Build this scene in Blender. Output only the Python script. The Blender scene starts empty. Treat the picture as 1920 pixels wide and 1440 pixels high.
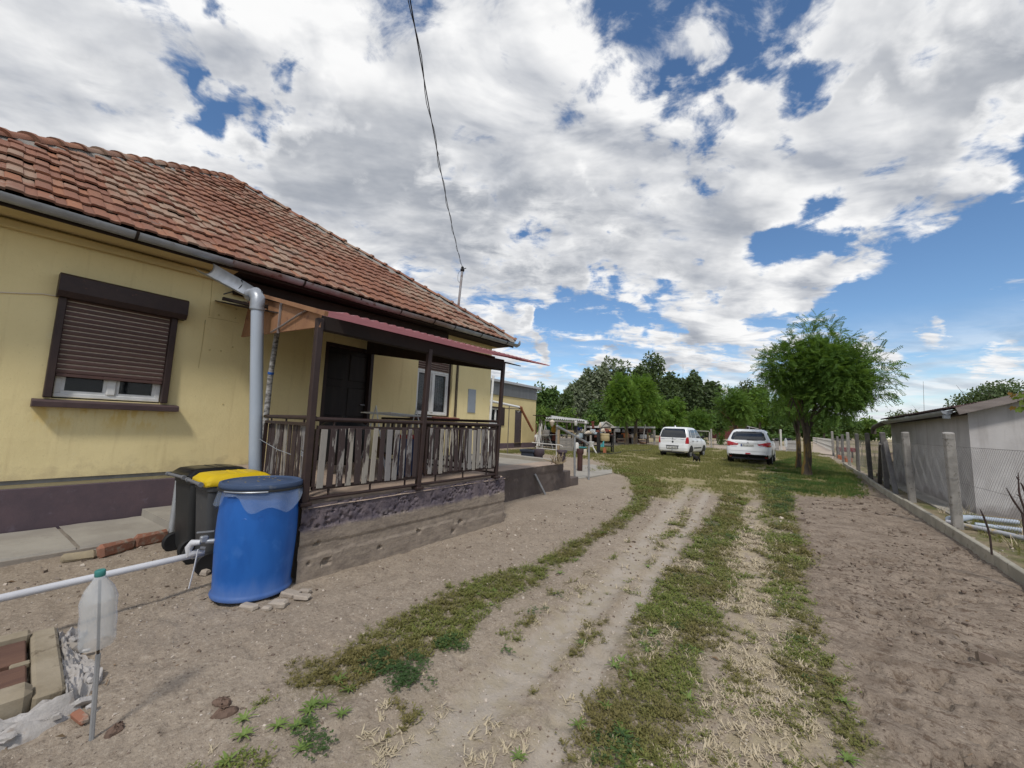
import bpy, math, random
import numpy as np
from mathutils import Vector, Matrix, Euler

random.seed(7)
RNG = np.random.default_rng(11)
SC = bpy.context.scene
COL = SC.collection
R = math.radians

# ------------------------------------------------------------------ camera
# world: +Y runs along the house, +X to the fence, Z up; eye height 1.38 m
EYE = np.array([0.0, 0.0, 1.38])
FPX = 725.0                       # focal length in pixels of a 1920 px wide picture
_p, _r, _y = 0.107, 0.036, 0.618
_fw = np.array([-math.sin(_y) * math.cos(_p), math.cos(_y) * math.cos(_p), math.sin(_p)])
_rt = np.array([math.cos(_y), math.sin(_y), 0.0])
_up = np.cross(_rt, _fw)
RT = _rt * math.cos(_r) + _up * math.sin(_r)
UP = -_rt * math.sin(_r) + _up * math.cos(_r)
FW = _fw
cam_data = bpy.data.cameras.new('camera')
cam = bpy.data.objects.new('camera', cam_data)
COL.objects.link(cam)
cam.matrix_world = Matrix(((RT[0], UP[0], -FW[0], EYE[0]), (RT[1], UP[1], -FW[1], EYE[1]),
                           (RT[2], UP[2], -FW[2], EYE[2]), (0, 0, 0, 1)))
cam_data.sensor_width = 36.0
cam_data.lens = 36.0 * FPX / 1920.0
cam_data.clip_start = 0.05
cam_data.clip_end = 4000
SC.camera = cam

def ray(px, py):
    return RT * (px - 960) + UP * (720 - py) + FW * FPX
def G(px, py, z=0.0):             # point of height z seen at a pixel
    d = ray(px, py); return EYE + d * ((z - EYE[2]) / d[2])
def PX(px, py, x):                # on the plane x = const
    d = ray(px, py); return EYE + d * (x / d[0])
def PY(px, py, y):
    d = ray(px, py); return EYE + d * (y / d[1])
def PW(px, py, w):                # at depth w
    return EYE + ray(px, py) * (w / FPX)
def PN(px, py, p0, n):
    d = ray(px, py); n = np.array(n, float); return EYE + d * (((np.array(p0) - EYE) @ n) / (d @ n))

# ------------------------------------------------------------------ world + sun
SUN_EL, SUN_AZ = R(52), R(150)    # azimuth measured from +Y towards +X
sun_dir = Vector((math.sin(SUN_AZ) * math.cos(SUN_EL), math.cos(SUN_AZ) * math.cos(SUN_EL), math.sin(SUN_EL)))
class NT:
    def __init__(s, tree): s.t = tree; s.n = tree.nodes; s.l = tree.links
    def add(s, kind, **kw):
        nd = s.n.new(kind)
        for k, v in kw.items(): setattr(nd, k, v)
        return nd
    def put(s, sock, v):
        if v is None: return
        if isinstance(v, bpy.types.NodeSocket): s.l.new(v, sock)
        else: sock.default_value = v
    def math(s, op, a, b=None, c=None, clamp=False):
        nd = s.add('ShaderNodeMath', operation=op, use_clamp=clamp)
        for i, v in enumerate((a, b, c)): s.put(nd.inputs[i], v)
        return nd.outputs[0]
    def vmath(s, op, a, b=None, out=0):
        nd = s.add('ShaderNodeVectorMath', operation=op)
        s.put(nd.inputs[0], a)
        if b is not None:
            if op == 'SCALE': s.put(nd.inputs['Scale'], b)
            else: s.put(nd.inputs[1], b)
        return nd.outputs['Value'] if op in ('DOT_PRODUCT', 'LENGTH') else nd.outputs[0]
    def noise(s, vec, scale, detail=5, rough=.55, dist=0, out='Fac', lac=2.0):
        nd = s.add('ShaderNodeTexNoise')
        s.put(nd.inputs['Vector'], vec); nd.inputs['Scale'].default_value = scale
        nd.inputs['Detail'].default_value = detail; nd.inputs['Roughness'].default_value = rough
        nd.inputs['Distortion'].default_value = dist; nd.inputs['Lacunarity'].default_value = lac
        return nd.outputs[out]
    def step(s, v, a, b, lo=0., hi=1.):
        nd = s.add('ShaderNodeMapRange', interpolation_type='SMOOTHSTEP')
        s.put(nd.inputs[0], v); s.put(nd.inputs[1], a); s.put(nd.inputs[2], b)
        nd.inputs[3].default_value = lo; nd.inputs[4].default_value = hi
        return nd.outputs[0]
    def mix(s, f, a, b, mode='MIX'):
        nd = s.add('ShaderNodeMix', data_type='RGBA', blend_type=mode)
        s.put(nd.inputs[0], f); s.put(nd.inputs[6], a if not isinstance(a, tuple) else (*a[:3], 1)); s.put(nd.inputs[7], b if not isinstance(b, tuple) else (*b[:3], 1))
        return nd.outputs[2]

world = bpy.data.worlds.new('World'); SC.world = world; world.use_nodes = True
wt = NT(world.node_tree)
for nd in list(wt.n): wt.n.remove(nd)
SKY_STRENGTH = 0.125
w_out = wt.add('ShaderNodeOutputWorld')
sky = wt.add('ShaderNodeTexSky', sky_type='NISHITA')
sky.sun_disc = False; sky.sun_elevation = SUN_EL; sky.sun_rotation = SUN_AZ
sky.altitude = 100; sky.air_density = 1.0; sky.dust_density = 0.3; sky.ozone_density = 2.6
bg_sky = wt.add('ShaderNodeBackground'); bg_sky.inputs[1].default_value = SKY_STRENGTH
hs_ = wt.add('ShaderNodeHueSaturation'); hs_.inputs['Saturation'].default_value = 1.12; wt.l.new(sky.outputs[0], hs_.inputs['Color']); wt.l.new(hs_.outputs[0], bg_sky.inputs[0])
tc = wt.add('ShaderNodeTexCoord').outputs['Generated']
sep = wt.add('ShaderNodeSeparateXYZ'); wt.l.new(tc, sep.inputs[0])
zc = wt.math('ADD', wt.math('MAXIMUM', sep.outputs[2], 0.0), 0.13)
comb = wt.add('ShaderNodeCombineXYZ')
wt.l.new(wt.math('DIVIDE', sep.outputs[0], zc), comb.inputs[0])
wt.l.new(wt.math('DIVIDE', sep.outputs[1], zc), comb.inputs[1])
P = comb.outputs[0]
# cloud banks are drawn out along one wind direction
mp = wt.add('ShaderNodeMapping'); mp.vector_type = 'TEXTURE'
wt.l.new(P, mp.inputs[0]); mp.inputs['Rotation'].default_value = (0, 0, R(40)); mp.inputs['Scale'].default_value = (1.35, 0.85, 1)
mp.inputs['Location'].default_value = (4.6, 0.9, 0)
Q = mp.outputs[0]
sd = wt.vmath('ADD', Q, (0.07, -0.11, 0.0))
def cloud_soft(v):
    a = wt.noise(v, 1.1, 2, .5, .2)
    b = wt.noise(wt.vmath('ADD', v, (5.2, 9.1, 0)), 3.0, 5, .52, .5)
    return wt.math('ADD', wt.math('MULTIPLY', a, .42), wt.math('MULTIPLY', b, .58))
c_ = wt.noise(wt.vmath('ADD', Q, (2.7, 1.1, 0)), 8.0, 9, .66, .6)
s1 = cloud_soft(Q); s2 = cloud_soft(sd)
d1 = wt.math('ADD', wt.math('MULTIPLY', s1, .74), wt.math('MULTIPLY', c_, .26))
wn_ = wt.add('ShaderNodeTexNoise'); wt.l.new(tc, wn_.inputs['Vector']); wn_.inputs['Scale'].default_value = 7; wn_.inputs['Detail'].default_value = 6
tw_ = wt.vmath('NORMALIZE', wt.vmath('ADD', tc, wt.vmath('SCALE', wt.vmath('SUBTRACT', wn_.outputs['Color'], (.5, .5, .5)), .75)))
def dirpx(px, py):
    d = ray(px, py); return tuple(d / np.linalg.norm(d))
# open blue gaps (negative) and thick banks (positive) where the photographed sky has them
bias = None
for (px, py, rad, amt) in [(1830, 450, 10, -.11), (1740, 540, 7, -.09), (1600, 560, 5, -.07), (1400, 540, 5, -.05), (1200, 560, 5, -.06), (1680, 300, 3, -.06), (1090, 590, 6, -.10),
                           (1530, 105, 5, -.11), (1400, 200, 5, -.10), (1270, 255, 4, -.08), (1150, 40, 5, -.055), (300, 40, 3.5, -.09), (400, 110, 2.5, -.07), (480, 200, 3, -.09), (1890, 130, 4, -.08), (820, 340, 3, -.07),
                           (930, 150, 13, .08), (640, 330, 10, .08), (150, 200, 14, .07), (1530, 340, 12, .08), (1750, 190, 11, .08), (1250, 420, 10, .08), (760, 430, 10, .08), (1050, 300, 10, .07), (620, 90, 9, .08), (1360, 575, 3.2, .15), (990, 600, 3, .13), (1650, 60, 8, .07)]:
    dt = wt.vmath('DOT_PRODUCT', tw_, dirpx(px, py))
    g = wt.step(dt, math.cos(R(rad * 1.6)), math.cos(R(rad * .1)), 0, amt)
    bias = g if bias is None else wt.math('ADD', bias, g)
dens = wt.math('ADD', d1, bias)
c2_ = wt.noise(wt.vmath('ADD', P, (7.7, 3.3, 0)), 5.0, 10, .64, .8)
dcov = wt.math('ADD', dens, wt.math('MULTIPLY', wt.math('SUBTRACT', c2_, .5), .34))
cover = wt.step(dcov, .418, .545)
# thin broken veil of far cloud low over the horizon
vv = wt.vmath('MULTIPLY', tc, (2.2, 2.2, 13))
veil = wt.math('MULTIPLY', wt.step(sep.outputs[2], .25, .06), wt.step(wt.noise(vv, 1.8, 8, .62), .36, .58))
cover = wt.math('MAXIMUM', cover, wt.math('MULTIPLY', veil, .92), clamp=True)
lit = wt.math('MULTIPLY_ADD', wt.math('SUBTRACT', s1, s2), 6.0, wt.math('MULTIPLY_ADD', c_, .5, .38), clamp=True)
body = wt.mix(lit, (.42, .45, .51), (1.0, 1.0, 1.0))
bank = wt.noise(wt.vmath('ADD', Q, (1.3, 4.4, 0)), .9, 6, .58)
thick = wt.math('MULTIPLY', wt.step(dens, .50, .68), wt.step(bank, .38, .60))
ccol = wt.mix(wt.math('MULTIPLY', thick, 1.0), body, (.35, .38, .435))
wisp = wt.noise(Q, 7.0, 6, .6)
ccol = wt.mix(wt.step(wisp, .40, .75, 0, .18), ccol, (.93, .94, .955))
ccol = wt.mix(wt.step(sep.outputs[2], .20, .02, 0, .6), ccol, (.78, .83, .89))
bg_cl = wt.add('ShaderNodeBackground'); wt.l.new(ccol, bg_cl.inputs[0]); bg_cl.inputs[1].default_value = 0.90
mx = wt.add('ShaderNodeMixShader')
wt.l.new(cover, mx.inputs[0]); wt.l.new(bg_sky.outputs[0], mx.inputs[1]); wt.l.new(bg_cl.outputs[0], mx.inputs[2])
wt.l.new(mx.outputs[0], w_out.inputs[0])

sun_data = bpy.data.lights.new('sun', 'SUN'); sun_data.energy = 2.2; sun_data.angle = R(7); sun_data.color = (1.0, .955, .88)
sun = bpy.data.objects.new('sun', sun_data); COL.objects.link(sun)
sun.rotation_euler = sun_dir.to_track_quat('Z', 'Y').to_euler()
SC.view_settings.view_transform = 'Standard'; SC.view_settings.look = 'None'
SC.view_settings.exposure = 0.12; SC.view_settings.gamma = 1.0; SC.view_settings.use_curve_mapping = False
SC.render.engine = 'CYCLES'
SC.cycles.use_denoising = True
try: SC.cycles.denoiser = 'OPENIMAGEDENOISE'
except Exception: pass
SC.cycles.max_bounces = 6; SC.cycles.diffuse_bounces = 3; SC.cycles.glossy_bounces = 3
SC.cycles.transparent_max_bounces = 12; SC.cycles.transmission_bounces = 4
SC.cycles.caustics_reflective = False; SC.cycles.caustics_refractive = False
SC.cycles.sample_clamp_indirect = 4

# ------------------------------------------------------------------ materials
MATS = {}
def mat(name, c1, c2=None, ns=5.0, rough=.85, bump=.15, bs=60.0, metal=0.0, spec=.3, rnd=0.0, c3=None, c3r=(.58, .68), c3s=None, stretch=None, coord='Object', bdist=.01, alpha=None, trans=None, det=6):
    if name in MATS: return MATS[name]
    m = bpy.data.materials.new(name); m.use_nodes = True
    t = NT(m.node_tree); bs_ = t.n['Principled BSDF']
    if coord == 'Position': v = t.add('ShaderNodeNewGeometry').outputs['Position']
    else: v = t.add('ShaderNodeTexCoord').outputs[coord]
    if stretch: v = t.vmath('MULTIPLY', v, stretch)
    c2 = c2 or tuple(x * .82 for x in c1)
    col = t.mix(t.step(t.noise(v, ns, det, .6), .32, .68), c1, c2)
    if c3:
        col = t.mix(t.step(t.noise(t.vmath('ADD', v, (3.3, 7.7, 1.1)), c3s or ns * 2.1, 7, .62), *c3r), col, c3)
    if rnd:
        oi = t.add('ShaderNodeObjectInfo').outputs['Random']; gi = t.add('ShaderNodeNewGeometry').outputs['Random Per Island']
        r_ = t.math('FRACT', t.math('ADD', oi, gi))
        hsv = t.add('ShaderNodeHueSaturation'); t.l.new(col, hsv.inputs['Color'])
        t.l.new(t.math('MULTIPLY_ADD', r_, 2 * rnd, 1 - rnd), hsv.inputs['Value'])
        t.l.new(t.math('MULTIPLY_ADD', t.math('FRACT', t.math('MULTIPLY', r_, 7.13)), .04 * rnd, .5 - .02 * rnd), hsv.inputs['Hue'])
        col = hsv.outputs[0]
    t.l.new(col, bs_.inputs['Base Color'])
    bs_.inputs['Roughness'].default_value = rough; bs_.inputs['Metallic'].default_value = metal
    bs_.inputs['Specular IOR Level'].default_value = spec
    if bump:
        b = t.add('ShaderNodeBump'); b.inputs['Strength'].default_value = bump; b.inputs['Distance'].default_value = bdist
        t.l.new(t.noise(v, bs, 6, .65), b.inputs['Height']); t.l.new(b.outputs[0], bs_.inputs['Normal'])
    if alpha is not None: bs_.inputs['Alpha'].default_value = alpha
    if trans is not None: bs_.inputs['Transmission Weight'].default_value = trans
    MATS[name] = m
    return m

def leaf_mat(name, c1, c2, c3=None, tr=.35, rough=.6):
    if name in MATS: return MATS[name]
    m = bpy.data.materials.new(name); m.use_nodes = True
    t = NT(m.node_tree); b = t.n['Principled BSDF']; out = t.n['Material Output']
    g = t.add('ShaderNodeNewGeometry')
    f = t.math('FRACT', t.math('ADD', g.outputs['Random Per Island'], t.add('ShaderNodeObjectInfo').outputs['Random']))
    col = t.mix(f, c1, c2)
    nz = t.noise(g.outputs['Position'], 1.3, 3, .5)
    col = t.mix(t.step(nz, .38, .62), col, c3 or tuple(x * .7 for x in c1))
    t.l.new(col, b.inputs['Base Color']); b.inputs['Roughness'].default_value = rough; b.inputs['Specular IOR Level'].default_value = .25
    td = t.add('ShaderNodeBsdfTranslucent'); t.l.new(t.mix(.5, col, (.20, .30, .03)), td.inputs[0])
    mx = t.add('ShaderNodeMixShader'); mx.inputs[0].default_value = tr
    t.l.new(b.outputs[0], mx.inputs[1]); t.l.new(td.outputs[0], mx.inputs[2]); t.l.new(mx.outputs[0], out.inputs[0])
    MATS[name] = m
    return m

def glass_mat(name, tint=(.02, .025, .03), alpha=.35):
    if name in MATS: return MATS[name]
    m = mat(name, tint, tint, rough=.04, bump=0, spec=.6, alpha=alpha)
    return m

# ------------------------------------------------------------------ meshes
OFF = {}
def np_mesh(name, V, F, smooth=False, mats=(), midx=None):
    V = np.asarray(V, np.float32); F = np.asarray(F, np.int32)
    me = bpy.data.meshes.new(name)
    me.vertices.add(len(V)); me.vertices.foreach_set('co', V.ravel())
    k = F.shape[1]
    me.loops.add(F.size); me.loops.foreach_set('vertex_index', F.ravel())
    me.polygons.add(len(F)); me.polygons.foreach_set('loop_start', np.arange(0, F.size, k, dtype=np.int32))
    me.polygons.foreach_set('loop_total', np.full(len(F), k, np.int32))
    if smooth: me.polygons.foreach_set('use_smooth', np.ones(len(F), bool))
    for m in mats: me.materials.append(m)
    if midx is not None: me.polygons.foreach_set('material_index', np.asarray(midx, np.int32))
    me.update(calc_edges=True); me.validate()
    return me

class MB:
    def __init__(s): s.v = []; s.f = []; s.m = []
    def add(s, vs, fs, mi=0):
        o = len(s.v); s.v += [tuple(float(c) for c in v) for v in vs]
        s.f += [tuple(i + o for i in f) for f in fs]; s.m += [mi] * len(fs)
        return s
    def box(s, c, d, rot=None, b=0.0, mi=0):
        hx, hy, hz = d[0] / 2, d[1] / 2, d[2] / 2
        c = Vector([float(q) for q in c])
        M3 = (rot if isinstance(rot, Matrix) else Euler(rot).to_matrix()) if rot is not None else None
        if b <= 0 or min(hx, hy, hz) <= b * 1.05:
            vs = [Vector((x * hx, y * hy, z * hz)) for x in (-1, 1) for y in (-1, 1) for z in (-1, 1)]
            fs = [(0, 1, 3, 2), (4, 6, 7, 5), (0, 4, 5, 1), (2, 3, 7, 6), (0, 2, 6, 4), (1, 5, 7, 3)]
        else:
            vs = []; ix = {}
            for x in (-1, 1):
                for y in (-1, 1):
                    for z in (-1, 1):
                        for a in range(3):
                            p = [x * (hx - b), y * (hy - b), z * (hz - b)]
                            p[a] = (x * hx, y * hy, z * hz)[a]
                            ix[(x, y, z, a)] = len(vs); vs.append(Vector(p))
            fs = []
            for a in range(3):
                u, w = [i for i in range(3) if i != a]
                for sg in (-1, 1):
                    q = []
                    for (p, r_) in ((-1, -1), (1, -1), (1, 1), (-1, 1)):
                        k = [0, 0, 0]; k[a] = sg; k[u] = p; k[w] = r_; q.append(ix[(*k, a)])
                    fs.append(tuple(q))
            for a in range(3):
                u, w = [i for i in range(3) if i != a]
                for p in (-1, 1):
                    for r_ in (-1, 1):
                        k0 = [0, 0, 0]; k1 = [0, 0, 0]; k0[a] = -1; k1[a] = 1
                        for k in (k0, k1): k[u] = p; k[w] = r_
                        fs.append((ix[(*k0, u)], ix[(*k1, u)], ix[(*k1, w)], ix[(*k0, w)]))
            for x in (-1, 1):
                for y in (-1, 1):
                    for z in (-1, 1): fs.append((ix[(x, y, z, 0)], ix[(x, y, z, 1)], ix[(x, y, z, 2)]))
        if M3 is not None: vs = [M3 @ v for v in vs]
        return s.add([v + c for v in vs], fs, mi)
    def bar(s, p0, p1, w, h=None, b=0.0, mi=0, up=(0, 0, 1)):     # box between two points
        p0 = Vector([float(q) for q in p0]); p1 = Vector([float(q) for q in p1]); d = p1 - p0; L = d.length; d.normalize()
        u = Vector(up)
        if abs(d.dot(u)) > .99: u = Vector((0, 1, 0))
        sx = d.cross(u).normalized(); sz = sx.cross(d)
        return s.box((p0 + p1) / 2, (w, L, h or w), Matrix((sx, d, sz)).transposed(), b, mi)
    def tube(s, pts, r, n=8, cap=True, mi=0):
        pts = [Vector([float(q) for q in p]) for p in pts]; rs = r if isinstance(r, (list, tuple)) else [r] * len(pts)
        o = []; prev = None
        for i, p in enumerate(pts):
            d = (pts[min(i + 1, len(pts) - 1)] - pts[max(i - 1, 0)]).normalized()
            if prev is None:
                a = Vector((0, 0, 1)) if abs(d.z) < .9 else Vector((1, 0, 0))
                x = d.cross(a).normalized()
            else: x = (prev - d * prev.dot(d)).normalized()
            prev = x; y = d.cross(x)
            o += [p + (x * math.cos(2 * math.pi * k / n) + y * math.sin(2 * math.pi * k / n)) * rs[i] for k in range(n)]
        fs = []
        for i in range(len(pts) - 1):
            for k in range(n):
                fs.append((i * n + k, i * n + (k + 1) % n, (i + 1) * n + (k + 1) % n, (i + 1) * n + k))
        if cap: fs.append(tuple(range(n - 1, -1, -1))); fs.append(tuple((len(pts) - 1) * n + k for k in range(n)))
        return s.add(o, fs, mi)
    def lathe(s, prof, c=(0, 0, 0), n=24, sx=1.0, sy=1.0, cap=True, mi=0, rot=None):
        c = Vector([float(q) for q in c]); o = []
        M3 = Euler(rot).to_matrix() if rot is not None else None
        for (r, z) in prof:
            for k in range(n):
                v = Vector((r * sx * math.cos(2 * math.pi * k / n), r * sy * math.sin(2 * math.pi * k / n), z))
                if M3 is not None: v = M3 @ v
                o.append(c + v)
        fs = []
        for i in range(len(prof) - 1):
            for k in range(n): fs.append((i * n + k, i * n + (k + 1) % n, (i + 1) * n + (k + 1) % n, (i + 1) * n + k))
        if cap: fs.append(tuple(range(n - 1, -1, -1))); fs.append(tuple((len(prof) - 1) * n + k for k in range(n)))
        return s.add(o, fs, mi)
    def prism(s, poly, d, mi=0):                                   # planar polygon pushed along vector d
        n = len(poly); poly = [Vector([float(q) for q in p]) for p in poly]; d = Vector([float(q) for q in d])
        fs = [tuple(range(n - 1, -1, -1)), tuple(range(n, 2 * n))] + [(i, (i + 1) % n, n + (i + 1) % n, n + i) for i in range(n)]
        return s.add(poly + [p + d for p in poly], fs, mi)
    def grid(s, f, nu, nv, mi=0):
        vs = [f(i / nu, j / nv) for j in range(nv + 1) for i in range(nu + 1)]
        fs = [(j * (nu + 1) + i, j * (nu + 1) + i + 1, (j + 1) * (nu + 1) + i + 1, (j + 1) * (nu + 1) + i) for j in range(nv) for i in range(nu)]
        return s.add(vs, fs, mi)
    def mesh(s, name, mats, off=(0, 0, 0), smooth=None):
        me = bpy.data.meshes.new(name)
        me.from_pydata([(v[0] - off[0], v[1] - off[1], v[2] - off[2]) for v in s.v], [], s.f)
        for m in (mats if isinstance(mats, (list, tuple)) else [mats]): me.materials.append(m)
        if max(s.m, default=0): me.polygons.foreach_set('material_index', s.m)
        if smooth is not None:
            me.polygons.foreach_set('use_smooth', [True] * len(s.f))
            me.set_sharp_from_angle(angle=R(smooth))
        me.update()
        return me

def link(o, parent=None):
    COL.objects.link(o)
    if parent is not None: o.parent = parent
    return o
def meta(o, label=None, cat=None, group=None, kind=None):
    for k, v in (('label', label), ('category', cat), ('group', group), ('kind', kind)):
        if v: o[k] = v
    return o
def thing(name, label, cat, loc, group=None, rotz=0.0):
    o = bpy.data.objects.new(name, None); o.location = [float(q) for q in loc]; o.rotation_euler = (0, 0, rotz)
    o.empty_display_size = .1
    link(o); OFF[o.name] = Vector(o.location); return meta(o, label, cat, group)
def part(mb, name, m, parent, smooth=None, label=None, local=False, kind=None):
    off = (0, 0, 0) if local else OFF[parent.name]
    me = mb.mesh(name, m, off, smooth) if isinstance(mb, MB) else mb
    o = bpy.data.objects.new(name, me); link(o, parent); OFF[o.name] = Vector(off)
    return meta(o, label, kind=kind)
def inst(me, name, parent, loc, rot=(0, 0, 0), scale=None):        # a piece that shares mesh data; loc in world
    o = bpy.data.objects.new(name, me); link(o, parent)
    o.location = Vector([float(q) for q in loc]) - OFF[parent.name]
    if isinstance(rot, Matrix): o.rotation_euler = rot.to_euler()
    else: o.rotation_euler = rot
    if scale: o.scale = scale
    OFF[o.name] = Vector([float(q) for q in loc]); return o
def single(mb, name, m, label, cat, group=None, smooth=None, kind=None):
    xs = np.array(mb.v); lo, hi = xs.min(0), xs.max(0); off = ((lo[0] + hi[0]) / 2, (lo[1] + hi[1]) / 2, lo[2])
    o = bpy.data.objects.new(name, mb.mesh(name, m, off, smooth)); o.location = off; link(o); OFF[o.name] = Vector(off)
    return meta(o, label, cat, group, kind)
def copy_tree(o, parent=None):
    c = o.copy(); COL.objects.link(c)
    if parent is not None: c.parent = parent
    for ch in list(o.children): copy_tree(ch, c)
    return c

# ------------------------------------------------------------------ value noise
_perm = np.random.default_rng(3).random((256, 256)).astype(np.float32)
def vnoise(x, y):
    xi = np.floor(x).astype(int); yi = np.floor(y).astype(int); fx = x - xi; fy = y - yi
    fx = fx * fx * (3 - 2 * fx); fy = fy * fy * (3 - 2 * fy)
    a = _perm[xi & 255, yi & 255]; b = _perm[(xi + 1) & 255, yi & 255]; c = _perm[xi & 255, (yi + 1) & 255]; d = _perm[(xi + 1) & 255, (yi + 1) & 255]
    return a + (b - a) * fx + (c - a) * fy + (a - b - c + d) * fx * fy
def fbm(x, y, o=4, g=.5):
    s = 0; a = 1; n = 0
    for i in range(o): s = s + a * vnoise(x * 2 ** i + 17.3 * i, y * 2 ** i + 9.1 * i); n += a; a *= g
    return s / n
def poly_sd(x, y, poly):          # >0 inside, metres
    P_ = np.asarray(poly)[:, :2]; inside = np.zeros(x.shape, bool); dm = np.full(x.shape, 1e9)
    for i in range(len(P_)):
        a = P_[i]; b = P_[(i + 1) % len(P_)]
        e = b - a; wx = x - a[0]; wy = y - a[1]
        t = np.clip((wx * e[0] + wy * e[1]) / (e @ e + 1e-12), 0, 1)
        dm = np.minimum(dm, (wx - t * e[0]) ** 2 + (wy - t * e[1]) ** 2)
        c = ((a[1] > y) != (b[1] > y)) & (x < (b[0] - a[0]) * (y - a[1]) / (b[1] - a[1] + 1e-12) + a[0])
        inside ^= c
    d = np.sqrt(dm); return np.where(inside, d, -d)
def gpoly(pts): return np.array([G(a, b)[:2] for a, b in pts])
def sst(v, a, b):
    t = np.clip((v - a) / (b - a), 0, 1); return t * t * (3 - 2 * t)
# ------------------------------------------------------------------ ground
def ext(pts, *world): return np.vstack([gpoly(pts), np.array(world)])
Z_DIRT = np.vstack([gpoly([(1612, 880), (1600, 892), (1590, 905), (1600, 926), (1560, 932), (1500, 922), (1478, 925), (1488, 975), (1500, 1040), (1492, 1090), (1525, 1180), (1560, 1260), (1610, 1350), (1650, 1440)]),
                    np.array([(-.1, .6), (-.1, -6), (2.0, -6), (1.9, 7.0), (1.95, 10), (2.0, 14), (2.3, 20), (2.3, 24)])])
Z_LAWN = gpoly([(1110, 884), (1150, 872), (1120, 862), (1010, 850), (930, 850), (925, 846), (1010, 842), (1200, 835), (1330, 842), (1470, 848), (1530, 850), (1560, 862), (1596, 890), (1608, 926), (1560, 932), (1480, 925), (1440, 912), (1400, 935), (1340, 925), (1290, 912), (1250, 935), (1200, 925), (1195, 900), (1170, 885)])
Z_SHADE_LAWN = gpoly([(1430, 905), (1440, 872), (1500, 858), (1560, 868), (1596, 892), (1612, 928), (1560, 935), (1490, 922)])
S_A = gpoly([(558, 1300), (575, 1245), (640, 1225), (700, 1185), (790, 1145), (850, 1105), (920, 1080), (1000, 1060), (1060, 1020), (1110, 1000), (1150, 975), (1185, 945), (1195, 915), (1180, 895), (1150, 885), (1175, 876), (1250, 905), (1225, 935), (1200, 960), (1150, 1000), (1100, 1025), (1040, 1068), (1020, 1095), (930, 1130), (890, 1165), (880, 1200), (800, 1228), (760, 1232), (700, 1272), (640, 1302)])
S_CLOVER = [gpoly([(690, 1240), (720, 1222), (765, 1222), (806, 1250), (785, 1288), (740, 1298), (695, 1268)]), gpoly([(805, 1208), (850, 1190), (885, 1205), (880, 1222), (835, 1232)]),
            gpoly([(1110, 1380), (1160, 1370), (1185, 1410), (1160, 1440), (1105, 1440)]), gpoly([(560, 1370), (620, 1385), (610, 1410), (560, 1400)]), gpoly([(1425, 890), (1480, 900), (1486, 950), (1460, 975), (1440, 930)])]
S_LOWLEFT = gpoly([(330, 1460), (400, 1400), (450, 1340), (560, 1305), (640, 1330), (700, 1350), (640, 1460)])
S_B = gpoly([(1090, 1460), (1085, 1380), (1105, 1320), (1110, 1290), (1185, 1220), (1170, 1190), (1195, 1150), (1260, 1065), (1310, 1005), (1340, 965), (1360, 925), (1405, 935), (1375, 1000), (1362, 1060), (1368, 1100), (1335, 1160), (1345, 1200), (1312, 1260), (1335, 1320), (1290, 1360), (1260, 1460)])
S_C = gpoly([(1350, 1060), (1400, 950), (1440, 950), (1462, 1020), (1475, 1100), (1462, 1200), (1500, 1280), (1600, 1460), (1270, 1460), (1330, 1330), (1345, 1220), (1375, 1120)])
S_D = gpoly([(1425, 890), (1478, 915), (1486, 960), (1500, 1010), (1515, 1050), (1495, 1090), (1522, 1150), (1535, 1200), (1565, 1260), (1605, 1340), (1655, 1410), (1600, 1420), (1540, 1340), (1500, 1305), (1462, 1250), (1470, 1180), (1442, 1110), (1447, 1050), (1440, 990)])
S_E = gpoly([(1195, 1020), (1270, 950), (1310, 950), (1250, 1040), (1200, 1100), (1150, 1160), (1110, 1240), (1100, 1300), (1080, 1460), (640, 1460), (760, 1330), (900, 1230), (1050, 1110)])
RUTS = [gpoly([(1296, 905), (1245, 975), (1160, 1080), (1040, 1195), (880, 1340), (760, 1460)]), gpoly([(1332, 915), (1292, 985), (1225, 1075), (1165, 1165), (1085, 1290), (1000, 1460)])]
def line_d(x, y, L):
    dm = np.full(x.shape, 1e9)
    for i in range(len(L) - 1):
        a, b = L[i], L[i + 1]; e = b - a
        t = np.clip(((x - a[0]) * e[0] + (y - a[1]) * e[1]) / (e @ e), 0, 1)
        dm = np.minimum(dm, (x - a[0] - t * e[0]) ** 2 + (y - a[1] - t * e[1]) ** 2)
    return np.sqrt(dm)
def rutw(x, y):
    d = np.minimum(line_d(x, y, RUTS[0]) / .15, line_d(x, y, RUTS[1]) / .09)
    return sst(1.25 - d + .6 * (fbm(x * 2.3, y * 2.3, 3) - .5), 0, .9)
def gz(x, y):                     # ground height
    x = np.asarray(x, float); y = np.asarray(y, float)
    d = np.hypot(x, y)
    fade = 1 / (1 + (d / 14) ** 2)
    dirt = sst(poly_sd(x, y, Z_DIRT) + .25 * (fbm(x * 1.7, y * 1.7, 3) - .5), -.12, .12)
    z = .035 * (fbm(x * .55, y * .55, 3) - .5)
    sand = .020 * (fbm(x * 4.5, y * 4.5, 3) - .5) + .018 * (fbm(x * 15, y * 15, 3, .62) - .5) - .014 * sst(fbm(x * 7 + 3, y * 7, 2), .60, .72)
    clod = fbm(x * 3.1, y * 5.5, 3); pock = fbm(x * 11 + 5, y * 15, 3, .6)
    tilled = .045 * (clod - .5) - .050 * sst(pock, .55, .68) * sst(fbm(x * 1.9 + 9, y * 1.9, 2), .35, .6) + .036 * (fbm(x * 21, y * 24, 3, .6) - .5)
    z = z + fade * (sand * (1 - dirt) + tilled * dirt)
    z = z - .022 * rutw(x, y) * fade
    return z
def gz1(x, y): return float(gz(np.array([x]), np.array([y]))[0])

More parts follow.
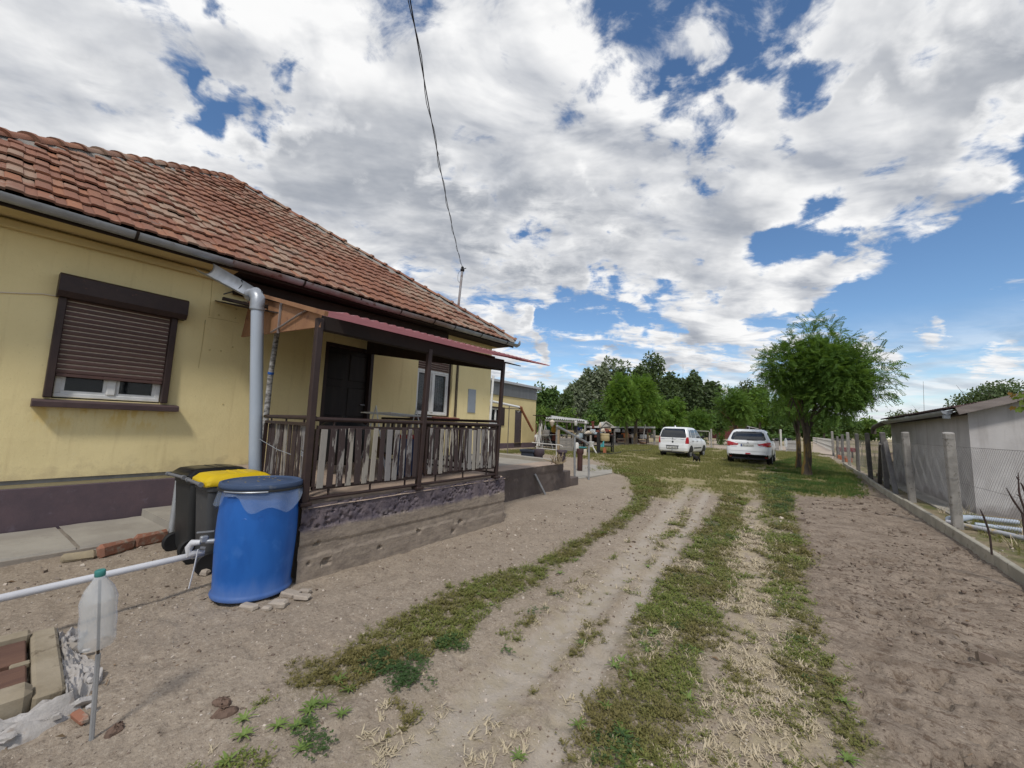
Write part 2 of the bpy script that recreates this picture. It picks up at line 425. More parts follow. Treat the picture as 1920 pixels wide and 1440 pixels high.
def build_ground():
    view = math.degrees(math.atan2(FW[0], FW[1]))        # azimuth from +Y
    az = np.concatenate([np.arange(view - 62, view + 62, .26), np.linspace(view + 62, view + 298, 70)[:-1]])
    az = np.radians(az); na = len(az)
    rr = [0.0, .35, .6]; 
    while rr[-1] < 40: rr.append(rr[-1] * 1.0105 + .0005)
    while rr[-1] < 2600: rr.append(rr[-1] * 1.10)
    rr = np.array(rr[1:]); nr = len(rr)
    RR, AZ = np.meshgrid(rr, az, indexing='ij')
    X = (RR * np.sin(AZ)).ravel(); Y = (RR * np.cos(AZ)).ravel(); Z = gz(X, Y)
    V = np.stack([X, Y, Z], 1); V = np.vstack([V, [[0, 0, 0]]])
    i = np.arange(nr - 1)[:, None] * na; j = np.arange(na)[None, :]; jn = (j + 1) % na
    F = np.stack([(i + j), (i + na + j), (i + na + jn), (i + jn)], -1).reshape(-1, 4)
    c = len(V) - 1; j = np.arange(na)
    F = np.vstack([F, np.stack([np.full(na, c), j, (j + 1) % na, (j + 1) % na], 1)[:0]])
    me = np_mesh('ground', V, F, smooth=True)
    cap = np.stack([np.full(na, c), j, (j + 1) % na], 1)
    x, y = V[:, 0], V[:, 1]; wob = .22 * (fbm(x * 1.9, y * 1.9, 4) - .5)
    near = np.hypot(x, y) < 70
    def attr(nm, val):
        a = me.attributes.new(nm, 'FLOAT', 'POINT'); a.data.foreach_set('value', np.asarray(val, np.float32))
    def zone(p, w=.12, k=1.0):
        out = np.zeros(len(x)); out[near] = sst(poly_sd(x[near], y[near], p) + k * wob[near], -w, w); return out
    attr('dirt', zone(Z_DIRT, .15))
    attr('lawn', zone(Z_LAWN, .5, 3))
    mats_ = np.maximum.reduce([zone(S_A, .10), zone(S_B, .12), zone(S_D, .08)])
    attr('weed', mats_); attr('straw', np.maximum(zone(S_C, .2), .45 * zone(S_E, .3)))
    r_ = np.zeros(len(x)); r_[near] = rutw(x[near], y[near]); attr('rut', r_)
    out = np.zeros(len(x)); out[:] = sst(x - (2.15 + .03 * (y - 9)) + 0 * wob, -.02, .05); attr('field', out)
    attr('beyond', sst(y + .35 * x + 4 * wob, 42, 47))
    o = bpy.data.objects.new('ground', me); link(o); meta(o, kind='structure')
    m = bpy.data.materials.new('ground_soil'); m.use_nodes = True; t = NT(m.node_tree); b = t.n['Principled BSDF']
    pos = t.add('ShaderNodeNewGeometry').outputs['Position']
    A = lambda n_: t.add('ShaderNodeAttribute', attribute_name=n_).outputs['Fac']
    n1 = t.noise(pos, 1.1, 6, .6); n2 = t.noise(pos, 9, 7, .65); n3 = t.noise(pos, 70, 5, .7); n4 = t.noise(pos, 3.2, 6, .6)
    ng = t.noise(pos, 38, 4, .75); nh = t.noise(pos, 130, 3, .7)
    sand = t.mix(t.step(n1, .3, .7), (.355, .293, .228), (.292, .238, .184))
    sand = t.mix(t.step(n2, .44, .70, 0, .8), sand, (.255, .205, .158))
    sand = t.mix(t.step(ng, .53, .66, 0, .75), sand, (.185, .147, .112)); sand = t.mix(t.step(ng, .46, .36, 0, .55), sand, (.47, .40, .32)); sand = t.mix(t.step(nh, .56, .70, 0, .7), sand, (.13, .105, .082))
    sand = t.mix(t.step(n3, .42, .30, 0, .55), sand, (.50, .43, .36))
    dirt = t.mix(t.step(n4, .36, .66), (.300, .243, .190), (.225, .179, .138))
    stv = t.vmath('MULTIPLY', pos, (1.0, 2.3, 1.0))
    dirt = t.mix(t.step(t.noise(stv, 7.5, 8, .72), .53, .62, 0, .85), dirt, (.120, .083, .060)); dirt = t.mix(t.step(ng, .54, .64, 0, .8), dirt, (.105, .076, .056)); dirt = t.mix(t.step(ng, .44, .34, 0, .6), dirt, (.40, .325, .25))
    dirt = t.mix(t.step(nh, .54, .68, 0, .6), dirt, (.09, .066, .05))
    dirt = t.mix(t.step(t.noise(stv, 17, 4, .6), .64, .74, 0, .6), dirt, (.38, .31, .25))
    dirt = t.mix(t.step(t.noise(t.vmath('ADD', stv, (4, 2, 0)), 2.6, 6, .66), .50, .64, 0, .55), dirt, (.145, .108, .080))
    col = t.mix(A('dirt'), sand, dirt)
    rutc = t.mix(t.step(n2, .35, .7), (.415, .362, .302), (.35, .30, .246))
    col = t.mix(t.math('MULTIPLY', A('rut'), .9), col, rutc)
    col = t.mix(t.math('MULTIPLY', A('straw'), t.step(n2, .40, .62, 0, .8)), col, (.40, .335, .215))
    weed = t.mix(t.step(n2, .35, .65), (.185, .145, .085), (.115, .115, .05))
    col = t.mix(t.math('MULTIPLY', A('weed'), t.math('MULTIPLY', t.step(ng, .36, .60), t.step(n2, .22, .50))), col, weed)
    lawn = t.mix(t.step(n4, .34, .62), (.205, .190, .075), (.34, .275, .165))
    lawn = t.mix(t.step(n2, .50, .70, 0, .8), lawn, (.145, .150, .050))
    lawn = t.mix(t.step(n1, .56, .70, 0, .75), lawn, (.37, .30, .21))
    col = t.mix(A('lawn'), col, lawn)
    field = t.mix(t.step(n1, .40, .60), (.125, .135, .050), (.27, .215, .14))
    field = t.mix(t.step(n2, .40, .70, 0, .7), field, (.10, .085, .055))
    col = t.mix(A('field'), col, field)
    far = t.mix(t.step(t.noise(pos, .05, 4, .5), .42, .60), (.40, .315, .225), (.24, .215, .10))
    col = t.mix(A('beyond'), col, far)
    vor = t.add('ShaderNodeTexVoronoi'); vor.inputs['Scale'].default_value = 26; t.l.new(pos, vor.inputs['Vector'])
    wn = t.add('ShaderNodeSeparateColor'); t.l.new(vor.outputs['Color'], wn.inputs[0])
    peb = t.math('MULTIPLY', t.step(vor.outputs['Distance'], .16, .08), t.step(wn.outputs[0], .90, .92))
    col = t.mix(peb, col, (.52, .47, .42))
    t.l.new(col, b.inputs['Base Color']); b.inputs['Roughness'].default_value = .95; b.inputs['Specular IOR Level'].default_value = .12
    bp = t.add('ShaderNodeBump'); bp.inputs['Strength'].default_value = .8; bp.inputs['Distance'].default_value = .014
    hgt = t.math('ADD', t.math('MULTIPLY', n3, .6), t.math('MULTIPLY', t.noise(pos, 26, 6, .7), 1.2)); t.l.new(hgt, bp.inputs['Height']); t.l.new(bp.outputs[0], b.inputs['Normal'])
    me.materials.append(m)
build_ground()

# ------------------------------------------------------------------ low plants
def quad_leaf(base, d, n, L, W, curl=0.0):
    base = np.array(base, float); d = np.array(d, float); d /= np.linalg.norm(d)
    s = np.cross(d, n); s /= (np.linalg.norm(s) + 1e-9)
    up = np.cross(s, d)
    return [base, base + d * L * .5 + s * W / 2 + up * curl * L * .3, base + d * L, base + d * L * .5 - s * W / 2 + up * curl * L * .3]
def blade(base, d, L, W, bend, seg=2):                 # tapering strip of quads
    out = []; p = np.array(base, float); d = np.array(d, float); d /= np.linalg.norm(d)
    s = np.cross(d, (0, 0, 1.)); s = s / (np.linalg.norm(s) + 1e-6) if np.linalg.norm(s) > 1e-3 else np.array((1., 0, 0))
    for i in range(seg):
        w0 = W * (1 - i / seg) ** .6; w1 = W * max(.12, (1 - (i + 1) / seg)) ** .6
        d2 = d + np.array((0, 0, bend)); d2 /= np.linalg.norm(d2); q = p + d * L / seg
        out.append([p - s * w0 / 2, p + s * w0 / 2, q + s * w1 / 2, q - s * w1 / 2]); p = q; d = d2
    return out
def t_knot(r):
    q = []
    for k in range(7):
        a = r.uniform(0, 6.28); e = r.uniform(.1, 1.0); d = np.array((math.cos(a), math.sin(a), e)); L = r.uniform(.03, .06)
        q += blade((0, 0, 0), d, L, .0026, -.2, 1)
        d /= np.linalg.norm(d)
        for j in range(4):
            t = r.uniform(.25, 1.05) * L; a2 = r.uniform(0, 6.28)
            q.append(quad_leaf(d * t, (math.cos(a2), math.sin(a2), r.uniform(-.2, .9)), (0, 0, 1), r.uniform(.012, .022), r.uniform(.005, .009)))
    return q
def t_straw(r):
    q = []
    for k in range(r.integers(9, 15)):
        a = r.uniform(0, 6.28); q += blade((r.uniform(-.022, .022), r.uniform(-.022, .022), .002), (math.cos(a), math.sin(a), r.uniform(.15, .8)), r.uniform(.018, .042), r.uniform(.0045, .008), r.uniform(-.5, .5), 2)
    return q
def t_rosette(r):
    q = []
    for k in range(r.integers(8, 13)):
        a = k * 2.4 + r.uniform(-.3, .3); q += blade((0, 0, .004), (math.cos(a), math.sin(a), r.uniform(.5, 1.0)), r.uniform(.05, .085), r.uniform(.014, .024), -.35, 3)
    return q
def t_clover(r):
    q = []
    for k in range(24):
        a = r.uniform(0, 6.28); rad = .05 * math.sqrt(r.uniform(0, 1)); h = r.uniform(.012, .035)
        for j in range(3):
            b = a + j * 2.09; q.append(quad_leaf((rad * math.cos(a), rad * math.sin(a), h), (math.cos(b), math.sin(b), r.uniform(-.1, .4)), (0, 0, 1), .011, .010))
    return q[:54]
def t_grass(r):
    q = []
    for k in range(14):
        a = r.uniform(0, 6.28); q += blade((r.uniform(-.02, .02), r.uniform(-.02, .02), 0), (math.cos(a) * .5, math.sin(a) * .5, 1), r.uniform(.03, .075), .004, -.25, 2)
    return q
def scatter(name, tmpl, pts, sizes, m, nvar=6, seed=1):
    r = np.random.default_rng(seed)
    T = [np.array(tmpl(r)) for _ in range(nvar)]
    pick = r.integers(0, nvar, len(pts)); ang = r.uniform(0, 6.283, len(pts)); Vs = []
    for k in range(nvar):
        ii = np.where(pick == k)[0]
        if not len(ii): continue
        t = T[k].reshape(-1, 3); c, s = np.cos(ang[ii])[:, None], np.sin(ang[ii])[:, None]; sz = sizes[ii][:, None]
        x = (t[None, :, 0] * c - t[None, :, 1] * s) * sz + pts[ii, 0][:, None]
        y = (t[None, :, 0] * s + t[None, :, 1] * c) * sz + pts[ii, 1][:, None]
        z = t[None, :, 2] * sz + pts[ii, 2][:, None]
        Vs.append(np.stack([x, y, z], -1).reshape(-1, 3))
    V = np.concatenate(Vs); F = np.arange(len(V)).reshape(-1, 4)
    o = bpy.data.objects.new(name, np_mesh(name, V, F, mats=[m])); link(o); meta(o, kind='stuff'); return o
def sample(poly, dens, edge=.08, gap=.0, gscale=3.0, far=3.0, seed=1, thin=1.3):
    r = np.random.default_rng(seed); lo, hi = poly.min(0), poly.max(0)
    n = int(min(900000, (hi[0] - lo[0]) * (hi[1] - lo[1]) * dens))
    p = r.uniform(lo, hi, (n, 2)); d = np.hypot(p[:, 0], p[:, 1])
    keep = r.random(n) < np.minimum(1, (far / np.maximum(d, .1)) ** thin)
    p = p[keep]
    sd = poly_sd(p[:, 0], p[:, 1], poly) + .22 * (fbm(p[:, 0] * 2.6, p[:, 1] * 2.6, 4) - .5)
    nz = fbm(p[:, 0] * gscale + 31, p[:, 1] * gscale + 7, 4)
    keep = (sst(sd, -edge, edge) > r.random(len(p))) & (nz > gap + .12 * (r.random(len(p)) - .5))
    keep &= rutw(p[:, 0], p[:, 1]) * .92 < r.random(len(p))
    p = p[keep]; d = np.hypot(p[:, 0], p[:, 1])
    size = np.maximum(1, (d / far)) ** (.5 * thin) * r.uniform(.7, 1.3, len(p))
    return np.column_stack([p, gz(p[:, 0], p[:, 1])]), size
def many(specs):
    P_, S_ = [], []
    for i, (poly, dens, kw) in enumerate(specs):
        p, s = sample(np.asarray(poly), dens, seed=100 + i * 7 + int(dens), **kw); sc = 1
        P_.append(p); S_.append(s)
    return np.concatenate(P_), np.concatenate(S_)
m_knot = leaf_mat('knotweed_leaf', (.150, .215, .042), (.245, .235, .075), (.205, .172, .065), tr=.3)
m_straw = leaf_mat('dry_straw', (.56, .47, .33), (.43, .355, .245), (.50, .42, .29), tr=.12)
m_ros = leaf_mat('rosette_leaf', (.20, .29, .075), (.25, .33, .10), (.16, .24, .06))
m_clo = leaf_mat('clover_leaf', (.075, .135, .045), (.105, .165, .05), (.06, .11, .038))
m_gra = leaf_mat('lawn_blade', (.175, .195, .055), (.32, .27, .115), (.22, .205, .075))
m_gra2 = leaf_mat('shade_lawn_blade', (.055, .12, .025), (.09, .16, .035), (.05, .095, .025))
p, s = many([(S_A, 1100, dict(gap=.20)), (S_B, 1100, dict(gap=.36, gscale=2.4)), (S_D, 1000, dict(gap=.30)), (S_LOWLEFT, 700, dict(gap=.54, gscale=4)), (S_E, 700, dict(gap=.555, gscale=4.5, edge=.2)), (S_C, 420, dict(gap=.56, gscale=4))])
scatter('knotweed_mat', t_knot, p, s * .85, m_knot, 8, 1)
p, s = many([(S_C, 700, dict(gap=.44, gscale=2.6, edge=.15)), (S_E, 340, dict(gap=.47, gscale=3.4, edge=.25)), (S_LOWLEFT, 160, dict(gap=.48)), (S_B, 260, dict(gap=.48)), (S_D, 220, dict(gap=.45)), (S_A, 90, dict(gap=.5))])
scatter('dry_grass', t_straw, p, s * .95, m_straw, 10, 2)
pts = np.array([G(*q) for q in [(455, 1388), (455, 1360), (578, 1338), (585, 1330), (655, 1293), (635, 1280), (520, 1368), (553, 1368), (578, 1365), (610, 1322), (425, 1435), (640, 1345), (1085, 1362), (1200, 1128), (1152, 1250), (1215, 1062), (1560, 1283), (1585, 1320), (1105, 1015), (1080, 1050), (1050, 1075), (1165, 1240), (1590, 1425)]])
p2, s2 = many([(S_A, 7, dict(gap=.3)), (S_B, 12, dict(gap=.3)), (S_D, 9, dict(gap=.3)), (S_LOWLEFT, 26, dict(gap=.3)), (S_E, 4, dict(gap=.4))])
pts = np.vstack([pts, p2]); pts[:, 2] = gz(pts[:, 0], pts[:, 1])
scatter('rosette_weed', t_rosette, pts, np.concatenate([np.full(23, .78), s2 * .6]), m_ros, 6, 3)
p, s = many([(c, 420, dict(edge=.05)) for c in S_CLOVER] + [(S_B, 60, dict(gap=.6)), (S_E, 50, dict(gap=.64, gscale=5)), (S_D, 60, dict(gap=.56)), (S_LOWLEFT, 60, dict(gap=.58))])
scatter('clover', t_clover, p, s * .85, m_clo, 6, 4)
R_FIELD = np.array([(2.25, 2), (2.9, 2), (2.9, 11.3), (2.4, 11.3)])
p, s = many([(Z_LAWN, 520, dict(gap=.42, gscale=.9, edge=.5, far=6.0)), (R_FIELD, 420, dict(gap=.42, gscale=1.7, far=5.0))])
scatter('lawn_grass', t_grass, p, s * .75, m_gra, 8, 5)
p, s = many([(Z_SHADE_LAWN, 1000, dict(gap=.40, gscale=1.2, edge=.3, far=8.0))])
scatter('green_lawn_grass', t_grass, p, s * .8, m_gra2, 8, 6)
p, s = many([(gpoly([(1180, 1440), (1130, 1390), (1140, 1330), (1200, 1330), (1240, 1400), (1240, 1440)]), 26, dict(edge=.05)), (R_FIELD, 40, dict(gap=.5))])
scatter('tall_dry_grass', t_grass, p, s * 1.35, m_straw, 6, 7)

# loose grit on the sand and crumbs of turned soil on the dirt strip
def t_peb(r):
    s_ = r.uniform(.6, 1.2, 3) * np.array([.006, .0055, .005]); c = np.array([[x, y, z] for x in (-1, 1) for y in (-1, 1) for z in (-1, 1)]) * s_ + r.normal(0, .0017, (8, 3)); c[4:, :] *= 1
    f = [(0, 1, 3, 2), (4, 6, 7, 5), (0, 4, 5, 1), (2, 3, 7, 6), (1, 5, 7, 3)]; return [[c[i] for i in q] for q in f]
def near_pts(n, poly=None, rmax=9, seed=1, inv=False):
    r = np.random.default_rng(seed); az = r.uniform(R(-95), R(30), n); d = .9 * np.exp(r.random(n) * math.log(rmax / .9)); p = np.column_stack([d * np.sin(az), d * np.cos(az)])
    if poly is not None:
        sdv = poly_sd(p[:, 0], p[:, 1], poly); p = p[sdv > .05] if not inv else p[sdv < 0]
    p = p[(p[:, 0] > -5.4) & ~((p[:, 0] < -3.3) & (p[:, 1] > 1.3))]; dd = np.hypot(p[:, 0], p[:, 1])
    return np.column_stack([p, gz(p[:, 0], p[:, 1])]), np.maximum(.5, dd / 3.2) * np.exp(np.random.default_rng(seed + 1).normal(-.25, .45, len(p)))
M_GRIT = mat('pale_grit', (.50, .44, .37), (.32, .26, .21), ns=3, bump=0, rnd=.35, coord='Position')
M_CRUMB = mat('dark_soil_crumb', (.15, .112, .085), (.23, .18, .14), ns=3, bump=0, rnd=.3, coord='Position')
p, s = near_pts(9000, Z_DIRT, 9, 5, True); scatter('sand_grit', t_peb, p, s * .8, M_GRIT, 6, 8)
p, s = near_pts(4200, None, 9, 15, True) if False else near_pts(5200, Z_DIRT, 9, 15, True); scatter('dark_grit', t_peb, p, s * .8, M_CRUMB, 6, 9)
r_ = np.random.default_rng(22); p, s = near_pts(42000, Z_DIRT, 14, 25); nz_ = fbm(p[:, 0] * 1.6 + 3, p[:, 1] * 2.6, 3); k_ = nz_ > .44 + .16 * r_.random(len(p)); scatter('soil_crumbs', t_peb, p[k_], s[k_] * 1.0, M_CRUMB, 6, 10)

def t_litter(r):
    a = r.uniform(0, 6.28); d = np.array([math.cos(a), math.sin(a), r.uniform(0, .35)])
    return [quad_leaf((0, 0, .003), d, (0, 0, 1), .026, .012, .6)] if r.random() < .55 else blade((0, 0, .004), (math.cos(a), math.sin(a), .02), .07, .0035, .05, 2)[:1]
r_ = np.random.default_rng(77); p, s = near_pts(1500, None, 12, 45) if False else near_pts(900, Z_DIRT, 11, 45, True)
scatter('leaf_litter', t_litter, p, s * .8, mat('dry_leaf_litter_mix', (.24, .16, .085), (.13, .09, .055), ns=3, bump=0, rnd=.4, coord='Position'), 8, 12)
p, s = near_pts(700, Z_DIRT, 12, 55); scatter('dirt_litter', t_litter, p, s * .8, MATS['dry_leaf_litter_mix'], 8, 13)
# ------------------------------------------------------------------ materials of the built things
M = dict(
    yellow=mat('yellow_plaster', (.74, .615, .325), (.69, .565, .285), ns=1.3, bump=.25, bs=45, c3=(.70, .53, .22), c3r=(.62, .78), c3s=2.3, coord='Position'),
    plinth=mat('purple_plinth_paint', (.125, .088, .10), (.095, .072, .085), ns=3, bump=.3, bs=30, c3=(.15, .12, .145), c3r=(.58, .75), coord='Position'),
    greystrip=mat('grey_strip_metal', (.30, .30, .29), (.22, .22, .215), ns=6, bump=.1, coord='Position'),
    brown=mat('brown_metal_paint', (.044, .027, .024), (.034, .021, .020), ns=9, rough=.5, bump=.1, bs=90, c3=(.12, .055, .035), c3r=(.66, .74)),
    shutter=mat('brown_shutter_slat', (.105, .060, .050), (.082, .048, .044), ns=4, rough=.6, bump=.05, rnd=.14),
    tan=mat('pale_gap', (.74, .65, .54), (.66, .58, .48), bump=0),
    white=mat('white_window_paint', (.74, .74, .73), (.64, .64, .62), ns=10, rough=.45, bump=.06),
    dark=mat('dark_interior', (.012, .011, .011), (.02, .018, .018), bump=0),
    doorm=mat('dark_door_wood', (.016, .012, .012), (.026, .019, .018), ns=3, rough=.55, bump=.1, stretch=(4, 4, .5)),
    glass=glass_mat('window_glass'),
    lace=mat('lace_curtain', (.52, .53, .53), (.30, .31, .32), ns=30, bump=.2, bs=80),
    sill=mat('brown_sill', (.090, .060, .060), (.068, .046, .048), ns=5, rough=.7, bump=.25, bs=30),
    redtile=mat('red_brown_sill_tile', (.16, .045, .035), (.12, .04, .034), ns=6, rough=.5, bump=.1, rnd=.2),
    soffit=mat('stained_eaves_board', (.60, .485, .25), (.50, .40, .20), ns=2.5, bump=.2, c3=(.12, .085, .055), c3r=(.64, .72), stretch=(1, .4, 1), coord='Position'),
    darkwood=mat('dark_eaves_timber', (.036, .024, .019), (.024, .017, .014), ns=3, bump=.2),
    zinc=mat('weathered_zinc', (.36, .38, .41), (.27, .285, .31), ns=4, rough=.42, metal=.45, bump=.08, c3=(.20, .10, .065), c3r=(.67, .74), c3s=9),
    zincrust=mat('rust_stained_gutter', (.235, .175, .155), (.32, .31, .315), ns=1.7, rough=.5, metal=.3, bump=.1, c3=(.13, .062, .045), c3r=(.56, .70), c3s=6, coord='Position'),
    pvc=mat('blue_grey_pipe', (.40, .45, .52), (.35, .40, .47), ns=3, rough=.45, bump=.04, stretch=(1, 1, .3)),
    rust=mat('rusty_sheet', (.31, .165, .085), (.25, .125, .066), ns=3, rough=.8, bump=.2, c3=(.15, .07, .045), c3r=(.58, .70), coord='Position'),
    pinkold=mat('old_red_plastic', (.62, .24, .26), (.54, .19, .21), ns=3, rough=.5, bump=.05, coord='Position'),
    concrete=mat('rough_concrete', (.30, .265, .225), (.225, .195, .165), ns=2.4, bump=.45, bs=28, c3=(.15, .125, .11), c3r=(.60, .72), coord='Position'),
    screed=mat('reddish_screed', (.42, .32, .25), (.34, .27, .215), ns=3, bump=.3, bs=40, c3=(.24, .20, .18), c3r=(.6, .7), coord='Position'),
    paleconc=mat('pale_concrete_slab', (.36, .335, .29), (.29, .265, .23), ns=2.2, bump=.3, bs=45, c3=(.20, .18, .155), c3r=(.6, .75), coord='Position'),
    tarcon=mat('tarred_concrete', (.13, .105, .092), (.095, .075, .068), ns=2.5, bump=.5, bs=24, c3=(.19, .15, .13), c3r=(.58, .72), coord='Position'),
    greypan=mat('grey_metal_door_paint', (.30, .33, .37), (.27, .30, .34), rough=.5, bump=.03),
    black=mat('black_rubber', (.012, .012, .013), (.02, .02, .021), rough=.6, bump=.05),
)
def wall_mat():
    m = bpy.data.materials.new('stained_yellow_plaster'); m.use_nodes = True; t = NT(m.node_tree); b = t.n['Principled BSDF']
    pos = t.add('ShaderNodeNewGeometry').outputs['Position']; sp = t.add('ShaderNodeSeparateXYZ'); t.l.new(pos, sp.inputs[0]); y, z = sp.outputs[1], sp.outputs[2]
    col = t.mix(t.step(t.noise(pos, 1.3, 6, .6), .3, .7), (.80, .675, .37), (.745, .625, .335))
    streak = t.noise(t.vmath('MULTIPLY', pos, (3, 5, .35)), 2.2, 6, .6)
    col = t.mix(t.step(streak, .54, .74, 0, .35), col, (.56, .44, .23))
    och = t.math('MULTIPLY', t.math('MULTIPLY', t.step(z, 1.05, 1.34), t.step(z, 1.42, 1.38)), t.math('MULTIPLY', t.step(y, .35, .55), t.step(y, 1.75, 1.5)))
    col = t.mix(t.math('MULTIPLY', och, t.step(t.noise(t.vmath('MULTIPLY', pos, (1, 3, .9)), 3.1, 5, .6), .46, .60)), col, (.70, .52, .20))
    col = t.mix(t.math('MULTIPLY', t.step(t.math('MULTIPLY_ADD', t.noise(pos, 5, 6, .65), .9, z), 1.25, .95), .5), col, (.46, .37, .22))
    col = t.mix(t.step(t.noise(t.vmath('ADD', pos, (5, 5, 5)), 2.7, 8, .7), .62, .70, 0, .35), col, (.78, .70, .47))
    col = t.mix(t.step(t.noise(pos, 34, 4, .7), .60, .72, 0, .35), col, (.50, .40, .22))
    t.l.new(col, b.inputs['Base Color']); b.inputs['Roughness'].default_value = .9; b.inputs['Specular IOR Level'].default_value = .15
    bp = t.add('ShaderNodeBump'); bp.inputs['Strength'].default_value = .35; bp.inputs['Distance'].default_value = .008
    t.l.new(t.math('ADD', t.noise(pos, 42, 6, .7), t.math('MULTIPLY', t.noise(pos, 3.5, 3, .5), 3)), bp.inputs['Height']); t.l.new(bp.outputs[0], b.inputs['Normal'])
    return m
M['yellow'] = wall_mat()
def translucent_sheet(name, c, tr):
    m = bpy.data.materials.new(name); m.use_nodes = True; t = NT(m.node_tree); b = t.n['Principled BSDF']; out = t.n['Material Output']
    pos = t.add('ShaderNodeNewGeometry').outputs['Position']; col = t.mix(t.step(t.noise(pos, 4, 5, .6), .3, .7), c, tuple(q_ * .85 for q_ in c)); t.l.new(col, b.inputs['Base Color']); b.inputs['Roughness'].default_value = .5
    td = t.add('ShaderNodeBsdfTranslucent'); t.l.new(col, td.inputs[0]); mx = t.add('ShaderNodeMixShader'); mx.inputs[0].default_value = tr
    t.l.new(b.outputs[0], mx.inputs[1]); t.l.new(td.outputs[0], mx.inputs[2]); t.l.new(mx.outputs[0], out.inputs[0]); return m
M['pink'] = translucent_sheet('faded_red_corrugated_plastic', (.50, .21, .225), .45)
M['beam'] = mat('blackened_porch_beam', (.020, .013, .011), (.014, .010, .009), ns=3, bump=.2)
def tile_mat():
    m = bpy.data.materials.new('clay_roof_tile'); m.use_nodes = True; t = NT(m.node_tree); b = t.n['Principled BSDF']
    g = t.add('ShaderNodeNewGeometry'); pos = g.outputs['Position']
    oi = t.add('ShaderNodeObjectInfo').outputs['Random']
    r_ = t.math('FRACT', t.math('ADD', oi, g.outputs['Random Per Island'])); r2 = t.math('FRACT', t.math('MULTIPLY', r_, 17.31)); r3 = t.math('FRACT', t.math('MULTIPLY', r_, 71.7))
    col = t.mix(r_, (.262, .122, .080), (.200, .098, .069))
    col = t.mix(t.step(r2, .72, .92, 0, .6), col, (.33, .148, .082))
    patch = t.noise(pos, .55, 4, .6)
    pale = t.math('MULTIPLY', t.step(patch, .42, .60), t.step(r3, .15, .75))
    col = t.mix(t.math('MULTIPLY', pale, .85), col, (.32, .235, .175))
    col = t.mix(t.math('MULTIPLY', t.step(t.noise(pos, 1.3, 5, .6), .60, .70), t.step(r2, .1, .6)), col, (.135, .10, .085))
    lich = t.noise(pos, 11, 7, .7)
    col = t.mix(t.step(lich, .60, .70, 0, .75), col, (.36, .32, .26))
    col = t.mix(t.step(t.noise(pos, 24, 5, .65), .58, .70, 0, .55), col, (.13, .085, .07))
    t.l.new(col, b.inputs['Base Color']); b.inputs['Roughness'].default_value = .9; b.inputs['Specular IOR Level'].default_value = .2
    bp = t.add('ShaderNodeBump'); bp.inputs['Strength'].default_value = .35; bp.inputs['Distance'].default_value = .008
    t.l.new(t.noise(pos, 60, 6, .7), bp.inputs['Height']); t.l.new(bp.outputs[0], b.inputs['Normal'])
    return m
M['tile'] = tile_mat()
M['mortar'] = mat('grey_mortar', (.30, .275, .245), (.22, .20, .18), ns=6, bump=.6, bs=22, bdist=.03, c3=(.14, .125, .11), c3r=(.58, .68), coord='Position')

# ------------------------------------------------------------------ the yellow house
XW = -6.8
house = thing('yellow_house', 'yellow plastered house with red clay tile roof and purple plinth', 'house', (XW, 3.5, 0))
def zeave(y): return 3.50 + .0235 * y
Y0, Y1 = -1.35, 8.52
XB = -16.6
def wall_grid(mb, x, y0, y1, z0, z1f, openings, depth, nz=None):
    """front face at x looking to +X, with reveals going back by depth"""
    ys = sorted({y0, y1, *[o[0] for o in openings], *[o[1] for o in openings]})
    zs = sorted({z0, *[o[2] for o in openings], *[o[3] for o in openings]})
    for i in range(len(ys) - 1):
        for j in range(len(zs)):
            a, b = ys[i], ys[i + 1]; lo = zs[j]; top = j == len(zs) - 1
            hi = None if top else zs[j + 1]
            if not top and any(o[0] <= a and b <= o[1] and o[2] <= lo and hi <= o[3] for o in openings): continue
            mb.add([(x, a, lo), (x, b, lo), (x, b, z1f(b) if top else hi), (x, a, z1f(a) if top else hi)], [(0, 1, 2, 3)])
    for (a, b, lo, hi) in openings:
        c = [(a, lo), (b, lo), (b, hi), (a, hi)]
        for k in range(4):
            p, q = c[k], c[(k + 1) % 4]
            mb.add([(x, *p), (x, *q), (x - depth, *q), (x - depth, *p)], [(0, 1, 2, 3)])
OPEN = [(.56, 1.50, 1.505, 2.67), (3.68, 4.70, .64, 2.79), (5.86, 6.98, 1.53, 2.95)]
mb = MB(); wall_grid(mb, XW, Y0, Y1, .60, lambda y: zeave(y) + .06, OPEN, .16)
mb.add([(XW, Y1, .6), (XB, Y1, .6), (XB, Y1, 3.7), (XW, Y1, 3.75)], [(0, 1, 2, 3)])
mb.add([(XW, Y0, .6), (XB, Y0, .6), (XB, Y0, 3.5), (XW, Y0, 3.5)], [(3, 2, 1, 0)])
mb.add([(XB, Y0, 0), (XB, Y1, 0), (XB, Y1, 3.6), (XB, Y0, 3.5)], [(3, 2, 1, 0)])
mb.add([(XW, Y0, .6), (XW, Y1, .6), (XW - .05, Y1, .6), (XW - .05, Y0, .6)], [(0, 1, 2, 3)])
part(mb, 'wall', M['yellow'], house)
mb = MB().box((XW - .20, (Y0 + Y1) / 2, .532), (.32, Y1 - Y0 - .01, .044)); part(mb, 'plaster_band', M['yellow'], house)
mb = MB().grid(lambda u, v: (XW - .03 - .02 * v + .006 * (v > .9), Y0 + (Y1 - Y0) * u, .552 + .05 * v), 40, 2); part(mb, 'grey_strip', M['greystrip'], house)
mb = MB().box((XW - .19, (Y0 + Y1) / 2, .205), (.34, Y1 - Y0, .61), b=.01)
mb.box((XB + 5.0, Y1 - .05, .2), (9.4, .1, .6)); part(mb, 'plinth', M['plinth'], house)
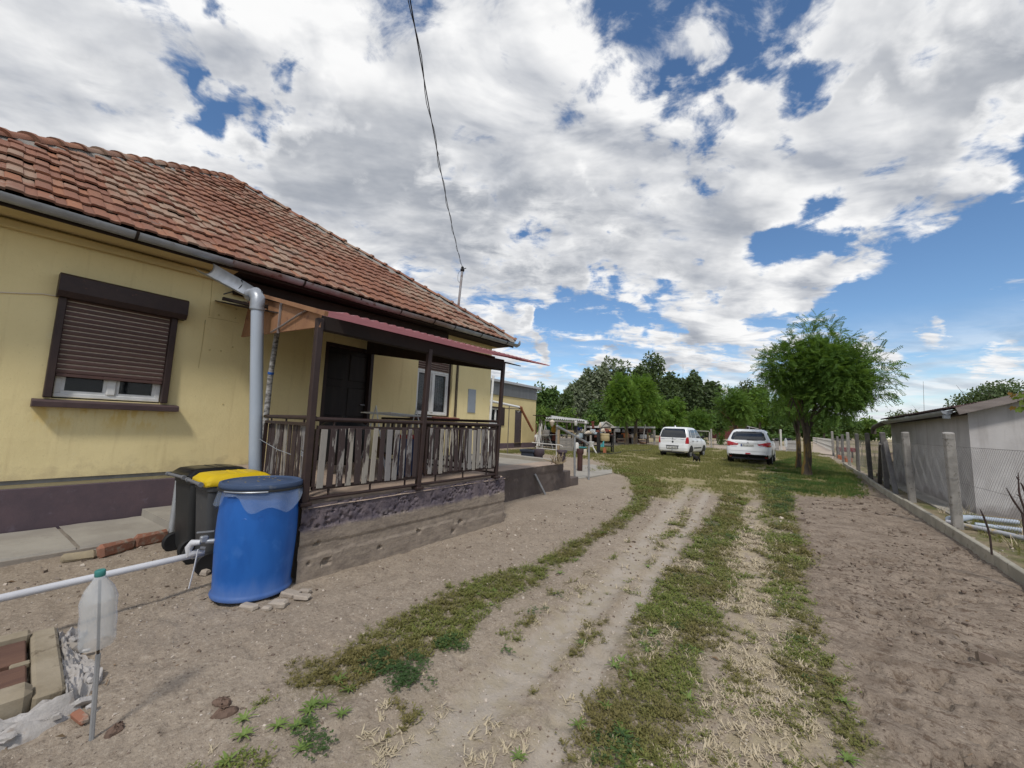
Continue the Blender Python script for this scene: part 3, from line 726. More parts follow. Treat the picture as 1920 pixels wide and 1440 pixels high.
# hairline cracks and small holes in the plaster are worked in as thin dark fillers
mb = MB()
for a, b in [((385, 600), (372, 690)), ((390, 595), (448, 606)), ((398, 525), (392, 592))]:
    p = PX(*a, XW + .002); q = PX(*b, XW + .002); mb.tube([p, (p + q) / 2 + np.array([0, .004, .006]), q], .0035, 4)
for q in [(393, 656), (414, 658), (436, 651), (443, 580), (441, 597), (410, 591), (418, 758), (907, 748 + 0)]:
    p = PX(*q, XW); mb.lathe([(.014, 0), (.010, .006)], p, 7, rot=(0, R(90), 0))
part(mb, 'plaster_crack', M['soffit'], house)
mb = MB(); pts = [PX(x, y, XW + .012) for x, y in [(-40, 546), (0, 548), (45, 550), (80, 551), (111, 556)]]; mb.tube(pts, .006, 5)
pts = [PX(x, y, XW + .02) for x, y in [(112, 556), (108, 600), (99, 655), (92, 700), (86, 725)]]; mb.tube(pts, .006, 5)
part(mb, 'wall_cable', M['tan'], house)

def window(parent, name, y0, y1, z0, z1, x, bar=.05, split=None, lbl=None):
    f = MB(); w = bar
    f.box((x, (y0 + y1) / 2, z0 + w / 2), (.06, y1 - y0, w), b=.006); f.box((x, (y0 + y1) / 2, z1 - w / 2), (.06, y1 - y0, w), b=.006)
    f.box((x - .001, y0 + w / 2, (z0 + z1) / 2), (.058, w, z1 - z0 - 2 * w + .004), b=.006); f.box((x - .001, y1 - w / 2, (z0 + z1) / 2), (.058, w, z1 - z0 - 2 * w + .004), b=.006)
    ms = split or (y0 + y1) / 2
    f.box((x + .008, ms, (z0 + z1) / 2), (.07, .085, z1 - z0 - 2 * w + .004), b=.012)
    o = part(f, name, M['white'], parent, label=lbl)
    for a, b in ((y0 + w, ms - .042), (ms + .042, y1 - w)):
        s = MB()
        for (yy0, yy1, zz0, zz1) in ((a, b, z0 + w, z0 + w + .03), (a, b, z1 - w - .03, z1 - w), (a, a + .03, z0 + w + .03, z1 - w - .03), (b - .03, b, z0 + w + .03, z1 - w - .03)):
            s.box((x - .004, (yy0 + yy1) / 2, (zz0 + zz1) / 2), (.04, yy1 - yy0 - .002, zz1 - zz0 - .002))
        part(s, 'sash', M['white'], o)
        g = MB().box((x - .01, (a + b) / 2, (z0 + z1) / 2), (.006, b - a - .05, z1 - z0 - 2 * w - .05)); part(g, 'pane', M['glass'], o)
    return o
# window with the brown roller shutter
w1 = window(house, 'window', .57, 1.49, 1.52, 2.66, XW - .05, lbl='white window below a brown roller shutter pulled almost down')
sb = MB(); sb.prism([(XW - .02, .47, 2.66), (XW + .13, .47, 2.66), (XW + .17, .47, 2.72), (XW + .17, .47, 2.90), (XW + .14, .47, 2.925), (XW - .02, .47, 2.925)], (0, 1.16, 0)); part(sb, 'shutter_box', M['brown'], w1)
for y in (.525, 1.525):
    part(MB().box((XW + .03, y, 2.085), (.10, .065, 1.15), b=.006), 'guide_rail', M['brown'], w1)
slat = MB(); slat.prism([(.006, 0, -.0220), (.010, 0, -.012), (.010, 0, .012), (.006, 0, .0220), (-.004, 0, .0220), (-.004, 0, -.0220)], (0, .928, 0)); slat_me = slat.mesh('shutter_slat', M['shutter'])
for k in range(16):
    o = inst(slat_me, 'shutter_slat', w1, (XW + .02, .561, 1.815 + k * .0565))
part(MB().box((XW + .0125, 1.025, 2.24), (.006, .92, .88)), 'slat_backing', M['tan'], w1)
part(MB().box((XW + .024, 1.025, 1.772), (.03, .926, .035), b=.005), 'bottom_slat', M['shutter'], w1)
sl = MB(); sl.prism([(XW - .02, .42, 1.495), (XW + .13, .42, 1.475), (XW + .145, .42, 1.46), (XW + .14, .42, 1.405), (XW - .02, .42, 1.40)], (0, 1.25, 0)); part(sl, 'sill', M['sill'], w1)
# window with lace curtain under the canopy
w2 = window(house, "window", 5.90, 6.94, 1.56, 2.62, XW - .12, .055, None, "white window with lace curtain under the canopy")
for k in range(6): inst(slat_me, 'shutter_slat', w2, (XW - .09, 5.90, 2.655 + k * .0545), scale=(1, 1.10, 1))
part(MB().box((XW - .101, 6.42, 2.79), (.01, 1.06, .33)), 'slat_backing', M['tan'], w2)
for y in (5.88, 6.96): part(MB().box((XW - .085, y, 2.24), (.06, .034, 1.40), b=.004), 'guide_rail', M['brown'], w2)
cu = MB()
for a, b in ((5.97, 6.36), (6.48, 6.88)): cu.grid(lambda u, v, a=a, b=b: (XW - .20 + .012 * math.sin(u * 38), a + (b - a) * u, 1.62 + .9 * v), 40, 1)
part(cu, 'lace_curtain', M['lace'], w2, smooth=60)
for k in range(10):
    inst(MB().box((0, 0, 0), (.20, .147, .035), b=.006).mesh('sill_tile', M['redtile']) if k == 0 else bpy.data.meshes['sill_tile'], 'sill_tile', w2, (XW + .03, 5.77 + k * .149, 1.505 + .002 * (k % 2)), (0, R(6), 0))
part(MB().box((XW - .02, 6.44, 1.46), (.16, 1.46, .055)), 'sill_bed', M['redtile'], w2)
# rooms behind the panes
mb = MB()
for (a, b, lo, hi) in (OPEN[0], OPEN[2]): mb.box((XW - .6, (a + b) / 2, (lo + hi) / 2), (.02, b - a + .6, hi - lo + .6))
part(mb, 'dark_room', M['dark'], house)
# entrance door
d = part(MB().box((XW - .13, 4.19, 1.715), (.05, 1.02, 2.15)), 'door', M['doorm'], house, label='dark brown entrance door under the canopy')
for (zc_, h) in ((1.05, .55), (1.72, .55), (2.38, .5)):
    for y in (3.96, 4.42): part(MB().box((XW - .10, y, zc_), (.02, .36, h), b=.008), 'door_panel', M['doorm'], d)
mb = MB().box((XW - .06, 3.715, 1.715), (.12, .065, 2.14)).box((XW - .06, 4.668, 1.715), (.12, .065, 2.14)).box((XW - .06, 4.19, 2.757), (.12, .885, .06)); part(mb, 'door_frame', M['brown'], d)
mb = MB().tube([(XW - .10, 4.60, 1.68), (XW - .05, 4.60, 1.68), (XW - .05, 4.50, 1.68)], .009, 6); part(mb, 'handle', M['zinc'], d)
# meter cupboard, cable trim
o = part(MB().box((XW + .004, 7.74, 1.99), (.03, .30, .62), b=.004), 'meter_door', M['greypan'], house); part(MB().box((XW + .022, 7.86, 1.98), (.008, .02, .05)), 'latch', M['zinc'], o)
mb = MB().tube([(XW + .02, 7.10, 1.55), (XW + .02, 7.12, 2.9)], .016, 6).tube([(XW + .02, 7.15, 1.55), (XW + .02, 7.165, 2.9)], .010, 6); part(mb, 'conduit', M['brown'], house)

# eaves
XE, SA = -6.35, R(36)
part(MB().add([(XW, 2.1, zeave(2.1) - .09), (XE + .02, 2.1, zeave(2.1) - .075), (XE + .02, 8.85, zeave(8.85) - .075), (XW, 8.85, zeave(8.85) - .09)], [(0, 1, 2, 3)]), 'soffit', M['darkwood'], house, label='dark soffit above the porch')  # this length is darker than the soffit left of it
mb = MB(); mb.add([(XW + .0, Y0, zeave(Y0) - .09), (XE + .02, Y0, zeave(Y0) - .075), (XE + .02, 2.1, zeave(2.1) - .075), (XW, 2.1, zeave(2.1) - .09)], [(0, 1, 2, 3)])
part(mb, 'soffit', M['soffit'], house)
mb = MB(); mb.add([(XW - 9, 8.90, 3.62), (XE + .02, 8.90, 3.632), (XE + .02, 8.50, 3.622), (XW - 9, 8.50, 3.61)], [(3, 2, 1, 0)]); part(mb, 'soffit', M['soffit'], house)
part(MB().bar((XE + .03, Y0, zeave(Y0) - .05), (XE + .03, 8.88, zeave(8.88) - .05), .025, .14), 'fascia', M['darkwood'], house)
part(MB().bar((XW + .05, Y0, zeave(Y0) - .16), (XW + .05, 2.1, zeave(2.1) - .16), .06, .09, b=.01), 'eaves_board', M['soffit'], house)
part(MB().bar((XW + .10, 2.15, zeave(2.1) - .24), (XW + .10, 6.6, zeave(6.6) - .20), .16, .22, b=.01), 'eaves_beam', M['darkwood'], house)

# roof: the triangular hip face above the yard
roof = bpy.data.objects.new('roof', None); link(roof, house); OFF[roof.name] = OFF[house.name]
PEAK = np.array([-11.85, 3.42, 7.58]); CR = np.array([XE + .05, 8.92, zeave(8.92) + .02]); CL = np.array([XE, -1.75, zeave(-1.75)])
BACK = PEAK + np.array([-5, 0, 0])
mb = MB(); mb.add([CL, CR, PEAK], [(0, 1, 2)]); mb.add([CR, (XB - .4, 8.92, 3.6), PEAK], [(0, 1, 2)]); mb.add([(XB - .4, -1.75, 3.5), CL, PEAK], [(0, 1, 2)]); mb.add([(XB - .4, 8.92, 3.6), (XB - .4, -1.75, 3.5), PEAK], [(0, 1, 2)])
part(mb, 'roof_deck', M['darkwood'], roof)
u_ax = np.array([0, 1, .0235]); u_ax /= np.linalg.norm(u_ax)
tl = PEAK - np.array([XE, 0, zeave(0)]); tl = tl - u_ax * (tl @ u_ax); v_ax = tl / np.linalg.norm(tl); n_ax = np.cross(u_ax, v_ax) * -1
if n_ax[2] < 0: n_ax = -n_ax
O_ = np.array([XE, 0, zeave(0)])
TW, TH = .207, .332
def to_uv(p): q = np.array(p) - O_; return q @ u_ax, q @ v_ax
pk = to_uv(PEAK); cr = to_uv(CR); cl = to_uv(CL)
prof = [(-.006, .004), (.000, .013), (.014, .017), (.098, .017), (.112, .013), (.120, .003), (.162, .001), (.172, .005), (.198, .005), (.206, .002)]
def tile_mesh(nm, rs):
    r = np.random.default_rng(rs); mb = MB(); k = len(prof)
    chip = r.uniform(-.006, .006)
    lo = [(p[0], -.022 + chip * (p[0] - .1) * 10, p[1] + .038) for p in prof]; hi = [(p[0], TH + .02, p[1] + .002) for p in prof]
    un = [(p[0], -.022 + chip * (p[0] - .1) * 10, p[1] + .012) for p in prof]
    vs = lo + hi + un
    fs = [(i, i + 1, k + i + 1, k + i) for i in range(k - 1)] + [(2 * k + i, 2 * k + i + 1, i + 1, i) for i in range(k - 1)] + [(0, k, 2 * k, 2 * k)[:3], (k - 1, 3 * k - 1, 2 * k - 1)]
    mb.add(vs, fs); return mb
TROT = Matrix((u_ax, v_ax, n_ax)).transposed()
tmes = [tile_mesh('roof_tile', i).mesh('roof_tile', M['tile'], smooth=35) for i in range(4)]
cells = []
rr_ = np.random.default_rng(5)
for row in range(0, 21):
    v0 = row * TH + .02
    off = rr_.uniform(-.012, .012)
    for c in range(-9, 46):
        uu = c * TW + off; um = uu + TW / 2; vm = v0 + TH * .5
        fl = (pk[1] - vm) / pk[1]
        ul = pk[0] + (cl[0] - pk[0]) * fl; ur = pk[0] + (cr[0] - pk[0]) * fl
        if um < ul + .05 or um > ur - .05: continue
        p = O_ + u_ax * uu + v_ax * v0 + n_ax * .045
        q = p + u_ax * TW / 2; w = (q - EYE) @ FW; sx = 960 + FPX * ((q - EYE) @ RT) / w; sy = 720 - FPX * ((q - EYE) @ UP) / w
        seen = -20 < sx < 1950 and sy > 200
        cells.append((w if seen else 99, p, rr_.integers(0, 4), rr_.normal(0, R(.7)), rr_.normal(0, R(.9)), rr_.normal(0, .004)))
cells.sort(key=lambda c: c[0])
rest = MB()
for i, (w, p, k, a, b_, lift) in enumerate(cells):
    Rm = TROT @ Euler((b_, 0, a)).to_matrix()
    p = p + n_ax * lift
    if i < 292: inst(tmes[k], 'roof_tile', roof, p, Rm)
    else:
        me = tmes[k]; rest.add([Rm @ v.co + Vector(p) for v in me.vertices], [tuple(pl.vertices) for pl in me.polygons])
part(rest, 'roof_tiles', M['tile'], roof, smooth=35, kind='stuff')
# hip ridges: mortar bed and lapped ridge caps
def hip(a, b, n, seed):
    r = np.random.default_rng(seed); a = np.array(a); b = np.array(b); d = (b - a); L = np.linalg.norm(d); d /= L
    s = np.cross(d, (0, 0, 1.)); s /= np.linalg.norm(s); up = np.cross(s, d)
    mo = MB(); nn = int(L / .07)
    def f(u, v):
        k = u * L; wv = (v - .5) * 2; wob = .05 * (vnoise(np.array([k * 5 + seed]), np.array([v * 3.]))[0] - .5)
        p = a + d * k + s * wv * (.20 + wob) + up * (.035 + .06 * (1 - abs(wv) ** 2) - .10 * abs(wv) * 1.0 + .05 * (vnoise(np.array([k * 9]), np.array([v * 7 + seed]))[0] - .5))
        return p
    mo.grid(f, nn, 8); part(mo, 'ridge_mortar', M['mortar'], roof, smooth=50)
    cap = MB(); m = 9; L1 = L / n + .06
    for t, rad in ((0, .148), (.07, .142), (.085, .112), (L1, .098)):
        for k in range(m):
            an = math.pi * (.04 + .92 * k / (m - 1)); cap.v.append((rad * math.cos(an), t, rad * math.sin(an) * .82))
    for j in range(3):
        for k in range(m - 1): cap.f.append((j * m + k, j * m + k + 1, (j + 1) * m + k + 1, (j + 1) * m + k)); cap.m.append(0)
    cap.f.append(tuple(range(m))); cap.m.append(0)
    me = cap.mesh('ridge_tile', M['tile'], smooth=35)
    for i in range(n):
        rot = Matrix((s, d, up)).transposed() @ Euler((r.normal(R(2), R(1.2)), r.normal(0, R(3)), r.normal(0, R(1.8)))).to_matrix()
        inst(me, 'ridge_tile', roof, a + d * (i * L / n) + up * (.035 + r.normal(0, .006)), rot)
hip(CL + np.array([0, 0, .02]), PEAK, 22, 1); hip(CR + np.array([0, 0, .02]), PEAK, 21, 2)
# gutter
def gutter(mb, a, b, r=.075, n=9, sag=.0, segs=14):
    a = np.array(a); b = np.array(b); d = b - a
    def f(u, v):
        an = math.pi * (1 + v); k = a + d * u
        return (k[0] + r * math.cos(an), k[1], k[2] + r * math.sin(an) + sag * math.sin(math.pi * u * 3))
    mb.grid(f, segs, n); return mb
gx = XE + .10
gut = part(gutter(MB(), (gx, -2.0, zeave(-2) - .02), (gx, 1.95, zeave(1.95) - .03)), 'gutter', M['zinc'], house, smooth=60)
g2 = gutter(MB(), (gx + .005, 1.93, zeave(1.95) - .025), (gx, 6.35, zeave(6.3) - .03), sag=.006); gut2 = part(g2, 'gutter', M['zincrust'], house, smooth=60, label='rust stained middle length of gutter')
g3 = gutter(MB(), (gx + .004, 6.33, zeave(6.3) - .025), (gx, 8.98, zeave(8.98) - .02)); g3.prism([(gx - .06, 8.99, 3.62), (gx + .06, 8.99, 3.66), (gx + .075, 9.02, 3.72), (gx + .03, 9.06, 3.83), (gx + .0, 9.03, 3.75), (gx - .07, 9.02, 3.70)], (0, .03, 0)); gut3 = part(g3, 'gutter', M['zinc'], house, smooth=60)
hook = MB()
for k in range(9): hook.v.append((.083 * math.cos(math.pi * (1 + k / 8)), 0, .083 * math.sin(math.pi * (1 + k / 8)))); hook.v.append((.083 * math.cos(math.pi * (1 + k / 8)), .03, .083 * math.sin(math.pi * (1 + k / 8))))
for k in range(8): hook.f.append((2 * k, 2 * k + 1, 2 * k + 3, 2 * k + 2)); hook.m.append(0)
hook_me = hook.mesh('gutter_bracket', M['darkwood'], smooth=60)
for y in (.95, 2.9, 3.9, 4.8, 5.7, 6.34, 7.3, 8.4): inst(hook_me, 'gutter_bracket', house, (gx, y, zeave(y) - .022))
# downpipe: open half channel, elbow and long grey pipe
top = PX(383, 500, gx - .02); el = PN(483, 565, (-4.95, 1.8, 0), (1, .0, 0)); bt = PN(478.5, 890, (-4.95, 1.8, 0), (1, 0, 0))
dp = bpy.data.objects.new('downpipe', None); link(dp, house); OFF[dp.name] = OFF[house.name]
ch = MB(); dv = el + np.array([0, -.02, .06]) - top; Lc = np.linalg.norm(dv); dv /= Lc; cd_ = EYE - top; cd_ = cd_ - dv * (cd_ @ dv); cd_ /= np.linalg.norm(cd_); uv = np.array([0, 0, 1.]) - dv * dv[2]; uv /= np.linalg.norm(uv); uv = uv * .75 + cd_ * .75; uv /= np.linalg.norm(uv); sv = np.cross(dv, uv)
def fch(u, v):
    an = math.pi * (1 + v); rad = .110 - .030 * u; lip = .012 * (vnoise(np.array([u * 14]), np.array([v * 2 + .5]))[0] - .5) * (abs(v - .5) > .45)
    return top + dv * u * Lc + sv * rad * math.cos(an) + uv * (rad * math.sin(an) + .02 + lip)
ch.grid(fch, 16, 10); part(ch, 'open_channel', M['zinc'], dp, smooth=60)
hk = MB(); c0 = top + dv * .62 * Lc; hk.tube([c0 - sv * .085 + uv * .02, c0 - sv * .09 - uv * .03, c0 - uv * .085, c0 + np.array([-.16, -.05, -.12])], .008, 5); part(hk, 'pipe_hook', M['black'], dp)
e0 = el + np.array([-.10, -.02, .075]); dd = (bt - el) / np.linalg.norm(bt - el)
pts = [e0 - dv * .05, e0, e0 * .5 + (el + np.array([-.015, 0, .07])) * .5 + np.array([0, 0, .025]), el + np.array([0, 0, .035]), el - np.array([0, 0, .03]), el - np.array([0, 0, .10])]
part(MB().tube(pts, [.074, .076, .076, .074, .072, .072], 18), 'elbow', M['zinc'], dp, smooth=60)
part(MB().tube([el + dd * .075, el + dd * .105], [.074, .074], 18), 'pipe_collar', M['zinc'], dp, smooth=40)
part(MB().tube([el + dd * .10, el + dd * 1.0, bt], .0645, 20), 'pipe', M['pvc'], dp, smooth=60)
# mast on the roof with the overhead wire
mp0 = PX(857, 588, -7.6); mp1 = PX(867, 506, -7.6)
mast = thing('roof_mast', 'rusty service mast standing on the clay tile hip', 'mast', mp0)
part(MB().tube([mp0 - np.array([0, 0, .25]), mp1], .034, 10), 'pole', M['zincrust'], mast, smooth=50)
mb = MB().lathe([(.045, 0), (.06, .02), (.06, .07), (.035, .10), (.045, .13), (.02, .15)], mp1 - np.array([0, 0, .05]), 10); mb.tube([mp1 + np.array([0, 0, .02]), mp1 + np.array([.10, .05, .05])], .012, 6); part(mb, 'insulator', M['black'], mast, smooth=50)
mb = MB().tube([mp1 + np.array([0, 0, .04])] + [mp1 + np.array([-.12 + .07 * math.cos(a), .02, -.18 + .17 * math.sin(a)]) for a in np.linspace(1.2, 5.2, 9)], .005, 5); part(mb, 'wire_loop', M['black'], mast)
mb = MB().lathe([(.20, 0), (.15, .05), (.05, .10)], mp0 - np.array([0, 0, .10]), 12); part(mb, 'mortar_collar', M['mortar'], mast, smooth=50)
A_ = mp1 + np.array([0, 0, .06]); B_ = PW(757, -70, 3.3)
wpts = [A_ + (B_ - A_) * t - np.array([0, 0, .22]) * 4 * t * (1 - t) * 1.0 for t in np.linspace(0, 1, 40)]
mb = MB().tube(wpts, .0062, 6); mb.tube([p + np.array([.02 * math.sin(i * 1.1), .02 * math.cos(i * 1.1), -.012]) for i, p in enumerate(wpts)], .0045, 5); k_ = wpts[28]; mb.tube([k_, k_ + np.array([.05, 0, -.10])], .004, 4)
ext_ = [B_ + (B_ - A_) * t + np.array([0, 0, .9]) * t * t * .25 for t in np.linspace(0, 2.6, 12)]; mb.tube(ext_, .0062, 6)
single(mb, 'overhead_cable', M['black'], 'thin black overhead cable running up from the roof mast', 'cable', smooth=60)
# ------------------------------------------------------------------ porch
XF = -3.37
def side_y(x): return 1.76 + (x - XF) * (-.57 / 3.40)          # left end of the porch runs slightly askew
def slat_mat():
    m = bpy.data.materials.new('peeling_brown_paint'); m.use_nodes = True; t = NT(m.node_tree); b = t.n['Principled BSDF']
    v = t.add('ShaderNodeTexCoord').outputs['Object']; oi = t.add('ShaderNodeObjectInfo').outputs['Random']
    v2 = t.vmath('ADD', t.vmath('MULTIPLY', v, (1, 1.0, .16)), t.vmath('SCALE', (3.1, 7.7, 5.3), t.math('MULTIPLY', oi, 20)))
    n = t.noise(v2, 17, 8, .62); fine = t.noise(v2, 60, 6, .65)
    thr = t.math('MULTIPLY_ADD', oi, -.30, .66)
    r2 = t.math('FRACT', t.math('MULTIPLY', oi, 13.7))
    wood = t.mix(r2, (.20, .19, .19), (.31, .28, .235)); wood = t.mix(t.step(fine, .5, .72, 0, .6), wood, (.19, .17, .165))
    paint = t.mix(fine, (.050, .030, .028), (.030, .019, .019))
    f = t.step(n, t.math('SUBTRACT', thr, .015), t.math('ADD', thr, .025))
    t.l.new(t.mix(f, paint, wood), b.inputs['Base Color']); b.inputs['Roughness'].default_value = .75
    bp = t.add('ShaderNodeBump'); bp.inputs['Strength'].default_value = .4; bp.inputs['Distance'].default_value = .004
    t.l.new(t.math('SUBTRACT', fine, f), bp.inputs['Height']); t.l.new(bp.outputs[0], b.inputs['Normal'])
    return m
M['slat'] = slat_mat()
porch = thing('porch', 'raised concrete porch with brown steel posts and corrugated canopy', 'porch', (-5.0, 3.2, 0))
# platform: cast concrete front with board marks, pitted paint band, holes
def front(u, v):
    y = 1.74 + (4.645 - 1.74) * u; z = -.06 + .70 * v
    n = fbm(np.array([y * 9]), np.array([z * 9]), 4)[0] - .5; fine = fbm(np.array([y * 38]), np.array([z * 38]), 3)[0] - .5
    x = XF + .012 * n + .004 * fine
    zz = z - .004 * math.sin(y * 4)
    if zz > .43:                                               # rough rendered band
        pit = sst(np.array([fbm(np.array([y * 3.2 + 4]), np.array([z * 5]), 3)[0]]), .40, .56)[0]
        x += .004 + .026 * fine * (.3 + 1.9 * pit) - .012 * pit * abs(fine * 5)
    else:
        led = .010 if zz > .30 + .01 * n else 0.0
        x += led + (.012 if zz < .20 - .05 * (y > 3.6) + .03 * n else 0)
    for (hy, hz, hr) in ((1.90, .30, .03), (1.99, .13, .045), (1.83, .15, .02), (3.05, .17, .03), (3.72, .16, .03), (3.60, .08, .04), (2.55, .12, .02)):
        d = math.hypot((y - hy) * .8, (z - hz)); x -= .04 * float(sst(np.array([hr * .8 - d + .05 * n + .03 * fine]), -.006, .012)[0])
    return (x, y, z)
mb = MB().grid(front, 240, 56)
mp_ = bpy.data.materials.new('porch_front_concrete'); mp_.use_nodes = True; t = NT(mp_.node_tree); b = t.n['Principled BSDF']
pos = t.add('ShaderNodeNewGeometry').outputs['Position']; sp = t.add('ShaderNodeSeparateXYZ'); t.l.new(pos, sp.inputs[0])
n_ = t.noise(pos, 7, 6, .6); nf = t.noise(pos, 45, 6, .65); st = t.noise(t.vmath('MULTIPLY', pos, (1, 1.2, 9)), 5, 6, .6)
raw = t.mix(t.step(n_, .35, .66), (.285, .235, .190), (.205, .168, .138)); raw = t.mix(t.step(st, .45, .62, 0, .55), raw, (.33, .275, .215)); raw = t.mix(t.step(nf, .55, .75, 0, .7), raw, (.13, .105, .09))
pur = t.mix(t.step(n_, .35, .65), (.165, .135, .145), (.105, .088, .105)); pur = t.mix(t.step(nf, .50, .70, 0, .8), pur, (.052, .044, .050)); pur = t.mix(t.step(t.noise(pos, 3, 4, .6), .56, .66, 0, .6), pur, (.21, .18, .18))
h_ = t.math('MULTIPLY_ADD', n_, .10, sp.outputs[2])
col = t.mix(t.step(h_, .445, .50), raw, pur); t.l.new(col, b.inputs['Base Color']); b.inputs['Roughness'].default_value = .9; b.inputs['Specular IOR Level'].default_value = .15
bp = t.add('ShaderNodeBump'); bp.inputs['Strength'].default_value = .6; bp.inputs['Distance'].default_value = .012; t.l.new(nf, bp.inputs['Height']); t.l.new(bp.outputs[0], b.inputs['Normal'])
part(mb, 'platform_front', mp_, porch, smooth=50)
mb = MB(); mb.prism([(XF - .03, 1.78, -.06), (XF - .03, 4.62, -.06), (XW + .0, 4.62, -.06), (XW, side_y(XW) + .02, -.06)], (0, 0, .66)); part(mb, 'platform', M['concrete'], porch)
mb = MB()
mb.grid(lambda u, v: (XF + .014 - .005 * (u > .5) + .018 * (fbm(np.array([u * 30]), np.array([.5]), 3)[0] - .5) * (v < .04) - v * 3.42, (1.735 + (-v * 3.42) * (-.57 / 3.40)) * (1 - u) + 4.655 * u, .642 + .006 * (fbm(np.array([u * 22]), np.array([v * 22]), 3)[0] - .5) - .03 * (v < .01)), 90, 40)
part(mb, 'floor_screed', M['screed'], porch, smooth=40)
pa = [(PX(600, 597, XF), PX(570, 935, XF)), (PX(806, 655, XF), PX(783, 915, XF)), (PX(944, 680, XF), PX(929, 897, XF))]
posts = []
for (a, b_), w in zip(pa, (.058, .055, .05)):
    a = np.array(a); b_ = np.array(b_); b_[2] = .63
    posts.append((a, b_)); o = part(MB().bar(b_, a, w, w, b=.006), 'post', M['brown'], porch)
    part(MB().box((b_[0], b_[1], .655), (.10, .10, .03), b=.006), 'foot_plate', M['brown'], o)
# beams
part(MB().bar((XF - .02, 1.74, 2.235), (XF - .02, 4.52, 2.25), .07, .13, b=.006), 'front_beam', M['beam'], porch)
for y in (2.5, 3.3, 4.1): part(MB().bar((XF - .02, y, 2.26), (XW + .03, y, 3.06), .05, .09), 'rafter', M['darkwood'], porch)
# canopy of corrugated sheet
def can(u, v):
    y = (1.86 + .42 * v) * (1 - u) + (5.53 - .25 * v) * u; x = -3.23 + (XW + .03 + 3.23) * v
    z = (2.335 + .02 * (y - 1.86)) * (1 - v) + (3.13 + .018 * (y - 1.86)) * v
    return (x, y, z + .009 * math.sin(2 * math.pi * y / .105))
part(MB().grid(can, 340, 6), 'canopy_sheet', M['pink'], porch, smooth=60)
mb = MB(); mb.grid(lambda u, v: (-3.18 - .6 * v, 4.75 + .80 * u, 2.375 + .022 * (u * .8) + .13 * v + .009 * math.sin(2 * math.pi * (4.75 + .8 * u + .03) / .105)), 70, 2); part(mb, 'canopy_sheet', M['pink'], porch, smooth=60)
for x_, z_ in ((-4.1, 2.47), (-5.2, 2.73), (-6.3, 2.98)): mb = MB().bar((x_, 1.9, z_), (x_, 5.2, z_ + .065), .05, .04); part(mb, 'purlin', M['darkwood'], porch)
for k in range(9):  # added opaque lining, keeps pink light from the canopy sheet off the porch
    y0, y1 = 1.95 + k * .345, 1.95 + (k + 1) * .345 - .008
    part(MB().prism([(XF - .06, y0, 2.265 + .02 * k * .345), (XW + .02, y0, 3.035 + .018 * k * .345), (XW + .02, y0, 3.05 + .018 * k * .345), (XF - .06, y0, 2.28 + .02 * k * .345)], (0, y1 - y0, 0)), 'shade_lining', M['darkwood'], porch)
# end boards
nx = np.array([.57 / 3.40, 1, 0]); p0 = np.array([XF, 1.76, 0])
bl = [PN(*q, p0 - np.array([0, .03, 0]), nx) for q in [(452, 632), (597, 613), (599, 585), (470, 556)]]
mb = MB().prism(bl, nx * .02); sbd = part(mb, 'end_board', M['rust'], porch, label='rust orange boarded end of the canopy')
q = [PN(*s, p0 - np.array([0, .045, 0]), nx) for s in [(527, 568), (521, 625)]]; part(MB().bar(q[0], q[1], .012, .02), 'board_seam', M['zincrust'], sbd)
q = [PN(*s, p0 - np.array([0, .05, 0]), nx) for s in [(574, 582), (560, 590), (525, 613), (508, 623)]]; part(MB().tube(q, .010, 6), 'bent_wire', M['zincrust'], sbd)
q = [PN(*s, p0 - np.array([0, .06, 0]), nx) for s in [(484, 552), (560, 574), (612, 588)]]; part(MB().bar(q[0], q[2], .03, .04), 'edge_trim', M['rust'], porch)
part(MB().prism([(XF, 4.50, 2.17), (XW + .02, 4.50, 2.70), (XW + .02, 4.50, 3.10), (XF, 4.50, 2.34)], (0, .025, 0)), 'end_board', M['darkwood'], porch)
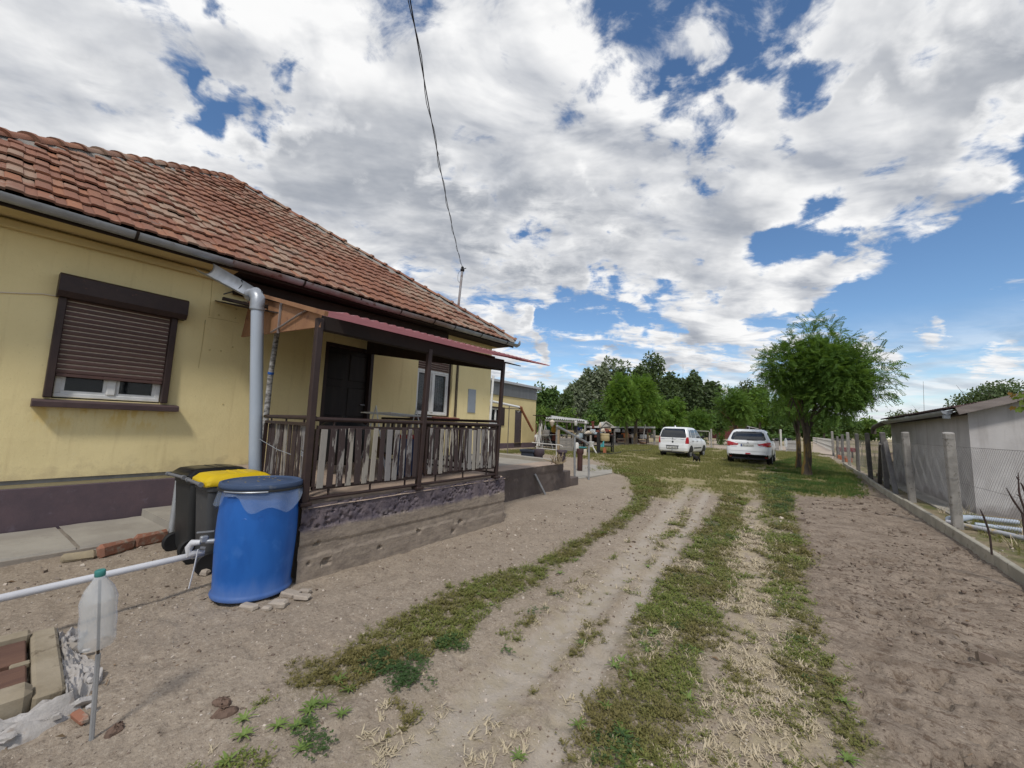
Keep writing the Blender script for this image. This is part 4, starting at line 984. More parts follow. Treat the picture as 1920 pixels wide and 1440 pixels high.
# railing
def railing(p, q, zt, zb, ztop, zlow, nsl, name_seed, first=.05, lean=0.0):
    p = np.array([*p, 0.]); q = np.array([*q, 0.]); d = q - p; L = np.linalg.norm(d); d /= L; s = np.array([d[1], -d[0], 0])
    if s[0] < 0 and abs(s[0]) > .5: s = -s
    Z = np.array([0, 0, 1.])
    rail = bpy.data.objects.new('railing', None); link(rail, porch); OFF[rail.name] = OFF[porch.name]
    part(MB().tube([p + Z * ztop - d * .03, q + Z * ztop + d * .03], .021, 10), 'handrail', M['brown'], rail, smooth=50)
    part(MB().tube([p + Z * zlow - d * .03, q + Z * zlow + d * .03], .015, 8), 'lower_rail', M['brown'], rail, smooth=50)
    fr = MB(); a = p + d * .03; e = q - d * .03
    for z in (zt, zb): fr.bar(a + Z * z, e + Z * z, .03, .03)
    for k in (a, e): fr.bar(k + Z * (zb + .016), k + Z * (zt - .016), .03, .03)
    for t_ in (.15, .5, .85):
        k = p + d * L * t_; fr.bar(k + Z * (zt + .016), k + Z * (ztop - .01), .014); fr.bar(k + Z * zlow, k + Z * (zb - .016), .014)
    for k, e2 in ((a, p), (e, q)):
        for z in (zt - .05, zb + .08): fr.bar(k + Z * z - d * 0, e2 + Z * z, .012)
    part(fr, 'panel_frame', M['brown'], rail)
    r = np.random.default_rng(name_seed); Ls = L - .08; pitch = Ls / nsl
    for i in range(nsl):
        w = pitch * r.uniform(.58, .74); h = zt - zb - r.uniform(.0, .02)
        me = MB().box((0, 0, 0), (w, .014, h), b=.003).mesh('slat', M['slat'])
        c = p + d * (.04 + pitch * (i + .5)) + s * .026 + Z * ((zt + zb) / 2 + r.uniform(-.012, .008))
        inst(me, 'slat', rail, c, Matrix((d, -s if False else np.cross(Z, d), Z)).transposed() @ Euler((r.normal(0, R(.6)), r.normal(lean, R(1.0)), 0)).to_matrix())
    return rail
railing((XF, 1.78), (XF, 3.00), 1.305, .775, 1.375, .69, 13, 1)
railing((XF, 3.06), (XF, 4.41), 1.315, .79, 1.378, .69, 15, 2)
railing((XF - .06, 1.80), (-4.95, side_y(-4.95) + .02), 1.325, .745, 1.385, .69, 10, 3, lean=R(2))
railing((XF - .05, 4.50), (-6.1, 4.50), 1.36, .80, 1.43, .70, 17, 4)
mb = MB().tube([PN(486, 823, p0 - np.array([0, .05, 0]), nx), PN(520, 843, p0 - np.array([0, .05, 0]), nx), PN(545, 852, p0 - np.array([0, .05, 0]), nx)], .004, 4)
for k in range(3): mb.tube([np.array([XF - .05 + .05 * math.cos(a), 1.77 + .05 * math.sin(a), 1.06 + .015 * k + .01 * math.sin(2 * a)]) for a in np.linspace(0, 6.28, 14)], .003, 4)
part(mb, 'tie_wire', M['zinc'], porch)
# birch prop under the end board
pp = [PN(520, 622, p0 + np.array([0, .10, 0]), nx), PN(507, 705, p0 + np.array([0, .10, 0]), nx), PN(497, 800, p0 + np.array([0, .10, 0]), nx)]
pp.append(pp[-1] + (pp[-1] - pp[-2]) * 1.35)
prop = thing('birch_prop', 'speckled birch pole propping the orange end board, blue tape midway', 'pole', (pp[-1][0], pp[-1][1], .64))
M['birch'] = mat('birch_bark', (.42, .41, .40), (.10, .095, .09), ns=18, bump=.3, stretch=(1, 1, 2.2))
part(MB().tube(pp, [.030, .032, .033, .034], 10), 'trunk', M['birch'], prop, smooth=60)
k_ = pp[1] + (pp[0] - pp[1]) * .04; M['bluetape'] = mat('blue_tape', (.02, .10, .40), rough=.4, bump=0)
part(MB().tube([k_, k_ + (pp[0] - pp[1]) * .05], .036, 10), 'tape_band', M['bluetape'], prop, smooth=50)

# things standing on the porch
M['wirewhite'] = mat('white_coated_wire', (.66, .66, .64), (.55, .54, .52), rough=.4, bump=0)
ck = thing('clothes_rack', 'folding white wire clothes rack standing behind the porch rail', 'clothes rack', (-5.0, 4.0, .645))
for y in (3.55, 4.45 - .12):
    a, b_, c = (-5.0, y, 1.60), (-5.33, y, .655), (-4.67, y, .655)
    part(MB().tube([b_, a, c], .011, 6), 'leg', M['wirewhite'], ck)
fr = MB().tube([(-5.36, 3.55, 1.50), (-5.36, 4.33, 1.47), (-4.64, 4.33, 1.47), (-4.64, 3.55, 1.50), (-5.36, 3.55, 1.50)], .010, 6); part(fr, 'frame', M['wirewhite'], ck)
for i in range(6): part(MB().tube([(-5.24 + .1 * i, 3.55, 1.50), (-5.24 + .1 * i, 4.33, 1.47)], .004, 5), 'rod', M['wirewhite'], ck)
pt = PX(645, 800, -5.0)
cd = thing('cauldron', 'round black cauldron standing before the dark door', 'cauldron', (pt[0], pt[1], .645))
part(MB().lathe([(.10, .12), (.24, .20), (.30, .40), (.28, .60), (.30, .62)], (pt[0], pt[1], .645), 24), 'pot', M['black'], cd, smooth=50)
part(MB().lathe([(.305, .625), (.29, .66), (.20, .72), (.03, .75), (.03, .78)], (pt[0], pt[1], .645), 24), 'lid', M['black'], cd, smooth=50)
for a in (.4, 2.5, 4.6): part(MB().tube([(pt[0] + .2 * math.cos(a), pt[1] + .2 * math.sin(a), .845), (pt[0] + .27 * math.cos(a), pt[1] + .27 * math.sin(a), .647)], .014, 6), 'leg', M['black'], cd)
pt = PX(770, 850, -4.3); M['redplastic'] = mat('red_plastic', (.30, .03, .03), rough=.4, bump=0); M['navy'] = mat('navy_plastic', (.03, .05, .12), rough=.4, bump=0); M['paleblue'] = mat('pale_blue_label', (.30, .36, .50), bump=0); M['orange'] = mat('orange_plastic', (.55, .17, .06), rough=.5, bump=0)
bx = thing('detergent_box', 'navy box with red lid and pale label behind the porch slats', 'box', (pt[0], pt[1], .645))
mb = MB().box((pt[0], pt[1], .90), (.24, .34, .50), b=.015); part(mb, 'box_body', M['navy'], bx)
part(MB().box((pt[0], pt[1], 1.175), (.26, .36, .05), b=.012), 'lid', M['redplastic'], bx); part(MB().box((pt[0] + .124, pt[1] + .06, .98), (.006, .18, .24)), 'label', M['paleblue'], bx); part(MB().box((pt[0] + .124, pt[1] + .06, .78), (.006, .18, .12)), 'stripe', M['orange'], bx)
M['cane'] = mat('low_bench_wood', (.17, .105, .055), (.12, .075, .04), ns=4, stretch=(1, 8, 1), bump=.2)
bn = thing('bench', 'low brown wooden bench against the wall under the lace window', 'bench', (-6.4, 5.4 - 1.2, .645))
part(MB().box((-6.45, 4.02 + 1.3, 1.05), (.38, 1.25, .04), b=.006), 'seat', M['cane'], bn)
for y in (4.82, 5.84): part(MB().box((-6.45, y, .845), (.34, .05, .38)), 'leg', M['cane'], bn)

# ------------------------------------------------------------------ terrace beyond the porch
ter = thing('terrace', 'low concrete terrace with tarred side wall and steps', 'terrace', (-5.5, 6.4, 0))
XT = -4.22
def tfront(u, v):
    y = 4.63 + (8.08 - 4.63) * u; z = -.1 + .66 * v; n = fbm(np.array([y * 5]), np.array([z * 9]), 4)[0] - .5
    return (XT + .03 * n + (.01 if z > .42 else 0), y, z)
part(MB().grid(tfront, 120, 24), 'side_wall', M['tarcon'], ter, smooth=50)
part(MB().prism([(XT - .03, 4.64, -.1), (XT - .03, 8.06, -.1), (XW - .02, 8.30, -.1), (XW - .02, 4.64, -.1)], (0, 0, .655)), 'slab', M['paleconc'], ter)
part(MB().grid(lambda u, v: (XT + .015 + .012 * (fbm(np.array([u * 20]), np.array([3.]), 3)[0] - .5) * (v < .1) - v * .55, 4.64 + 3.42 * u, .572 - .012 * (v > .8) + .006 * (fbm(np.array([u * 30]), np.array([v * 9]), 3)[0] - .5) - (.02 if v < .01 else 0)), 60, 8), 'edge_screed', M['screed'], ter, smooth=40)
part(MB().bar((XT - .05, 8.03, .58), (-6.7, 8.34, .60), .16, .10, b=.012), 'kerb', M['paleconc'], ter)
part(MB().box((XT - .30, 8.28, .17), (.58, .40, .40), b=.012), 'step', M['tarcon'], ter)
part(MB().box((XT - .29, 8.68, .06), (.60, .40, .26), b=.012), 'step', M['tarcon'], ter)
# galvanised step rail
M['galv'] = mat('galvanised_steel', (.40, .41, .42), (.31, .32, .335), ns=8, rough=.45, metal=.4, bump=.05)
hr = thing('step_handrail', 'galvanised handrail on two posts beside the terrace steps', 'handrail', G(1079, 904))
a0 = G(1078, 905); a1 = G(1104, 899); wA = (a0 - EYE) @ FW; wB = (a1 - EYE) @ FW
ta = PW(1077, 817, wA); tb = PW(1104, 832, wB)
for p_, q_ in ((a0, ta), (a1, tb)): part(MB().tube([p_ - np.array([0, 0, .1]), q_], .028, 10), 'post', M['galv'], hr, smooth=50)
dd = (tb - ta); part(MB().bar(ta - dd * 1.05, tb, .05, .045, b=.008), 'rail', M['galv'], hr)
# clay pipe planters
M['clay'] = mat('brown_glazed_clay', (.085, .040, .035), (.06, .032, .030), ns=5, rough=.45, bump=.1); M['purclay'] = mat('purple_painted_clay', (.085, .062, .072), (.065, .05, .058), ns=5, rough=.6, bump=.1)
def clay_pipe(base, h, r, label, m):
    o = MB().lathe([(r * .9, 0), (r, .01), (r, h * .72), (r * 1.02, h * .74), (r * 1.38, h * .80), (r * 1.40, h * .97), (r * 1.32, h), (r * 1.1, h), (r * 1.05, h * .8)], base, 20)
    return single(o, 'clay_pipe_planter', m, label, 'planter', 'clay drain pipes reused as planters', smooth=45)
clay_pipe(G(1087, 884), .72, .085, 'tall brown clay pipe planter by the step handrail', M['clay'])
b0 = G(1053, 866, .625); clay_pipe(b0, .26, .085, 'purple clay pipe planter on the terrace kerb beside dry twigs', M['purclay'])
b1 = G(1010, 855, .0) ; b1 = EYE + (G(1010, 855.5, 0) - EYE) * .62; b1[2] = max(b1[2], .0); clay_pipe((b1[0], b1[1], 0), EYE[2] + (PW(1010, 842, (b1 - EYE) @ FW)[2] - EYE[2]) - 0, .12, 'short purple clay pipe planter next to the dark crate', M['purclay'])
wq = (b1 - EYE) @ FW + .15
c0 = PW(984, 842, wq); c1 = PW(1003, 856, wq); cc = (c0 + c1) / 2
cr_ = thing('plastic_crate', 'dark blue plastic crate on the ground beyond the terrace', 'crate', (cc[0], cc[1], 0)); M['dkblue'] = mat('dark_blue_crate', (.045, .055, .08), (.035, .042, .06), rough=.5, bump=.05)
ztop_ = c0[2]; part(MB().box((cc[0], cc[1], ztop_ / 2), (.42, .34, ztop_), b=.02), 'crate_body', M['dkblue'], cr_); part(MB().box((cc[0], cc[1], ztop_ - .04), (.48, .40, .08), b=.015), 'rim', M['dkblue'], cr_)
M['twigtan'] = mat('dry_twig', (.35, .28, .18), (.22, .17, .11), bump=.1)
tw = MB(); r = np.random.default_rng(4); bp_ = G(1045, 868, .63)
for k in range(26):
    d = np.array([r.normal(0, .10), r.normal(0, .10), r.uniform(.08, .26)]); q = bp_ + np.array([r.normal(0, .05), r.normal(0, .05), -.02]); tw.tube([q, q + d * .6, q + d + np.array([r.normal(0, .03), r.normal(0, .03), -.02])], .008, 4)
single(tw, 'dry_plant', M['twigtan'], 'small dry pale plant on the terrace corner', 'plant', kind='thing')
# leaning steel bar
p_, q_ = G(1022, 927), PX(1003, 889, XT + .03)
single(MB().bar(p_, q_, .035, .035), 'steel_bar', M['galv'], 'grey steel bar leaning against the tarred terrace wall', 'bar')
# concrete path by the steps
pth = gpoly([(1078, 899), (1104, 896), (1148, 888), (1147, 878), (1110, 872), (1082, 874)])
mb = MB(); mb.prism([(a, b_, -.05) for a, b_ in pth], (0, 0, .075)); o = single(mb, 'concrete_path', M['paleconc'], None, None, kind='structure')
# white pole behind the house corner
pw_ = PX(925, 705, -9.0); pb_ = PX(918, 800, -9.0); dz = (pw_ - pb_); pbm = pb_ - dz * (pb_[2] / dz[2])
single(MB().tube([pbm, pw_], .045, 10), 'white_pole', M['white'], 'tall white plastic pole standing past the porch end', 'pole', smooth=50)

# ------------------------------------------------------------------ pavement along the house wall
pav = thing('house_pavement', 'strip of worn concrete slabs along the purple plinth', 'pavement', (-6.1, .3, 0)); pav['kind'] = 'structure'; del pav['category']; del pav['label']
def slab(x0, x1, y0, y1, z, skew=.0):
    return MB().grid(lambda u, v: (x0 + (x1 - x0) * v + (.02 * (fbm(np.array([(y0 + u) * 6]), np.array([1.]), 3)[0] - .5) if v > .9 else 0), y0 + (y1 - y0) * u + skew * v, z + .012 * (fbm(np.array([u * 6 + y0]), np.array([v * 6]), 4)[0] - .5) - (.09 if v > .99 else 0)), 24, 24)
part(slab(XW + .01, -5.62, -2.2, .745, .055, .03), 'slab', M['paleconc'], pav, smooth=40)
part(slab(XW + .01, -5.62, .77, 1.50, .06, .03), 'slab', M['paleconc'], pav, smooth=40)
part(MB().box((-6.2, -.2, -.03), (1.12, 3.4, .13)), 'slab_bed', M['concrete'], pav)
st_ = thing('porch_steps', 'two pale concrete steps up to the porch behind the bins', 'steps', (-6.2, 1.8, 0))
part(MB().prism([(XW + .02, 1.46, -.05), (-5.55, 1.50, -.05), (-5.42, 2.0, -.05), (XW + .02, 2.2, -.05)], (0, 0, .20)), 'step', M['paleconc'], st_)
part(MB().prism([(XW + .02, 1.80, .15), (-5.75, 1.86, .15), (-5.75, 2.10, .15), (XW + .02, 2.25, .15)], (0, 0, .17)), 'step', M['paleconc'], st_)
M['brick'] = mat('old_red_brick', (.30, .125, .075), (.22, .11, .075), ns=7, bump=.5, bs=30, c3=(.30, .24, .19), c3r=(.50, .66)); M['sandstone'] = mat('yellowish_stone', (.40, .33, .215), (.31, .26, .18), ns=5, bump=.4)
def rock(size, seed, n=2):
    r = np.random.default_rng(seed); mb = MB()
    mb.box((0, 0, 0), size, b=min(size) * .28)
    mb.v = [tuple(np.array(v) + r.normal(0, min(size) * .07, 3)) for v in mb.v]; return mb
def place(mb, name, m, label, cat, c, rot, group=None):
    Rm = Euler(rot).to_matrix(); mb.v = [tuple(Rm @ Vector(v) + Vector([float(q) for q in c])) for v in mb.v]
    return single(mb, name, m, label, cat, group, smooth=30)
g_ = 'bricks and stones edging the pavement'
for (pa_, pb_, m_, lab, hh) in (((114, 1048), (181, 1038), 'sandstone', 'yellowish stone edging the pavement, left of the two bricks', .07), ((183, 1040), (249, 1022), 'brick', 'left red brick edging the concrete pavement', .11), ((251, 1022), (311, 1008), 'brick', 'right red brick edging the pavement beside the leaning tube', .12)):
    a = G(*pa_, .04); b_ = G(*pb_, .04); d = b_ - a; L = np.linalg.norm(d)
    place(rock((L, .075, hh), int(pa_[0])), 'edging_brick' if m_ == 'brick' else 'edging_stone', M[m_], lab, 'brick' if m_ == 'brick' else 'stone', (a + b_) / 2 + np.array([0, 0, hh / 2 - .035]), (R(-6), 0, math.atan2(d[1], d[0])), g_)

# ------------------------------------------------------------------ wheelie bins
def bin_(x, y, label, bodym, lidm, rz):
    t = thing('wheelie_bin', label, 'bin', (x, y, 0), 'wheelie bins beside the porch steps', rz)
    b0 = MB(); n = 6
    def loop(hx, y0, y1, z, r=.045):
        pts = []
        for cx, cy, a0 in ((hx - r, y1 - r, 0), (-hx + r, y1 - r, 90), (-hx + r, y0 + r, 180), (hx - r, y0 + r, 270)):
            for k in range(5): a = R(a0 + 90 * k / 4); pts.append((cx + r * math.cos(a), cy + r * math.sin(a), z))
        return pts
    L = [loop(.19, -.20, .19, .05), loop(.195, -.215, .20, .09), loop(.225, -.265, .265, .70), loop(.225, -.265, .265, .72), loop(.238, -.275, .285, .73), loop(.238, -.275, .285, .775), loop(.225, -.26, .27, .78)]
    b0.v = [p for l in L for p in l]; m = 20
    for i in range(len(L) - 1):
        for k in range(m): b0.f.append((i * m + k, i * m + (k + 1) % m, (i + 1) * m + (k + 1) % m, (i + 1) * m + k)); b0.m.append(0)
    b0.f.append(tuple(range(m - 1, -1, -1))); b0.m.append(0)
    part(b0, 'bin_body', bodym, t, smooth=40, local=True)
    l0 = MB(); LL = [loop(.245, -.30, .31, .775), loop(.252, -.305, .32, .79), loop(.245, -.30, .31, .825), loop(.20, -.26, .24, .862), loop(.15, -.20, .18, .868)]
    l0.v = [(p[0], p[1], p[2] + .012 * math.cos(p[1] * 6)) for l in LL for p in l]
    for i in range(len(LL) - 1):
        for k in range(m): l0.f.append((i * m + k, i * m + (k + 1) % m, (i + 1) * m + (k + 1) % m, (i + 1) * m + k)); l0.m.append(0)
    l0.f.append(tuple(4 * m + k for k in range(m))); l0.m.append(0)
    ld = part(l0, 'lid', lidm, t, smooth=40, local=True)
    part(MB().box((0, -.02, .872), (.30, .03, .014), b=.005).box((0, .08, .872), (.30, .03, .014), b=.005), 'lid_rib', lidm, ld, local=True)
    part(MB().tube([(-.20, -.335, .80), (.20, -.335, .80)], .015, 10).tube([(-.23, -.335, .80), (-.19, -.335, .80)], .022, 10).tube([(.19, -.335, .80), (.23, -.335, .80)], .022, 10), 'handle', M['pvcgrey'], t, smooth=45, local=True)
    for s in (-1, 1):
        w = part(MB().lathe([(.05, -.022), (.085, -.026), (.098, -.016), (.098, .016), (.085, .026), (.05, .022)], (s * .215, -.215, .098), 20, rot=(0, R(90), 0)), 'wheel', M['black'], t, smooth=40, local=True)
        part(MB().lathe([(.052, -.012), (.052, .012)], (s * .215 + s * .004, -.215, .098), 14, rot=(0, R(90), 0)), 'hub', M['binblack'], w, local=True)
    t.scale = (.88, .90, .97)
    return t
M['binblack'] = mat('black_bin_plastic', (.022, .023, .024), (.03, .031, .032), ns=3, rough=.5, bump=.06); M['bingrey'] = mat('dark_grey_bin_plastic', (.055, .058, .062), (.045, .047, .05), ns=3, rough=.55, bump=.06, c3=(.10, .09, .08), c3r=(.62, .75))
M['lidblack'] = mat('glossy_black_lid', (.012, .012, .013), rough=.28, bump=.03); M['yellowlid'] = mat('yellow_bin_lid', (.66, .46, .012), (.58, .40, .012), ns=3, rough=.4, bump=.03); M['pvcgrey'] = mat('grey_plastic', (.16, .165, .18), rough=.5, bump=0)
bin_(-4.92, 1.57, 'black wheelie bin with glossy black lid nearest the house wall', M['binblack'], M['lidblack'], R(4))
bin_(-4.33, 1.56, 'dark grey wheelie bin with yellow lid behind the blue barrel', M['bingrey'], M['yellowlid'], R(-2))

# ------------------------------------------------------------------ blue barrel, tap and water pipe
BC = np.array([-3.51, 1.475]); bar = thing('rain_barrel', 'blue plastic barrel with dark lid and film skirt beside the porch', 'barrel', (BC[0], BC[1], .02))
mbl = bpy.data.materials.new('blue_barrel_plastic'); mbl.use_nodes = True; t = NT(mbl.node_tree); b = t.n['Principled BSDF']
pos = t.add('ShaderNodeNewGeometry').outputs['Position']; sp = t.add('ShaderNodeSeparateXYZ'); t.l.new(pos, sp.inputs[0]); n_ = t.noise(t.vmath('MULTIPLY', pos, (1, 1, .35)), 9, 6, .6)
blue = t.mix(t.step(n_, .35, .65), (.016, .112, .40), (.012, .092, .345)); blue = t.mix(t.step(t.noise(pos, 5, 5, .6), .56, .7, 0, .30), blue, (.07, .20, .52))
dust = t.math('MULTIPLY', t.step(t.math('MULTIPLY_ADD', n_, .28, sp.outputs[2]), .34, .06), .40)
t.l.new(t.mix(dust, blue, (.20, .20, .20)), b.inputs['Base Color']); b.inputs['Roughness'].default_value = .42; b.inputs['Specular IOR Level'].default_value = .35
bb = (BC[0], BC[1], .02)
prof_b = [(r_q, z_q * 1.03) for r_q, z_q in [(.255, 0), (.272, .004), (.277, .018), (.270, .032), (.262, .045), (.268, .16), (.276, .34), (.278, .45), (.276, .56), (.268, .70), (.258, .755), (.262, .78), (.262, .80)]]
part(MB().lathe(prof_b, bb, 48), 'barrel_body', mbl, bar, smooth=50)
M['lidblue'] = mat('faded_dark_blue_lid', (.055, .085, .155), (.045, .072, .135), ns=5, rough=.55, bump=.06, c3=(.14, .15, .17), c3r=(.6, .75))
ld = part(MB().lathe([(.275, .775), (.288, .782), (.292, .80), (.288, .818), (.272, .822), (.262, .812), (.20, .812), (.192, .816), (.10, .815), (.001, .815)], (bb[0], bb[1], bb[2] + .024), 48), 'lid', M['lidblue'], bar, smooth=50)
part(MB().lathe([(.286, .762), (.296, .766), (.296, .778), (.286, .782)], (bb[0], bb[1], bb[2] + .024), 40), 'clamp_ring', M['binblack'], bar, smooth=50)
cl_ = MB(); 
for a0, a1 in ((R(-75), R(-15)),): cl_.tube([(BC[0] + .300 * math.cos(a), BC[1] + .300 * math.sin(a), .814) for a in np.linspace(a0, a1, 10)], .006, 6)
part(cl_, 'clamp_lever', M['zinc'], bar, smooth=50)
film = MB(); r = np.random.default_rng(8); ph = r.uniform(0, 6, 5)
def ff(u, v):
    a = u * 2 * math.pi; dep = .10 + .055 * math.sin(3 * a + ph[0]) + .04 * math.sin(7 * a + ph[1]); rad = .276 + .008 + v * (.018 + .028 * max(0, math.sin(2 * a + 1.0)) + .012 * math.sin(11 * a + ph[2])) 
    return (BC[0] + rad * math.cos(a), BC[1] + rad * math.sin(a), 0.814 - v * max(.03, dep))
film.grid(ff, 90, 5); M['film'] = mat('cloudy_plastic_film', (.36, .43, .56), (.28, .36, .5), ns=12, rough=.25, bump=.3, bs=25, alpha=.26); part(film, 'film_skirt', M['film'], bar, smooth=60)
rg = MB()
for a, z in ((R(-42), .60), (R(-20), .615), (R(-44), .50), (R(-24), .51)):
    c = (BC[0] + .272 * math.cos(a), BC[1] + .272 * math.sin(a), z); dr = np.array([math.cos(a), math.sin(a), 0]); tg = np.array([-math.sin(a), math.cos(a), 0])
    part(MB().tube([np.array(c) + tg * .02 * math.cos(k) + np.array([0, 0, .02 * math.sin(k)]) for k in np.linspace(0, 6.283, 13)], .004, 5), 'embossed_ring', mbl, bar)
M['dirtspot'] = mat('dry_leaf_litter', (.34, .26, .13), bump=0); lt = MB()
for k in range(16): a = r.uniform(0, 6.28); q = .22 * math.sqrt(r.random()); lt.box((BC[0] + q * math.cos(a) - .04, BC[1] + q * math.sin(a), .862), (.012, .006, .003), (0, 0, r.uniform(0, 3)))
part(lt, 'leaf_litter', M['dirtspot'], bar, kind='stuff')
tp = bpy.data.objects.new('tap', None); link(tp, bar); OFF[tp.name] = OFF[bar.name]
t0 = np.array([BC[0] - .10, BC[1] - .255, .42]); E1 = G(366, 1040, .30); t1 = PN(404, 1012, t0, (.3, -1, 0))
M['pvcwhite'] = mat('grey_white_pvc', (.60, .60, .62), (.52, .52, .54), ns=4, rough=.4, bump=.03)
part(MB().tube([t0 + np.array([.02, .06, 0]), t0, t0 + np.array([-.03, -.05, 0])], .018, 10), 'spout', M['zinc'], tp, smooth=50)
part(MB().box(t0 + np.array([-.03, -.06, .02]), (.04, .05, .05), b=.008), 'valve_body', M['zinc'], tp); part(MB().bar(t0 + np.array([-.06, -.10, .07]), t0 + np.array([.0, -.01, .075]), .02, .008), 'valve_lever', M['zinc'], tp)
h0 = t0 + np.array([-.03, -.08, 0]); part(MB().tube([h0, h0 + np.array([-.03, -.04, .0]), h0 + np.array([-.06, -.05, -.04]), h0 + np.array([-.05, -.05, -.085]), (h0 + E1) / 2 + np.array([.02, .02, -.02]), E1 + (h0 - E1) * .14], [.018, .024, .026, .026, .025, .025], 10), 'hose_elbow', M['pvcwhite'], tp, smooth=60)
part(MB().tube([h0 + np.array([0, 0, -.04]), h0 + np.array([.01, .03, -.05])], .014, 8), 'hose_clip', M['pvcgrey'], tp, smooth=50)
part(MB().tube([h0 + np.array([.0, -.01, -.05]), h0 + np.array([-.01, -.02, -.2]), h0 + np.array([-.03, -.03, -.33])], .005, 5), 'tie', M['pvcwhite'], tp)
E0 = G(0, 1122, .30); Ef = E0 + (E0 - E1) * .55
wp = thing('water_pipe', 'long grey white plastic pipe running from the barrel tap', 'pipe', ((E0 + E1) / 2 * np.array([1, 1, 0])))
part(MB().tube([Ef, E0, E1], .0225, 14), 'pipe', M['pvcwhite'], wp, smooth=60); dE = (E1 - E0) / np.linalg.norm(E1 - E0)
part(MB().tube([E1 - dE * .02, E1 + dE * .05], .029, 14), 'coupling', M['galv'], wp, smooth=50)
part(MB().tube([Ef + np.array([0, 0, -.02]), np.array([Ef[0], Ef[1], -.1])], .02, 8), 'support_post', M['pvcwhite'], wp)
# rubble under the barrel
M['rubble'] = mat('pale_rubble_stone', (.40, .345, .285), (.31, .26, .215), ns=6, bump=.6, bs=26, c3=(.25, .19, .15), c3r=(.55, .7))
for i, (px, py, s, rz, lab) in enumerate([(467, 1138, (.15, .06, .035), .2, 'flat pale stone under the front of the blue barrel'), (500, 1141, (.06, .045, .035), .5, 'smallest pale rubble piece in front of the blue barrel'), (522, 1133, (.13, .08, .05), .5, 'blocky brown rubble piece before the blue barrel'), (545, 1113, (.13, .10, .045), .4, 'broken brick stone tucked behind the barrel foot'), (567, 1119, (.12, .07, .04), .5, 'rubble piece farthest right of the barrel, by the porch wall'), (572, 1108, (.10, .05, .03), .3, 'thin upper rubble flake against the porch foot')]):
    p_ = G(px, py, .015); place(rock(s, 20 + i), 'rubble_stone', M['rubble'], lab, 'stone', p_, (random.uniform(-.1, .1), random.uniform(-.15, .15), rz), 'rubble around the barrel foot')
p_ = G(384, 1074, .03); place(rock((.07, .05, .05), 55), 'rubble_stone', M['rubble'], 'pale lump on the sand between the bin wheels', 'stone', p_, (0, .1, .7))
# leaning tube at the pavement corner
tb0 = G(319, 1014, .0); tb1 = PX(337, 884, -5.58)
single(MB().tube([tb0, tb1], .030, 12), 'leaning_tube', M['galv'], 'grey metal tube leaning upright between plinth and black bin', 'tube', smooth=50)
# bottle on a stake
s0 = G(173, 1386); ws = (s0 - EYE) @ FW; bt0 = PW(188, 1070, ws); bb0 = PW(182, 1208, ws)
bo = thing('bottle_on_stake', 'clear plastic bottle upturned on a thin stake in the sand', 'bottle', s0)
ax = (bt0 - bb0) / np.linalg.norm(bt0 - bb0); Lb = np.linalg.norm(bt0 - bb0)
M['petclear'] = mat('clear_bottle_plastic', (.72, .74, .75), (.62, .65, .67), ns=6, rough=.08, bump=.30, bs=14, spec=1.0, alpha=.40); M['teal'] = mat('teal_cap', (.05, .22, .20), rough=.4, bump=0)
rot_ = Vector((0, 0, 1)).rotation_difference(Vector(ax)).to_euler()
part(MB().lathe([(.054, 0), (.058, .02), (.056, .05), (.059, .10), (.056, .14), (.059, .19), (.056, Lb - .11), (.046, Lb - .075), (.022, Lb - .035), (.0155, Lb - .02)], bb0, 26, cap=False, rot=rot_), 'bottle_body', M['petclear'], bo, smooth=60)
part(MB().lathe([(.0165, Lb - .022), (.0175, Lb - .02), (.0175, Lb), (.015, Lb + .003)], bb0, 16, rot=rot_), 'cap', M['teal'], bo, smooth=50)
mid = PW(184, 1226, ws); part(MB().tube([s0 - np.array([0, 0, .05]), mid], [.0085, .0085], 6), 'stake', M['galv'], bo); M['rod'] = mat('dark_rod', (.05, .035, .025), bump=0)
part(MB().tube([mid - ax * .02, bt0 - ax * .04], .005, 6), 'rod', M['rod'], bo)
# manhole with two brown boards
ma = G(105, 1186, .05); mbq = G(122, 1304, .05); mdir = (mbq - ma) / np.linalg.norm(mbq - ma); ml = G(0, 1212, .05) - ma; ml /= np.linalg.norm(ml)
ml = np.array([mdir[1], -mdir[0], 0]); ml = ml if ml[1] < 0 else -ml
Lm = np.linalg.norm(mbq - ma); mh = thing('manhole', 'concrete manhole frame with two brown boards and mortar edge', 'manhole', ma * np.array([1, 1, 0]))
M['framewood'] = mat('stained_frame_timber', (.37, .315, .235), (.26, .215, .15), ns=4, bump=.4, bs=30, c3=(.13, .10, .065), c3r=(.56, .68)); M['boardbrown'] = mat('rough_brown_board', (.155, .085, .058), (.115, .062, .046), ns=5, bump=.4, bs=50, stretch=(3, .6, 1))
Zu = np.array([0, 0, 1.])
part(MB().bar(ma + ml * .05 + Zu * -.03, mbq + ml * .05 + Zu * -.03, .10, .14, b=.012), 'frame_end', M['framewood'], mh)
part(MB().bar(ma + mdir * .03 + ml * .101, ma + mdir * .03 + ml * 1.2, .07, .12, b=.012), 'frame_side', M['framewood'], mh)
part(MB().bar(mbq - mdir * .06 + ml * .101 + Zu * .004, mbq - mdir * .06 + ml * 1.2 + Zu * .004, .12, .15, b=.025), 'frame_side', M['framewood'], mh)
iw = (Lm - .07 - .12 - .045) / 2
for k in range(2):
    c = ma + mdir * (.075 + iw * (k + .5) + k * .045); part(MB().bar(c + ml * .115 + Zu * .015, c + ml * 1.15 + Zu * .015, iw - .01, .035, b=.006), 'board', M['boardbrown'], mh)
